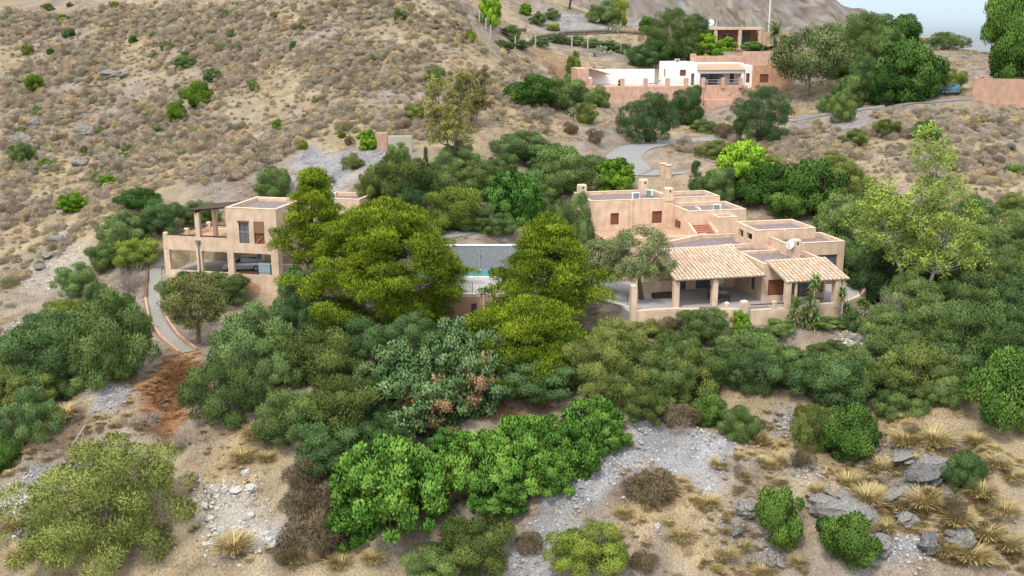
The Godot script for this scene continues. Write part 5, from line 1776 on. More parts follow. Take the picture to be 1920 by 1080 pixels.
const PLANTS := [
	["fea", -28.13, -65.19, 5.52, 7.94, 2, "very large olive green feathery shrub above the pale scree in the lower corner", "shrub", ""],
	["fea", -37.88, -75.95, 2.34, 4.34, 1, "rounded bluish green feathery shrub at the edge beside the diagonal grey rock band", "shrub", ""],
	["len", -38.45, -73.5, 1.3, 2.44, 0, "dark glossy green bush cut by the edge under the bluish shrub", "bush", ""],
	["fea", -40.05, -82.09, 3.2, 4.89, 1, "grey green feathery shrub at the photo's edge above the leaning white post", "shrub", ""],
	["fea", -41.45, -80, 1.31, 3.31, 2, "olive green feathery shrub cut off by the left edge of the photo", "shrub", ""],
	["fea", -41.43, -91.48, 2.94, 3.73, 1, "low bluish feathery shrub on the slope beyond the round green shrub", "shrub", ""],
	["fea", -44.17, -88.23, 1.9, 3.23, 1, "bluish shrub at the edge among the lower hillside bushes", "shrub", ""],
	["fea", -33.07, -82.02, 3.11, 7.28, 0, "big rounded mid green feathery shrub beside the orange brush pile", "shrub", ""],
	["fea", -36.29, -92.34, 3.06, 4.54, 2, "yellowish olive feathery shrub just below the concrete path", "shrub", ""],
	["tre", -28.2, -89.57, 2.97, 6.52, 2, "small olive green tree with a bare grey trunk at the end of the path", "tree", ""],
	["fea", -21.61, -83.1, 3.23, 6.46, 1, "large soft bluish green shrub below the carport wall", "shrub", ""],
	["fea", -22.47, -76.21, 2.75, 4.66, 0, "mid green shrub to one side of the orange brush pile", "shrub", ""],
	["fea", -31.61, -97.59, 3.11, 3.52, 0, "dark green feathery shrub covering the foot of the carport posts", "shrub", ""],
	["fea", -28.51, -99.22, 2.31, 2.95, 0, "green feathery shrub in front of the carport parapet", "shrub", ""],
	["fea", -32.21, -96.99, 1.75, 2.68, 0, "small green shrub by the path at the carport corner", "shrub", ""],
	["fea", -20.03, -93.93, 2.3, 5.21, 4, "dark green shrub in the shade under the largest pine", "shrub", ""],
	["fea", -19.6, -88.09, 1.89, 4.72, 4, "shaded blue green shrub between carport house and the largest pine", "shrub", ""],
	["len", -42.88, -118.41, 2.95, 2.46, 4, "dark olive rounded bush above the trees behind the carport terrace", "bush", ""],
	["fea", -42.03, -110.37, 3, 4.39, 1, "bluish green shrub on the slope beyond the carport house", "shrub", ""],
	["fea", -38.57, -111.98, 2.81, 4.21, 1, "greyish blue shrub next to the terrace corner post", "shrub", ""],
	["fea", -34.83, -114.32, 2.38, 2.86, 1, "bluish shrub seen behind the terrace pergola", "shrub", ""],
	["fea", -39.01, -105.7, 2.78, 3.33, 3, "bright yellow green rounded shrub next to the path", "shrub", ""],
	["fea", -42.79, -106.31, 1.9, 3.36, 0, "green feathery shrub at the hill side of the yellow green one", "shrub", ""],
	["fea", -44.22, -102.55, 2.39, 3.69, 1, "blue green shrub at the foot of the dry hillside", "shrub", ""],
	["fea", -43.09, -97.55, 2.7, 2.7, 3, "olive green low shrub in the row below the hillside", "shrub", ""],
	["fea", -40.67, -98.87, 1.57, 3.57, 1, "bluish shrub beside the bare grey dead bush", "shrub", ""],
	["dead", -38.07, -101.14, 1.92, 3.21, 0, "leafless grey dead bush beside the concrete path", "dead bush", ""],
	["fea", -44.4, -96.25, 2.05, 2.46, 1, "pale bluish low shrub at the bottom of the dry hillside", "shrub", ""],
	["fea", -15.75, -80.82, 3.41, 4.38, 2, "olive brown feathery shrub under the largest pine", "shrub", ""],
	["fea", -13.13, -74.98, 3.04, 4.43, 2, "dull olive shrub between the largest pine and the red flecked creeper", "shrub", ""],
	["fea", -16.91, -73.27, 2.09, 4.19, 0, "dense green shrub on the bank above the brown dry bushes", "shrub", ""],
	["fea", -13.55, -71.09, 2.59, 3.3, 4, "dark green shrub at the lower end of the olive shrub group", "shrub", ""],
	["fea", -11.21, -76.03, 1.66, 3.32, 1, "grey green shrub touching the red flecked creeper", "shrub", ""],
	["brn", -15.06, -68.47, 1.3, 2.9, 0, "dark brown dry bush beside the white scree, upper one", "dry bush", ""],
	["brn", -13.32, -64.74, 1.68, 3.36, 0, "larger dark brown dry bush lower down beside the white scree", "dry bush", ""],
	["brn", -14.91, -66.54, 1.12, 2.09, 1, "brown dry bush with straw grass at its foot", "dry bush", ""],
	["vin", -9.35, -80.29, 2.87, 4.52, 0, "grey green creeper mass with few red leaves under the two pines", "creeper", ""],
	["vin", -4.91, -82.67, 2.59, 5, 0, "dark grey green creeper climbing between the two pines", "creeper", ""],
	["vin", -3.32, -76.16, 2.58, 5.15, 1, "creeper with red and tan leaf clusters below the lower pine", "creeper", ""],
	["vin", -6.97, -74.87, 3.11, 4.43, 1, "widest creeper mass flecked with red and tan dead leaves", "creeper", ""],
	["vin", -11.16, -79.03, 1.97, 3.61, 0, "grey green creeper at the side of the olive shrubs", "creeper", ""],
	["red", -3.7, -67.85, 1.36, 4.68, 0, "rust red and tan withered creeper between bright green bushes", "creeper", ""],
	["red", -4.41, -72.91, 1.04, 1.76, 0, "small withered red creeper patch above the bright bush", "creeper", ""],
	["bri", -8.42, -65.14, 3.37, 6.3, 0, "largest bright green leafy bush at the bottom of the gully", "bush", ""],
	["bri", -2.07, -67.75, 2.19, 4.98, 0, "bright green leafy bush beside the rust red creeper", "bush", ""],
	["bri", 0.95, -68.38, 2.35, 4.86, 0, "bright green leafy bush in the middle of the gully row", "bush", ""],
	["bri", 4, -68.85, 2.14, 4.27, 0, "bright green leafy bush near the grey scree tongue", "bush", ""],
	["bri", 5.92, -71.87, 1.9, 3.47, 0, "bright green leafy bush at the upper end of the gully row", "bush", ""],
	["bri", -4.74, -71.64, 1.42, 2.21, 1, "light green leafy bush above the rust red creeper", "bush", ""],
	["bri", -0.92, -66.01, 1.77, 2.95, 0, "lower bright green leafy bush beside the grey scree", "bush", ""],
	["bri", 1.59, -72.15, 1.98, 2.38, 0, "bright green leafy bush below the bare brown patch", "bush", ""],
	["fea", 1.88, -67.82, 1.13, 2.56, 2, "small olive feathery shrub among the bright green bushes", "shrub", ""],
	["fea", 5.23, -68.38, 1.06, 2.12, 2, "olive feathery shrub at the top of the grey scree tongue", "shrub", ""],
	["fea", -1.1, -65.7, 1.25, 1.18, 3, "low yellowish green shrub at the foot of the bright bushes", "shrub", ""],
	["fea", -2.31, -62.85, 2.49, 3.27, 2, "grey olive shrub at the bottom edge below the bright bushes", "shrub", ""],
	["fea", -5.31, -62.32, 1.98, 2.41, 0, "dark green shrub cut by the bottom edge", "shrub", ""],
	["fea", 4.82, -61.57, 2.31, 2.94, 3, "pale olive feathery shrub at the bottom edge beside the scree tongue", "shrub", ""],
	["brn", 1.18, -63.63, 0.75, 1.44, 1, "single round brown bush standing in the grey scree tongue", "dry bush", ""],
	["brn", 9.7, -66.51, 1.55, 2.37, 0, "wide brown grey bush on the open scree slope", "dry bush", ""],
	["brn", 8.63, -61.68, 0.77, 1.54, 1, "small brown bush at the bottom edge of the straw slope", "dry bush", ""],
	["fea", 2.1, -77.36, 2.95, 2.86, 4, "dark olive shrub in the shade beneath the lower pine", "shrub", ""],
	["fea", 6.17, -78.49, 2.38, 4.43, 2, "grey olive shrub to one side of the lower pine", "shrub", ""],
	["fea", 10.02, -78.69, 2.47, 4.26, 2, "olive shrub under the pool terrace corner", "shrub", ""],
	["fea", 7.37, -75.02, 1.88, 2.62, 2, "dull olive shrub above the upper bright green bush", "shrub", ""],
	["fea", 9.79, -72.98, 1.44, 2.56, 2, "greyish olive shrub at the top edge of the big scree patch", "shrub", ""],
	["fea", 13.81, -78.43, 2.21, 4.42, 2, "olive green shrub on the bank below the long porch", "shrub", ""],
	["fea", 16.38, -85.44, 2.1, 3.11, 0, "mid green shrub growing against the long porch wall", "shrub", ""],
	["fea", 13.67, -82.49, 1.86, 3.2, 0, "green shrub below the porch's first post", "shrub", ""],
	["fea", 18.66, -80.35, 2.52, 3.64, 0, "large mid green shrub below the porch's end post", "shrub", ""],
	["fea", 16.37, -78.48, 2.3, 3.23, 0, "mid green shrub in the second row below the long porch", "shrub", ""],
	["fea", 21.03, -79, 2.14, 3.08, 0, "green feathery shrub below the yucca plants", "shrub", ""],
	["fea", 24.61, -76.11, 2.81, 3.64, 1, "silvery bluish shrub below the end of the tiled house", "shrub", ""],
	["len", 24.38, -70.3, 2.08, 3.7, 0, "round glossy dark green bush right under the silvery bluish shrub", "bush", ""],
	["fea", 21.88, -70.59, 1.39, 3.56, 2, "grey olive shrub beside the round glossy dark bush", "shrub", ""],
	["len", 14.85, -73.88, 1.37, 2.58, 0, "dark green bush above the big grey scree patch", "bush", ""],
	["fea", 16.77, -71.47, 1.41, 2.67, 0, "soft green shrub between scree patch and brown gully", "shrub", ""],
	["brn", 12.56, -72.87, 1.28, 1.99, 1, "grey brown bush on the upper rim of the big scree patch", "dry bush", ""],
	["brn", 20.5, -67.67, 0.82, 2.02, 0, "upright dark brown bush in the gully under the glossy bush", "dry bush", ""],
	["len", 17.76, -62.87, 1.59, 4.1, 0, "tall glossy green bush with a red spot above the white rock", "bush", ""],
	["len", 21.64, -60.55, 1.92, 3.43, 0, "round glossy green bush at the bottom edge beside grey rocks", "bush", ""],
	["fea", 30.61, -65.02, 1.3, 2.74, 4, "small dark olive bush on the tussock slope", "shrub", ""],
	["brn", 29.03, -62.71, 0.77, 1.83, 1, "small grey brown bush among straw tussocks", "dry bush", ""],
	["len", 35.61, -70.75, 2.55, 5.88, 0, "large glossy dark green bush at the right edge", "bush", ""],
	["fea", 29.68, -79.67, 2.41, 4.3, 0, "green shrub below the paved terrace wall", "shrub", ""],
	["fea", 31.55, -76.3, 2.98, 4.47, 2, "pale olive shrub with bare twigs on the right bank", "shrub", ""],
	["fea", 29.64, -74.6, 1.87, 2.6, 0, "green shrub above the rubble on the right bank", "shrub", ""],
	["fea", 32.59, -74.42, 1.78, 2.75, 0, "dark green rounded shrub next to the pale olive one", "shrub", ""],
	["fea", 31.54, -84.73, 2.09, 3.27, 0, "green shrub touching the dead white bush", "shrub", ""],
	["dead", 33.56, -88.94, 1.8, 3.6, 1, "whitish leafless bush beside the paved terrace", "dead bush", ""],
	["fea", 34.92, -83.35, 2.69, 5.01, 0, "green shrub at the foot of the tall gum tree", "shrub", ""],
	["fea", 37.38, -80.57, 3.13, 5.22, 0, "large green shrub in the thicket beyond the gum tree", "shrub", ""],
	["fea", 41.69, -81.8, 2.65, 4.94, 1, "bluish green shrub at the right edge of the thicket", "shrub", ""],
	["fea", 44.67, -89.45, 2.96, 4.97, 4, "dark green shrub in the shaded part of the thicket", "shrub", ""],
	["fea", 40.26, -89.88, 2.97, 4.6, 0, "mid green shrub in the middle of the thicket", "shrub", ""],
	["fea", 45.87, -96.33, 3.16, 4.69, 0, "rounded green shrub in the upper thicket", "shrub", ""],
	["fea", 51.62, -104.68, 3.08, 4.83, 0, "blue green rounded shrub at the upper end of the thicket", "shrub", ""],
	["fea", 47.48, -104.02, 2.62, 4.37, 0, "bright green rounded shrub below the yellow skip", "shrub", ""],
	["fea", 40.88, -96.06, 2.34, 4.47, 4, "dark green shrub just behind the gum tree", "shrub", ""],
	["fea", 39.66, -86.59, 1.86, 3.34, 2, "olive shrub in the lower thicket", "shrub", ""],
	["len", 37.62, -78.59, 1.7, 3.06, 4, "dark leafy bush between thicket and the glossy edge bush", "bush", ""],
	["fea", 32.16, -80.63, 1.91, 3.48, 0, "green shrub under the leaning white trunk", "shrub", ""],
	["len", 34.35, -117.08, 4.01, 6.32, 0, "big dark leafy bush behind the right wing's flat roof", "bush", ""],
	["fea", 34.71, -106.97, 3.13, 5.82, 0, "green feathery shrub right behind the wing roof", "shrub", ""],
	["fea", 34.24, -100.01, 2.53, 5.48, 4, "dark green shrub beside the wing's end wall", "shrub", ""],
	["len", 30.95, -115.62, 2.16, 3.37, 0, "dark leafy bush above the back steps", "bush", ""],
	["bri", 27.57, -123.5, 3.96, 5.87, 3, "bright yellow green leafy tree above the main house roof", "tree", ""],
	["fea", 24.01, -120.44, 2.25, 4.24, 1, "grey green shrub between cypress and bright tree", "shrub", ""],
	["cyp", 22, -123.81, 0.9, 4.09, 0, "small dense dark cypress behind the main house", "cypress", ""],
	["fea", 36.88, -128.94, 2.13, 2.92, 0, "green rounded shrub on the slope above the dark leafy bush", "shrub", ""],
	["fea", 39.82, -110.63, 2.89, 5.31, 0, "green shrub between the wing and the gum tree", "shrub", ""],
	["fea", 39.89, -122.38, 2.79, 4.31, 2, "olive shrub on the slope beside the gum tree crown", "shrub", ""],
	["fea", 32.92, -133.52, 1.65, 2.47, 3, "yellowish grass like shrub on the road bank", "shrub", ""],
	["bri", 0.48, -115.12, 2.87, 5.51, 4, "dense bright green tree behind the pool wall", "tree", ""],
	["fea", -6.68, -111.68, 3.37, 4.88, 3, "pale weeping feathery shrub above the drive", "shrub", ""],
	["fea", -2.78, -119.15, 2.71, 4.44, 0, "green shrub behind the weeping one", "shrub", ""],
	["fea", 6.39, -123.77, 4.22, 5.37, 0, "broad grey green tree before the road bend", "tree", ""],
	["bri", 12.27, -123.72, 2.3, 4.09, 3, "light green big leafed tree at the road bend", "tree", ""],
	["fea", 3.74, -120.24, 2.49, 4.48, 0, "green shrub left of the main house chimney", "shrub", ""],
	["fea", 1.01, -131.31, 4.17, 3.77, 1, "wide blue green shrub below the dry slope", "shrub", ""],
	["fea", 3.32, -129.13, 1.99, 2.12, 1, "low blue green shrub under the wide one", "shrub", ""],
	["fea", 7.2, -108.3, 1.35, 5.75, 1, "slim bluish tree against the main house's side wall", "tree", ""],
	["fea", 5.05, -108, 1.46, 5.12, 0, "green shrub beside the slim bluish tree", "shrub", ""],
	["fea", -12.73, -112.78, 3.04, 5.37, 2, "grey olive tree below the scree bank", "tree", ""],
	["fea", -15.27, -113.54, 1.76, 3.52, 2, "olive shrub on the scree bank beside the carport house", "shrub", ""],
	["fea", -10.91, -110.49, 1.95, 3.9, 4, "dark olive shrub under the thin cypress", "shrub", ""],
	["cyp", -9.57, -115.73, 0.42, 5.5, 0, "thin dark cypress on the bank above the drive", "cypress", ""],
	["fea", -12.94, -118.73, 1.34, 3.17, 0, "green climbing bush on a tall stake", "bush", ""],
	["eua", -7.29, -123.27, 4.18, 11.16, 3, "tall yellowish airy gum tree in front of the dry hillside", "gum tree", ""],
	["eua", -4.89, -137.27, 2.38, 7.55, 2, "thin olive brown gum tree behind the yellowish one", "gum tree", ""],
	["fea", -27.64, -118.8, 2.21, 3.69, 0, "round green shrub at the top of the carport house roof", "shrub", ""],
	["fea", 2.4, -115.26, 1.68, 3.12, 0, "low green shrub behind the upper pine", "shrub", ""],
	["fea", -4.68, -120.99, 2.25, 3.25, 2, "olive shrub at the foot of the airy gum tree", "shrub", ""],
	["fea", -0.97, -125.47, 2.58, 3.36, 0, "green shrub below the wide blue green one", "shrub", ""],
	["fea", -18.57, -120.49, 1.24, 1.98, 2, "olive shrub on the grey scree", "shrub", ""],
	["bri", -17.45, -126.35, 1.42, 2.58, 3, "yellow green leafy shrub beside the broken stucco wall", "shrub", ""],
	["brn", -20.14, -129.32, 0.79, 1.45, 0, "small dark round bush on the grey scree", "dry bush", ""],
	["fea", -9.04, -108.32, 1.69, 1.81, 2, "olive undergrowth shrub beside the drive", "shrub", ""],
	["brn", 8, -142.72, 1.16, 2.04, 0, "dark brown bush beside the road bank", "dry bush", ""],
	["brn", 11.13, -140.64, 1.58, 2.3, 0, "brownish bush above the road bend", "dry bush", ""],
	["len", 2.7, -152.48, 4.32, 5.1, 0, "dark green glossy bush left of the pool terrace wall", "bush", ""],
	["fea", 7.77, -156.37, 3.96, 5.39, 0, "green feathery shrub in the group left of the pool terrace wall", "shrub", ""],
	["fea", 14.52, -176.98, 2.51, 3.94, 0, "green rounded shrub at the pink terrace wall corner", "shrub", ""],
	["dead", 10.6, -167.34, 1.53, 3.39, 0, "grey leafless bush in the group left of the pink terrace", "dead bush", ""],
	["fea", 10.71, -150.43, 1.99, 3.37, 2, "olive rounded shrub below the pink terrace wall", "shrub", ""],
	["fea", 11.15, -193.12, 1.45, 5.04, 3, "light green slim tree by the pink gable wall", "tree", ""],
	["fea", 10.67, -189.31, 1.91, 2.67, 0, "green shrub under the slim light tree", "shrub", ""],
	["fea", 19.11, -146.81, 4.65, 7.49, 4, "dark green feathery tree below the pink terrace wall", "tree", ""],
	["fea", 28.85, -172.95, 3.34, 7.04, 4, "dark green feathery tree next to the lower pink house", "tree", ""],
	["fea", 35.56, -149.77, 5.05, 8.26, 4, "dark green feathery tree below the white house", "tree", ""],
	["fea", 29.58, -160.33, 2.45, 2.45, 0, "low green shrub in front of the lower pink house", "shrub", ""],
	["brn", 31.79, -153.86, 2.36, 2.83, 1, "brownish dry shrub below the dark feathery tree", "dry bush", ""],
	["cyp", 18.62, -183.14, 0.56, 4.26, 0, "very slim cypress against the pink terrace wall", "cypress", ""],
	["tre", 50.22, -179.07, 6.52, 10.86, 4, "large round grey green tree hiding the orange wing", "tree", ""],
	["fea", 50.38, -159.88, 2.28, 5.53, 0, "upright green shrub by the lane wall", "shrub", ""],
	["fea", 60.48, -184.88, 6.51, 11.91, 0, "big soft green tree above the orange wing", "tree", ""],
	["fea", 64.07, -216, 5.38, 5.99, 0, "green tree beside the palm", "tree", ""],
	["len", 62.7, -167.62, 5.93, 10.17, 4, "big dark green leafy tree at the lane", "tree", ""],
	["len", 76.87, -212, 4.43, 7.5, 4, "dark green pointed tree on the ridge line", "tree", ""],
	["fea", 73.1, -216, 6.45, 7.82, 0, "green tree crown on the ridge behind the others", "tree", ""],
	["fea", 30.44, -205.99, 6.4, 9.91, 0, "big green tree left of the top house", "tree", ""],
	["bri", 38.36, -209.85, 3.78, 5.04, 3, "bright green garden bush below the top house", "bush", ""],
	["bri", 44.25, -219, 2.19, 3.08, 3, "small bright bush under the top house porch", "bush", ""],
	["fea", 33.98, -205.43, 3.09, 4.94, 0, "dark green garden shrub behind the white house roof", "shrub", ""],
	["len", 29.45, -228, 2.94, 4.46, 1, "bluish tree crown left of the top house", "tree", ""],
	["pal", 53.24, -216.37, 3.68, 7.79, 0, "date palm in front of the top house", "palm", ""],
	["len", 49.6, -218.02, 3.27, 2.18, 0, "low garden hedge under the palm", "bush", ""],
	["len", 55.81, -219, 3.28, 1.77, 0, "dark low hedge beside the palm", "bush", ""],
	["bri", -3.98, -190.63, 2.47, 6.83, 3, "yellow green tall bush beside the fence corner", "bush", ""],
	["fea", 19.58, -231.68, 3.92, 5.53, 0, "rounded green tree in the terraced garden", "tree", ""],
	["fea", 23.56, -238, 2.83, 6.65, 3, "light green tree at the top edge above the garden", "tree", ""],
	["fea", 5.32, -223.1, 2, 3.11, 1, "round bluish olive tree in the terraced garden", "tree", ""],
	["fea", 8.5, -228.24, 2.04, 2.72, 1, "second bluish olive tree beside the round one", "tree", ""],
	["bri", 2.83, -227.84, 1.58, 2.71, 3, "small bright bush on the garden terrace", "bush", ""],
	["pin", 13.3, -243.97, 3.38, 3.87, 0, "umbrella pine at the top edge of the garden", "pine tree", ""],
	["fea", 0, -192.98, 1.93, 3.08, 0, "green bush just inside the fence corner", "bush", ""],
	["fea", 8.61, -221.67, 1.77, 1.77, 3, "yellowish low bush on the garden terrace", "bush", ""],
	["len", 90.41, -194.62, 5.46, 12.86, 0, "tall dark green tree in the upper corner", "tree", ""],
	["len", 79.31, -168.04, 4.58, 9.84, 0, "lower dark green tree leaning over the salmon wall", "tree", ""],
	["fea", 83.88, -205.88, 4.53, 3.71, 0, "row of low green trees on the ridge line", "tree", ""],
	["fea", 57.16, -144.48, 2.21, 3.25, 4, "dark round shrub on the dry right slope", "shrub", ""],
	["fea", 47.46, -145.16, 2.22, 2.67, 2, "olive shrub on the dry right slope", "shrub", ""],
	["fea", 52.94, -148.3, 2.27, 2.72, 2, "second olive shrub further along the dry slope", "shrub", ""],
	["fea", 70.32, -169.94, 2.92, 4.12, 2, "olive shrub behind the lane wall", "shrub", ""],
	["fea", 50.03, -167.14, 1.87, 3.73, 0, "green shrub at the white house steps", "shrub", ""],
	["len", 28.4, -202.24, 2.64, 4.46, 4, "dark bush behind the white house corner", "bush", ""],
	["len", -46.74, -156.96, 2.7, 4.13, 3, "larger of the two bright green bushes in the hillside gully, upper one", "bush", ""],
	["len", -48.48, -151.88, 1.7, 3.09, 3, "bright green bush in the hillside gully, lower one", "bush", ""],
	["fea", -54.22, -175.55, 2.12, 2.29, 1, "grey green bush at the head of the gully", "shrub", ""],
	["fea", -46.87, -166.1, 1.67, 2.34, 1, "blue grey bush above the bright gully bush", "shrub", ""],
	["fea", -11.09, -151.83, 1.91, 2.75, 0, "green rounded bush high on the pale spur", "shrub", ""],
	["fea", -12.61, -137.84, 1.75, 2.24, 2, "dull green bush low on the pale spur", "shrub", ""],
	["len", -80.53, -178.34, 1.8, 3.24, 3, "yellow green bush on the far edge of the hillside", "bush", ""],
	["fea", -68.07, -144.93, 1.93, 3.27, 0, "green bush below the grey rock outcrop", "shrub", ""],
	["bri", -64.23, -142.96, 1.03, 1.47, 3, "yellow green low bush beside the rock outcrop bush", "bush", ""],
	["bri", -52.94, -124.12, 1.93, 2.58, 3, "yellow green bush above the straw bank", "bush", ""],
	["bri", -50.84, -130.56, 1.62, 1.62, 3, "bright green low bush on the lower hillside", "bush", ""],
	["fea", -54.17, -134.87, 1.11, 1.94, 0, "dark green bush uphill from the bright low one", "shrub", ""],
	["fea", 65.48, -186.14, 3.74, 8.23, 0, "soft green tree filling the gap beside the wooden pole", "tree", ""],
	["fea", 57.92, -188.79, 3.8, 7.6, 0, "green tree behind the large round grey green tree", "tree", ""],
	["len", 66.12, -167.78, 2.88, 6.1, 4, "dark bush under the big dark leafy tree", "bush", ""],
	["fea", 37.38, -220, 3.96, 7.48, 4, "darker green tree close to the hilltop bungalow", "tree", ""],
	["fea", 24.56, -199.82, 3.41, 4.41, 4, "dark green bush behind the white flowered prickly pear", "bush", ""],
	["fea", -1.4, -186.19, 2.23, 1.86, 1, "low dark green hedge shrub behind the garden fence, number one from the fence corner", "shrub", ""],
	["fea", 1.44, -191.75, 2.3, 1.92, 1, "low dark green hedge shrub behind the garden fence, number two from the fence corner", "shrub", ""],
	["fea", 4.99, -199.97, 2.4, 2, 1, "low dark green hedge shrub behind the garden fence, number three from the fence corner", "shrub", ""],
	["fea", 8.94, -210.59, 2.52, 2.1, 1, "low dark green hedge shrub behind the garden fence, number four from the fence corner", "shrub", ""],
	["fea", 12.72, -212.22, 2.54, 2.12, 1, "low dark green hedge shrub behind the garden fence, number five from the fence corner", "shrub", ""],
	["fea", 15.79, -210.78, 2.53, 2.11, 1, "low dark green hedge shrub behind the garden fence, number six from the fence corner", "shrub", ""],
	["fea", 18.76, -208.53, 2.5, 2.08, 1, "low dark green hedge shrub behind the garden fence, number seven from the fence corner", "shrub", ""],
	["fea", 21.71, -206.66, 2.48, 2.07, 1, "low dark green hedge shrub behind the garden fence, number eight from the fence corner", "shrub", ""],
	["fea", 24.66, -205.23, 2.47, 2.05, 1, "low dark green hedge shrub behind the garden fence, number nine from the fence corner", "shrub", ""],
	["fea", -19.06, -79.9, 2.17, 3.99, 1, "bluish green shrub between the big soft one and the olive group", "shrub", ""],
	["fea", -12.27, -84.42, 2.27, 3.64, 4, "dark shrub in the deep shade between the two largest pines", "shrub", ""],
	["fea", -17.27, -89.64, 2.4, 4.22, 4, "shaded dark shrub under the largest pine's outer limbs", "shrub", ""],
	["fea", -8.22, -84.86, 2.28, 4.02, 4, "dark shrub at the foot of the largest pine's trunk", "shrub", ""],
	["vin", -1.3, -80.09, 1.91, 4.34, 0, "grey green creeper below the two lower pines' meeting crowns", "creeper", ""],
	["fea", 4.46, -82.72, 2.23, 3.57, 4, "dark green shrub behind the low spreading pine", "shrub", ""],
	["fea", 9, -83.76, 2.25, 3.06, 2, "dry olive shrub on the bank below the terrace railing", "shrub", ""],
	["fea", 11.72, -77.01, 2.09, 3.35, 0, "green shrub in the dense row over the scree patch", "shrub", ""],
	["fea", 19.27, -77.16, 2.09, 3.18, 1, "bluish green shrub between the yuccas and the brown gully", "shrub", ""],
	["fea", 22.85, -78.09, 1.86, 3.22, 0, "green shrub beside the silvery bluish one", "shrub", ""],
	["fea", 27.35, -77.63, 2.1, 3.53, 0, "green shrub behind the round glossy dark bush", "shrub", ""],
	["fea", -38.93, -79.41, 2.16, 3.46, 2, "olive shrub over the leaning pale post", "shrub", ""],
	["fea", -36.09, -82.3, 2.23, 3.92, 1, "bluish shrub touching the big rounded green one", "shrub", ""],
	["fea", -41.02, -87.57, 2.17, 3.77, 0, "green feathery shrub in the lower hillside row", "shrub", ""],
	["fea", 34.5, -77.71, 2.36, 3.7, 4, "dark shrub at the lower edge of the thicket", "shrub", ""],
	["fea", 43.42, -92.86, 2.96, 4.93, 2, "olive green shrub high in the thicket", "shrub", ""],
	["fea", 35.58, -90.33, 2.21, 4.23, 0, "green shrub close behind the pale gum trunks", "shrub", ""],
	["fea", 48.47, -100.57, 2.65, 4.24, 0, "green shrub between the blue green and the rounded one", "shrub", ""],
	["fea", 34.29, -95.29, 2.32, 6.05, 4, "dark tall shrub behind the paved terrace piers", "shrub", ""],
	["fea", 38.24, -99.47, 2.62, 5.24, 2, "olive shrub under the gum tree's low branch", "shrub", ""],
	["fea", -8.37, -115.59, 2.39, 4.07, 0, "green shrub by the thin cypress", "shrub", ""],
	["fea", -4.69, -112.65, 2.58, 3.52, 0, "green low shrub above the grey pool wall", "shrub", ""],
	["fea", 4.66, -129.74, 2.66, 3.46, 0, "green shrub under the wide blue green mass", "shrub", ""],
	["len", 29.21, -119.94, 3.11, 4.97, 0, "dark leafy bush beside the bright yellow green tree", "bush", ""],
	["bri", -6.02, -67.49, 2.11, 4.52, 0, "bright green leafy bush between the largest one and the rust red creeper", "bush", ""],
	["bri", -10.98, -65.01, 1.68, 3.37, 0, "bright green leafy bush at the brown bushes' side of the largest one", "bush", ""],
	["bri", -0.19, -67.24, 1.87, 3.75, 0, "bright green leafy bush in the second row beside the grey scree", "bush", ""],
	["bri", 2.62, -67.31, 1.65, 3, 0, "bright green leafy bush at the lower edge of the gully row", "bush", ""],
	["bri", 7, -70.65, 1.4, 2.33, 0, "small bright green bush at the tip of the gully row", "bush", ""],
	["fea", -9.51, -71.87, 1.98, 3.17, 4, "dark green shrub above the largest bright green bush", "shrub", ""],
	["fea", 26.87, -137.99, 2.83, 2.55, 2, "olive shrub on the bank above the bright tree", "shrub", ""],
	["fea", 41.21, -133.67, 2.47, 2.75, 2, "olive shrub on the dry slope near the dark leafy bush", "shrub", ""],
	["fea", 50.71, -113.28, 2.36, 2.83, 1, "bluish shrub above the yellow skip", "shrub", ""],
	["fea", 56.2, -115.04, 2.03, 2.63, 2, "olive shrub right of the yellow skip", "shrub", ""],
	["len", 63.18, -129.93, 1.6, 1.34, 1, "low grey green bush near the slaty stones", "bush", ""],
	["fea", -6.36, -123.61, 2.54, 3.81, 1, "bluish green shrub under the airy gum tree", "shrub", ""],
	["fea", -10.05, -106.98, 2.23, 2.01, 0, "green undergrowth shrub below the drive", "shrub", ""],
	["fea", -1.73, -110.64, 2.08, 2.31, 0, "green undergrowth shrub at the drive end", "shrub", ""],
	["fea", 57.15, -170.69, 4.32, 7.6, 4, "shaded green tree filling the row between the round tree and the lane", "tree", ""],
	["len", 58.91, -166.26, 3.37, 6.06, 4, "dark bush in front of the wooden pole", "bush", ""],
	["fea", 53.91, -168.95, 3.08, 5.82, 0, "green bush below the round grey green tree's side", "bush", ""],
	["brn", -12.78, -67.3, 1.28, 3.01, 0, "brown dry bush between the white scree and the bright bushes", "dry bush", ""],
	["brn", -15, -63.92, 1.08, 1.88, 1, "low brown dry bush at the bottom of the white scree", "dry bush", ""],
	["brn", 13.55, -87.58, 1.12, 1.12, 1, "low brown dry bush against the long porch wall", "dry bush", ""],
	["fea", 11.81, -86.7, 1.2, 1.3, 2, "low olive shrub at the foot of the first porch post", "shrub", ""],
	["fea", 21.54, -85.63, 1.38, 1.47, 0, "low green shrub between the round porch pier and the yuccas", "shrub", ""],
	["fea", 29.77, -87.13, 1.12, 2.05, 1, "bluish shrub at the outer corner of the paved terrace", "shrub", ""],
	["fea", 26.76, -83.84, 1.53, 1.62, 0, "low green shrub on the bank under the short porch", "shrub", ""],
	["fea", -96.17, -223.16, 1.55, 1.77, 0, "small green shrub dotted on the dry grey hillside", "shrub", "green shrubs scattered over the dry hillside"],
	["len", -89.28, -214.03, 1.38, 1.7, 3, "small dense yellow green bush dotted on the dry grey hillside", "shrub", "yellow green bushes scattered over the dry hillside"],
	["fea", -90.91, -212.14, 0.63, 1.05, 2, "small olive shrub dotted on the dry grey hillside", "shrub", "olive shrubs scattered over the dry hillside"],
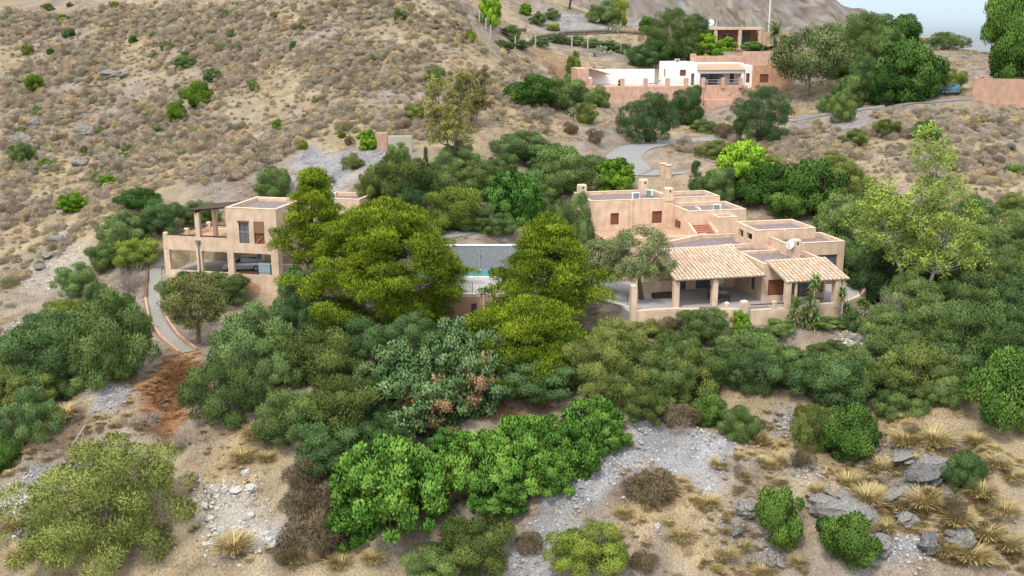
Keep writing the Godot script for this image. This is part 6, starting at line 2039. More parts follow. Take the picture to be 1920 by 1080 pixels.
	["fea", -85.2, -204.67, 1.22, 2.04, 1, "small bluish shrub dotted on the dry grey hillside", "shrub", "bluish shrubs scattered over the dry hillside"],
	["len", -77.17, -204.85, 0.92, 1.02, 0, "small green shrub dotted on the dry grey hillside", "shrub", "green shrubs scattered over the dry hillside"],
	["fea", -79.66, -215.9, 1.28, 1.28, 3, "small dense yellow green bush dotted on the dry grey hillside", "shrub", "yellow green bushes scattered over the dry hillside"],
	["fea", -91.77, -223.39, 1, 1.33, 2, "small olive shrub dotted on the dry grey hillside", "shrub", "olive shrubs scattered over the dry hillside"],
	["len", -69.1, -195.04, 0.97, 1.56, 1, "small bluish shrub dotted on the dry grey hillside", "shrub", "bluish shrubs scattered over the dry hillside"],
	["fea", -64.93, -194.41, 0.97, 1.36, 0, "small green shrub dotted on the dry grey hillside", "shrub", "green shrubs scattered over the dry hillside"],
	["fea", -90.32, -198.27, 1.39, 2.38, 3, "small dense yellow green bush dotted on the dry grey hillside", "shrub", "yellow green bushes scattered over the dry hillside"],
	["len", -84.94, -196.56, 0.98, 1.77, 2, "small olive shrub dotted on the dry grey hillside", "shrub", "olive shrubs scattered over the dry hillside"],
	["fea", -62.03, -184.29, 0.92, 1.66, 1, "small bluish shrub dotted on the dry grey hillside", "shrub", "bluish shrubs scattered over the dry hillside"],
	["fea", -60.16, -185.6, 1.49, 1.86, 0, "small green shrub dotted on the dry grey hillside", "shrub", "green shrubs scattered over the dry hillside"],
	["len", -54.5, -182.15, 0.73, 1.28, 3, "small dense yellow green bush dotted on the dry grey hillside", "shrub", "yellow green bushes scattered over the dry hillside"],
	["fea", -55.1, -187.2, 0.84, 1.49, 2, "small olive shrub dotted on the dry grey hillside", "shrub", "olive shrubs scattered over the dry hillside"],
	["fea", -48.31, -185.36, 0.92, 1.66, 1, "small bluish shrub dotted on the dry grey hillside", "shrub", "bluish shrubs scattered over the dry hillside"],
	["len", -51.73, -194.04, 0.87, 1.73, 0, "small green shrub dotted on the dry grey hillside", "shrub", "green shrubs scattered over the dry hillside"],
	["fea", -41.74, -187.66, 0.75, 1.49, 3, "small dense yellow green bush dotted on the dry grey hillside", "shrub", "yellow green bushes scattered over the dry hillside"],
	["fea", -35.34, -179.74, 0.72, 1.43, 2, "small olive shrub dotted on the dry grey hillside", "shrub", "olive shrubs scattered over the dry hillside"],
	["len", -35.57, -173.56, 0.69, 1.91, 1, "small bluish shrub dotted on the dry grey hillside", "shrub", "bluish shrubs scattered over the dry hillside"],
	["fea", -40.99, -174.18, 0.78, 1.4, 0, "small green shrub dotted on the dry grey hillside", "shrub", "green shrubs scattered over the dry hillside"],
	["fea", -86.63, -182.67, 0.83, 1.47, 3, "small dense yellow green bush dotted on the dry grey hillside", "shrub", "yellow green bushes scattered over the dry hillside"],
	["len", -55.12, -180.39, 0.9, 1.08, 2, "small olive shrub dotted on the dry grey hillside", "shrub", "olive shrubs scattered over the dry hillside"],
	["fea", -38.74, -158.23, 1.12, 2.24, 1, "small bluish shrub dotted on the dry grey hillside", "shrub", "bluish shrubs scattered over the dry hillside"],
	["fea", -75.26, -166.61, 0.85, 2.03, 0, "small green shrub dotted on the dry grey hillside", "shrub", "green shrubs scattered over the dry hillside"],
	["len", -31.46, -140.46, 0.86, 2, 3, "small dense yellow green bush dotted on the dry grey hillside", "shrub", "yellow green bushes scattered over the dry hillside"],
	["fea", -59.25, -150.85, 1.08, 1.54, 2, "small olive shrub dotted on the dry grey hillside", "shrub", "olive shrubs scattered over the dry hillside"],
	["fea", -53.55, -144.43, 0.89, 1.48, 1, "small bluish shrub dotted on the dry grey hillside", "shrub", "bluish shrubs scattered over the dry hillside"],
	["len", -52.22, -140.09, 0.93, 1.58, 0, "small green shrub dotted on the dry grey hillside", "shrub", "green shrubs scattered over the dry hillside"],
	["fea", -26.18, -129.6, 0.86, 1.33, 3, "small dense yellow green bush dotted on the dry grey hillside", "shrub", "yellow green bushes scattered over the dry hillside"],
	["fea", -52.88, -166.32, 0.84, 1.34, 2, "small olive shrub dotted on the dry grey hillside", "shrub", "olive shrubs scattered over the dry hillside"],
	["len", -84.25, -204.9, 0.92, 1.63, 1, "small bluish shrub dotted on the dry grey hillside", "shrub", "bluish shrubs scattered over the dry hillside"],
	["fea", -18.27, -175.16, 1.3, 2.09, 0, "small green shrub dotted on the dry grey hillside", "shrub", "green shrubs scattered over the dry hillside"],
	["fea", -6.62, -176.71, 1.15, 2.47, 3, "small dense yellow green bush dotted on the dry grey hillside", "shrub", "yellow green bushes scattered over the dry hillside"],
	["len", -21.52, -131.88, 0.67, 1.08, 2, "small olive shrub dotted on the dry grey hillside", "shrub", "olive shrubs scattered over the dry hillside"],
	["fea", -59.62, -145.59, 1.04, 1.34, 1, "small bluish shrub dotted on the dry grey hillside", "shrub", "bluish shrubs scattered over the dry hillside"],
	["fea", -47.06, -185.23, 0.55, 0.92, 0, "small green shrub dotted on the dry grey hillside", "shrub", "green shrubs scattered over the dry hillside"],
	["len", -74.95, -159.95, 0.65, 1.14, 3, "small dense yellow green bush dotted on the dry grey hillside", "shrub", "yellow green bushes scattered over the dry hillside"],
	["fea", -54.4, -156.43, 0.71, 0.95, 2, "small olive shrub dotted on the dry grey hillside", "shrub", "olive shrubs scattered over the dry hillside"],
	["fea", -50.18, -149.28, 0.91, 1.22, 1, "small bluish shrub dotted on the dry grey hillside", "shrub", "bluish shrubs scattered over the dry hillside"],
	["len", -66.74, -153.89, 0.63, 0.94, 0, "small green shrub dotted on the dry grey hillside", "shrub", "green shrubs scattered over the dry hillside"],
	["fea", -27.86, -148.91, 0.68, 1.2, 3, "small dense yellow green bush dotted on the dry grey hillside", "shrub", "yellow green bushes scattered over the dry hillside"],
	["fea", -20.79, -159.53, 0.72, 1.28, 2, "small olive shrub dotted on the dry grey hillside", "shrub", "olive shrubs scattered over the dry hillside"],
	["len", -28.48, -167.51, 0.67, 1.17, 1, "small bluish shrub dotted on the dry grey hillside", "shrub", "bluish shrubs scattered over the dry hillside"],
	["fea", -46.81, -139.54, 0.64, 1, 0, "small green shrub dotted on the dry grey hillside", "shrub", "green shrubs scattered over the dry hillside"],
	["fea", -44.23, -145.88, 0.67, 1.04, 3, "small dense yellow green bush dotted on the dry grey hillside", "shrub", "yellow green bushes scattered over the dry hillside"],
]
const ROCKS := [[15.93, -65.15, 0.87, 0.73], [22.5, -63.86, 1.79, 0.71], [20.91, -64.59, 1.08, 0.72], [23.05, -63.27, 0.78, 0.43], [17.19, -62.14, 0.56, 0.49], [26.11, -62.95, 0.92, 0.49], [26.93, -63.9, 0.5, 0.36], [29.08, -67.14, 1.26, 0.59], [27.84, -68.37, 0.98, 0.38], [28.28, -65.87, 1.09, 0.66], [29.11, -64.61, 0.72, 0.43], [23.99, -61.67, 0.97, 0.63], [26.83, -60.84, 0.76, 0.69], [29.06, -61.36, 0.9, 0.62], [26.46, -65.24, 0.94, 0.51], [15.07, -63.98, 0.5, 0.29], [9.79, -64.13, 0.22, 0.29], [30.21, -84.11, 0.72, 0.72], [29.35, -85, 0.55, 0.46], [27.32, -71.92, 0.55, 0.28], [28.36, -70.96, 0.54, 0.27], [-19.51, -70.54, 0.31, 0.31], [-19.99, -69.19, 0.54, 0.23], [-18.87, -69.38, 0.62, 0.23], [-21.08, -66.57, 0.37, 0.3], [-19.34, -66.33, 0.33, 0.26], [-20.19, -65.96, 0.33, 0.26], [-18.47, -67.5, 0.38, 0.26], [-21.66, -67.4, 0.26, 0.23], [-22.65, -68.3, 0.23, 0.19], [-18.37, -64.43, 0.4, 0.29], [-20.75, -64.46, 0.36, 0.25], [-17.03, -65.91, 0.33, 0.26], [-16.36, -64.4, 0.51, 0.44], [-35.38, -71.6, 0.87, 0.36], [-35.5, -69.94, 0.7, 0.39], [-34.8, -72.71, 0.8, 0.28], [-35.39, -68.27, 0.54, 0.38], [-34.09, -73.55, 0.57, 0.24], [-33.15, -74.36, 0.33, 0.2], [-62.28, -152.67, 2.02, 1.09], [-72.8, -154.98, 1.9, 1.27], [-75.16, -156.7, 1.28, 0.96], [-68.23, -180.92, 2.18, 0.82], [-64.95, -178.08, 1.08, 0.72], [-73.16, -161.59, 1.64, 1.15], [-56.24, -143.54, 1.03, 0.59], [-59.42, -143.06, 1.47, 0.73], [-68.26, -161.87, 1.32, 0.82], [-51.82, -116.47, 1.22, 0.61], [-51.05, -111.86, 0.82, 0.47], [-51.04, -109.67, 0.69, 0.46], [-43.18, -86.06, 0.56, 0.46], [61.65, -133.42, 1.1, 0.34], [70.31, -150.14, 1.53, 0.23], [64.86, -133.69, 1.24, 0.41], [67.19, -150.01, 1.83, 0.23], [-2.36, -131.66, 0.54, 0.27], [-54.63, -148.75, 1.37, 0.46], [-17.06, -128.49, 0.79, 0.33], [-13.32, -130.47, 0.93, 0.27]]
const TUSSOCKS := [[30.27, -69.91, 1.53, 0.92], [28.25, -69.54, 1.3, 0.76], [26.24, -68.6, 1.06, 0.6], [23.34, -66.96, 0.96, 0.67], [24.32, -67.79, 0.67, 0.45], [24.1, -65.15, 1.3, 0.8], [26.18, -64.33, 1.08, 0.72], [27.39, -63.69, 1.21, 0.92], [29.46, -64.58, 1.01, 0.65], [31.4, -64.05, 1.07, 0.71], [29.03, -62.28, 1.19, 0.77], [30.98, -61.9, 1.18, 0.7], [29.44, -60.46, 1.37, 0.82], [27.84, -60.8, 1.03, 0.69], [32.14, -61.29, 1.04, 0.76], [32.42, -63.01, 1.06, 0.63], [33.98, -65.25, 0.87, 0.58], [33.27, -66.16, 0.95, 0.58], [30.48, -67.46, 0.74, 0.52], [20.79, -65.56, 0.58, 0.44], [18.77, -67.94, 0.68, 0.83], [17.84, -67.1, 0.59, 0.52], [18.04, -71.53, 0.86, 0.78], [15.3, -63.28, 0.71, 0.5], [16.38, -61.57, 0.84, 0.49], [-18.84, -64.07, 1.3, 0.94], [-19.42, -73.72, 1.05, 0.89], [-20.06, -72.08, 1.03, 0.64], [-18.26, -72.04, 0.71, 0.48], [-13.46, -66.82, 0.6, 0.45], [-14.46, -63.95, 0.87, 0.58], [11.43, -63.52, 0.93, 0.57], [10.74, -66.6, 0.96, 0.52], [13.53, -65.58, 0.8, 0.44], [7.7, -65.66, 0.73, 0.44], [6.85, -64.21, 0.79, 0.5], [14.75, -68.46, 0.76, 0.45], [-35.1, -77.35, 1.1, 0.76], [-34.09, -65.63, 1.26, 0.82], [-36.12, -68.61, 0.92, 0.61], [-11.49, -63.42, 1.08, 0.65], [-9.27, -62.92, 0.86, 0.43], [24.6, -62.59, 0.7, 0.49], [14.08, -62.36, 0.84, 0.42], [18.82, -61.63, 0.63, 0.42], [25.31, -66.22, 0.59, 0.37], [29.21, -73.38, 0.8, 0.4], [33.17, -69.56, 0.84, 0.53], [-25.65, -74.18, 0.81, 0.49]]


func _ready() -> void:
	rng.seed = 11
	var cam := Camera3D.new()
	cam.name = "camera"
	cam.position = Vector3(0, 24, 0)
	cam.rotation_degrees = Vector3(-14, 0, 0)
	cam.fov = 30.96
	cam.near = 0.5
	cam.far = 6000
	add_child(cam)
	var env := Environment.new()
	env.background_mode = Environment.BG_SKY
	var sm := ProceduralSkyMaterial.new()
	sm.sky_top_color = Color(0.92, 0.945, 0.98)
	sm.sky_horizon_color = Color(0.635, 0.70, 0.735)
	sm.sky_curve = 0.25
	sm.ground_horizon_color = Color(0.66, 0.715, 0.745)
	sm.ground_bottom_color = Color(0.50, 0.51, 0.52)
	sm.ground_curve = 0.5
	sm.sky_cover = cloud_cover()
	sm.sky_cover_modulate = Color(1, 1, 1, 0.12)
	sm.sun_angle_max = 1.0
	var sky := Sky.new()
	sky.sky_material = sm
	env.sky = sky
	env.tonemap_mode = Environment.TONE_MAPPER_LINEAR
	env.tonemap_exposure = 1.85
	env.sdfgi_enabled = true
	env.ssao_enabled = true
	env.ssil_enabled = true
	var we := WorldEnvironment.new()
	we.name = "world_environment"
	we.environment = env
	add_child(we)
	var sun := DirectionalLight3D.new()
	sun.name = "sun"
	sun.light_energy = 0.5
	sun.light_color = Color(1.0, 0.965, 0.91)
	sun.light_angular_distance = 10.0
	sun.shadow_enabled = true
	sun.rotation_degrees = Vector3(-58, -28, 0)
	add_child(sun)

	for q in [[nz_a, 71, 0.045, 3], [nz_b, 72, 0.16, 4], [nz_c, 73, 0.035, 4], [nz_d, 74, 0.4, 3]]:
		q[0].seed = q[1]
		q[0].frequency = q[2]
		q[0].fractal_octaves = q[3]
	materials()
	tps_grid()
	# level ground under the buildings: [centre x, z, half x, half z, turn, height, soft edge, only cut]
	var a13 := deg_to_rad(13)
	pads = [
		[-5.0, -99.2, 11.0, 5.2, 0.0, -0.5, 0.9, true],
		[-5.0, -102.5, 8.4, 1.9, 0.0, -1.9, 0.4, true],
		pad_at(11.5, -3.2, 12.6, 6.6, a13, -0.6, 1.2),
		pad_at(24.0, -5.0, 3.5, 5.5, a13, -1.2, 1.2),
		[-29.4, -104.2, 6.3, 4.6, -a13, -0.9, 1.5, true],
		[26.0, -188.0, 17.0, 6.0, deg_to_rad(8), 14.0, 2.0, true],
		[49.0, -228.0, 11.0, 5.0, 0.07, 20.4, 2.0, true],
	]
	add_road("road", [Vector2(20.34, -130.99), Vector2(16.38, -130.01), Vector2(14.97, -133.81), Vector2(14.89, -137.13), Vector2(17.41, -141.89), Vector2(21.79, -147.13), Vector2(27.1, -151.72), Vector2(32.4, -154.93)], 2.3, M.asphalt, "grey concrete road bending up past the gate")
	add_road("driveway", [Vector2(4.86, -117), Vector2(1.5, -115.76), Vector2(-3.52, -112.4), Vector2(-6.25, -108.91), Vector2(-9.49, -106.92), Vector2(-13.45, -107.22)], 1.7, M.asphalt, "grey driveway behind the pool wall")
	add_road("path", [Vector2(-37.61, -108.78), Vector2(-37.02, -105.38), Vector2(-36.1, -102.08), Vector2(-35.29, -99.12), Vector2(-33.61, -95.04), Vector2(-31.27, -91.07), Vector2(-28.43, -87.11)], 0.6, M.pale_path, "pale concrete path running down beside the carport house")
	add_road("lane", [Vector2(44.01, -166.58), Vector2(50.57, -166.12), Vector2(56.76, -164.72), Vector2(63.23, -164.42), Vector2(69.97, -164.73), Vector2(74.69, -166.1)], 1.6, M.asphalt, "lane running along the slope to the salmon wall")
	build_ground()
	for r in roads:
		strip(r.called, r.p, r.w, r.mat, r.label)
	carport_house()
	main_house()
	pool_terrace()
	white_house()
	top_house()
	small_works()
	make_kinds()
	hero_trees()
	for p in PLANTS:
		rng.seed = hash(p[6]) + int(p[1] * 10.0)
		if p[0] == "pal" or p[0] == "pin" or p[0] == "eua" or p[0] == "tre":
			continue
		plant(p[0], p[1], p[2], p[3], p[4], p[5], p[6], p[7], p[8])
	rng.seed = 77
	loose_rocks()
	ground_cover()


func pad_at(lx: float, lz: float, hx: float, hz: float, turn: float, y: float, fall: float) -> Array:
	var b := Basis(Vector3.UP, turn)
	var p := Vector3(10.57, 0, -87.6) + b * Vector3(lx, 0, lz)
	return [p.x, p.z, hx, hz, turn, y, fall, true]


func cloud_cover() -> ImageTexture:
	# thin high overcast: soft pale veils, alpha is the veil's density
	var f := FastNoiseLite.new()
	f.seed = 9
	f.frequency = 0.9
	f.fractal_octaves = 5
	var im := Image.create(512, 256, false, Image.FORMAT_RGBAF)
	for y in 256:
		for x in 512:
			var th := PI * (y + 0.5) / 256.0
			var ph := TAU * x / 512.0
			var d := Vector3(sin(th) * cos(ph), cos(th), sin(th) * sin(ph))
			var k := clampf(0.5 + f.get_noise_3d(d.x * 1.5, d.y * 4.0, d.z * 1.5) * 0.9, 0.0, 1.0) if y < 128 else 0.0
			var v := 0.80 + 0.12 * k
			im.set_pixel(x, y, Color(v, v * 1.01, v * 1.03, k))
	return ImageTexture.create_from_image(im)


func small_works() -> void:
	# fence with concrete posts round the garden on the hill
	var fp := [[-6.62, -190.79, 2.08], [-5.73, -189.02, 2.07], [-4.58, -187.64, 2.06], [-3.71, -185.91, 2.13], [0.57, -190.33, 2.09], [4.34, -197.3, 2.17], [8.94, -210.75, 2.1], [11.71, -209.19, 2.19], [14.78, -208.26, 2.29], [17.82, -208.45, 2.08], [21.01, -205.8, 2.37], [24.43, -205.99, 2.27]]
	var fo := thing("garden_fence", Vector3(fp[0][0], 0, fp[0][1]), 0.0, "wire fence on pale concrete posts round the hillside garden", "fence")
	var last := Vector3.ZERO
	for k in fp.size():
		var b := Vector3(fp[k][0], ground(fp[k][0], fp[k][1]), fp[k][1]) - fo.position
		sbox("post", b + Vector3(-0.12, -0.3, -0.12), b + Vector3(0.12, fp[k][2], 0.12), M.post_concrete, fo, 0.02)
		if k > 0:
			for w in [0.35, 0.65, 0.95]:
				rail(fo, last + Vector3.UP * fp[k][2] * w, b + Vector3.UP * fp[k][2] * w, 0.012, M.steel, "wire")
		last = b
	# white leaning posts, stones and rubbish on the bank
	var pp := [[-34.25, -75.19, 1.65], [-22.61, -69.02, 1.92], [-21.8, -67.82, 2.27]]
	var lab := ["pale post leaning on the bank below the grey shrubs", "thin pale pole leaning above the white rubble", "second thin pole standing crooked by the white rubble"]
	for k in pp.size():
		var g := Geo.new()
		var b := Vector3(pp[k][0], ground(pp[k][0], pp[k][1]), pp[k][1])
		var l: float = pp[k][2] * 1.15
		g.tube(Vector3(0, -0.2, 0), Vector3([0.72, 0.33, -0.08][k] * l, 0.9 * l, 0), 0.055 if k == 0 else 0.035, 0.05 if k == 0 else 0.03, 6)
		tag(part("leaning_pole", g.done(), M.pale_twig, self, b), lab[k], "pole")
	var sk: Array = [[55.2, -116.03, 1.33]][0]
	var so := thing("waste_skip", Vector3(sk[0], ground(sk[0], sk[1]), sk[1]), 0.3, "yellow metal skip above the green thicket", "skip")
	var sg := Geo.new()
	for s in [-1.0, 1.0]:
		sg.face(Vector3(-0.8, 0.1, s * 0.6), Vector3(0.8, 0.1, s * 0.6), Vector3(1.15, 1.0, s * 0.7), Vector3(-1.15, 1.0, s * 0.7), Vector3(0, 0, s))
		sg.face(Vector3(s * 0.8, 0.1, -0.6), Vector3(s * 0.8, 0.1, 0.6), Vector3(s * 1.15, 1.0, 0.7), Vector3(s * 1.15, 1.0, -0.7), Vector3(s, 0, 0))
	sg.face(Vector3(-0.8, 0.1, -0.6), Vector3(0.8, 0.1, -0.6), Vector3(0.8, 0.1, 0.6), Vector3(-0.8, 0.1, 0.6), Vector3.UP)
	part("hull", sg.done(), M.yellow_metal, so)
	var rg := Geo.new()
	for q in [[-1.17, -0.72, 1.17, -0.66], [-1.17, 0.66, 1.17, 0.72], [-1.17, -0.66, -1.11, 0.66], [1.11, -0.66, 1.17, 0.66]]:
		rg.box(Vector3(q[0], 0.97, q[1]), Vector3(q[2], 1.05, q[3]), 0.01)
	part("rim", rg.done(), M.yellow_metal, so)
	so.scale = Vector3.ONE * 0.55
	# gate piers at the road, broken stucco wall, salmon building, ridge building
	var gp := [[18.62, -127.7, 1.58], [19.16, -127.34, 1.44]]
	for k in 2:
		var b := Vector3(gp[k][0], ground(gp[k][0], gp[k][1]), gp[k][1])
		var go := thing("gate_pier", b, 0.1, ["stucco gate pier at the road, taller of the pair", "stucco gate pier at the road, shorter of the pair"][k], "gate pier")
		sbox("shaft", Vector3(-0.38, -0.5, -0.38), Vector3(0.38, gp[k][2] * 0.92, 0.38), M.stucco, go, 0.1)
		sbox("cap", Vector3(-0.43, gp[k][2] * 0.92, -0.43), Vector3(0.43, gp[k][2] * 0.92 + 0.16, 0.43), M.stucco, go, 0.07)
	var bw := thing("stucco_wall", Vector3(-14.4, 9.4, -126.0), 0.06, "short weathered stucco wall on the grey scree bank", "wall")
	sbox("wall", Vector3(-1.9, -0.8, -0.25), Vector3(-0.6, 2.5, 0.25), M.stucco_salmon, bw, 0.08)
	sbox("wall", Vector3(-0.6, -0.8, -0.22), Vector3(2.4, 2.1, 0.22), M.post_concrete, bw, 0.08)
	sbox("buttress", Vector3(-2.1, -0.8, -1.8), Vector3(-1.7, 2.3, -0.2), M.stucco_salmon, bw, 0.06)
	var sb := thing("salmon_building", Vector3(74.0, 12.0, -163.0), deg_to_rad(-32), "plain salmon stucco building half hidden by tall dark trees", "building")
	block(sb, -2.6, 9.0, -1.0, 4.5, -7.0, 1.0, M.stucco_salmon, M.roofing, [[5.5, 2.2, 6.5, 3.4]])
	window(sb, Vector3(5.5, 2.2, 1.0), 1.0, 1.2, 0.0, "shutter")
	var rb := thing("ridge_hut", Vector3(81.4, 19.6, -213.0), deg_to_rad(10), "small pale stucco hut on the ridge among trees", "hut")
	block(rb, -1.4, 1.5, -0.5, 2.6, -3.0, 0.0, M.stucco_salmon, M.roofing)
	sbox("pipe", Vector3(0.6, -0.5, 0.02), Vector3(0.8, 1.0, 0.2), M.coping, rb, 0.02)
	# poles
	var up := [[58.24, -166.24, 6.56]]
	for k in up.size():
		var b := Vector3(up[k][0], ground(up[k][0], up[k][1]), up[k][1])
		var po := thing("wooden_pole", b, 0.0, "weathered wooden utility pole in front of the dark trees", "pole")
		rail(po, Vector3(0, -0.5, 0), Vector3(0.15, up[k][2], 0), 0.13, M.wood_pole, "shaft")
		rail(po, Vector3(0.1, up[k][2] * 0.95, -0.5), Vector3(0.1, up[k][2] * 0.95, 0.5), 0.05, M.wood_pole, "crossbar")
	var cp := thing("concrete_pole", Vector3(57.5, 20.0, -240.0), 0.0, "tall pale concrete pole behind the hilltop bungalow", "pole")
	rail(cp, Vector3(0, -1, 0), Vector3(0, 11.5, 0), 0.17, M.coping, "shaft")
	rail(cp, Vector3(-0.6, 10.8, 0), Vector3(0.6, 10.8, 0), 0.06, M.coping, "crossbar")
	var tp := thing("blue_covered_heap", Vector3(70.0, 14.2, -169.0), 0.2, "heap under a blue grey sheet beside the lane end", "tarpaulin")
	var tg := Geo.new()
	var tf := FastNoiseLite.new()
	tf.frequency = 0.4
	tg.blob(Vector3(0, 0.5, 0), Vector3(2.2, 1.0, 1.2), tf, 0.35, 8, 12)
	part("sheet", tg.done(), M.blue_tarp, tp)
	var hs := Geo.new()
	for k in 9:
		hs.blob(Vector3(-2.0 + k * 0.5, 0.05, 1.2 + 0.1 * sin(k * 2.0)), Vector3(0.22, 0.16, 0.2), tf, 0.3, 5, 7)
	part("weight_stones", hs.done(), M.rock, tp)
	# low walls
	for w in [[[[44.9, -166.78], [52.15, -165.84], [58.34, -164.55]], "low concrete wall edging the lane", M.concrete, 0.5], [[[4.04, -202.53], [10.9, -218.81], [18.63, -220.01], [27.95, -224.32]], "dry stone wall across the hillside garden", M.drystone, 1.0], [[[-1.92, -192.53], [2.66, -213.5]], "short dry stone wall at the garden's fence corner", M.drystone, 0.8]]:
		var q0: Array = w[0][0]
		var wo := thing("low_wall", Vector3(q0[0], ground(q0[0], q0[1]), q0[1]), 0.0, w[1], "wall")
		for k in w[0].size() - 1:
			var a := Vector3(w[0][k][0], ground(w[0][k][0], w[0][k][1]), w[0][k][1]) - wo.position
			var b := Vector3(w[0][k + 1][0], ground(w[0][k + 1][0], w[0][k + 1][1]), w[0][k + 1][1]) - wo.position
			if w[2] == M.drystone:
				var n := int((b - a).length() / 0.55)
				for s in n:
					for row in 2:
						var g := Geo.new()
						g.blob(Vector3.ZERO, Vector3(0.36, w[3] * 0.32, 0.3), tf, 0.5, 5, 7)
						part("stone", g.done(), w[2], wo, a.lerp(b, (s + 0.5 * row) / n) + Vector3(0, w[3] * (0.15 + 0.5 * row), rng.randf_range(-0.05, 0.05)), rng.randf_range(-0.3, 0.3))
			else:
				var g := Geo.new()
				var d := (b - a)
				var l := Vector2(d.x, d.z).length()
				g.box(Vector3(0, -0.6, -0.15), Vector3(l, w[3], 0.15), 0.05)
				var m := part("wall", g.done(), w[2], wo, a, atan2(-d.z, d.x))
				m.rotation.z = atan2(d.y, l)
	var pw := [Vector2(-37.61, -108.78), Vector2(-37.02, -105.38), Vector2(-36.1, -102.08), Vector2(-35.29, -99.12), Vector2(-33.61, -95.04), Vector2(-31.27, -91.07), Vector2(-28.43, -87.11)]
	var po2 := thing("path_wall", Vector3(pw[2].x, 0, pw[2].y), 0.0, "low stucco kerb wall curving along the concrete path", "wall")
	for k in range(1, pw.size() - 1):
		for side in ([-1.0] if k < 4 else [-1.0, 1.0]):
			var d2: Vector2 = (pw[k + 1] - pw[k]).normalized()
			var off: Vector2 = Vector2(-d2.y, d2.x) * 0.76 * (-side)
			var a2: Vector2 = pw[k] + off
			var b2: Vector2 = pw[k + 1] + off
			var ya := base_height(pw[k].x, pw[k].y)
			var yb := base_height(pw[k + 1].x, pw[k + 1].y)
			var g := Geo.new()
			var l := (b2 - a2).length()
			g.box(Vector3(-0.05, -0.7, -0.13), Vector3(l + 0.05, 0.30, 0.13), 0.06)
			var m := part("wall", g.done(), M.stucco_salmon if k > 2 else M.brown_timber, po2, Vector3(a2.x, ya, a2.y) - po2.position, atan2(-(b2.y - a2.y), b2.x - a2.x))
			m.rotation.z = atan2(yb - ya, l)


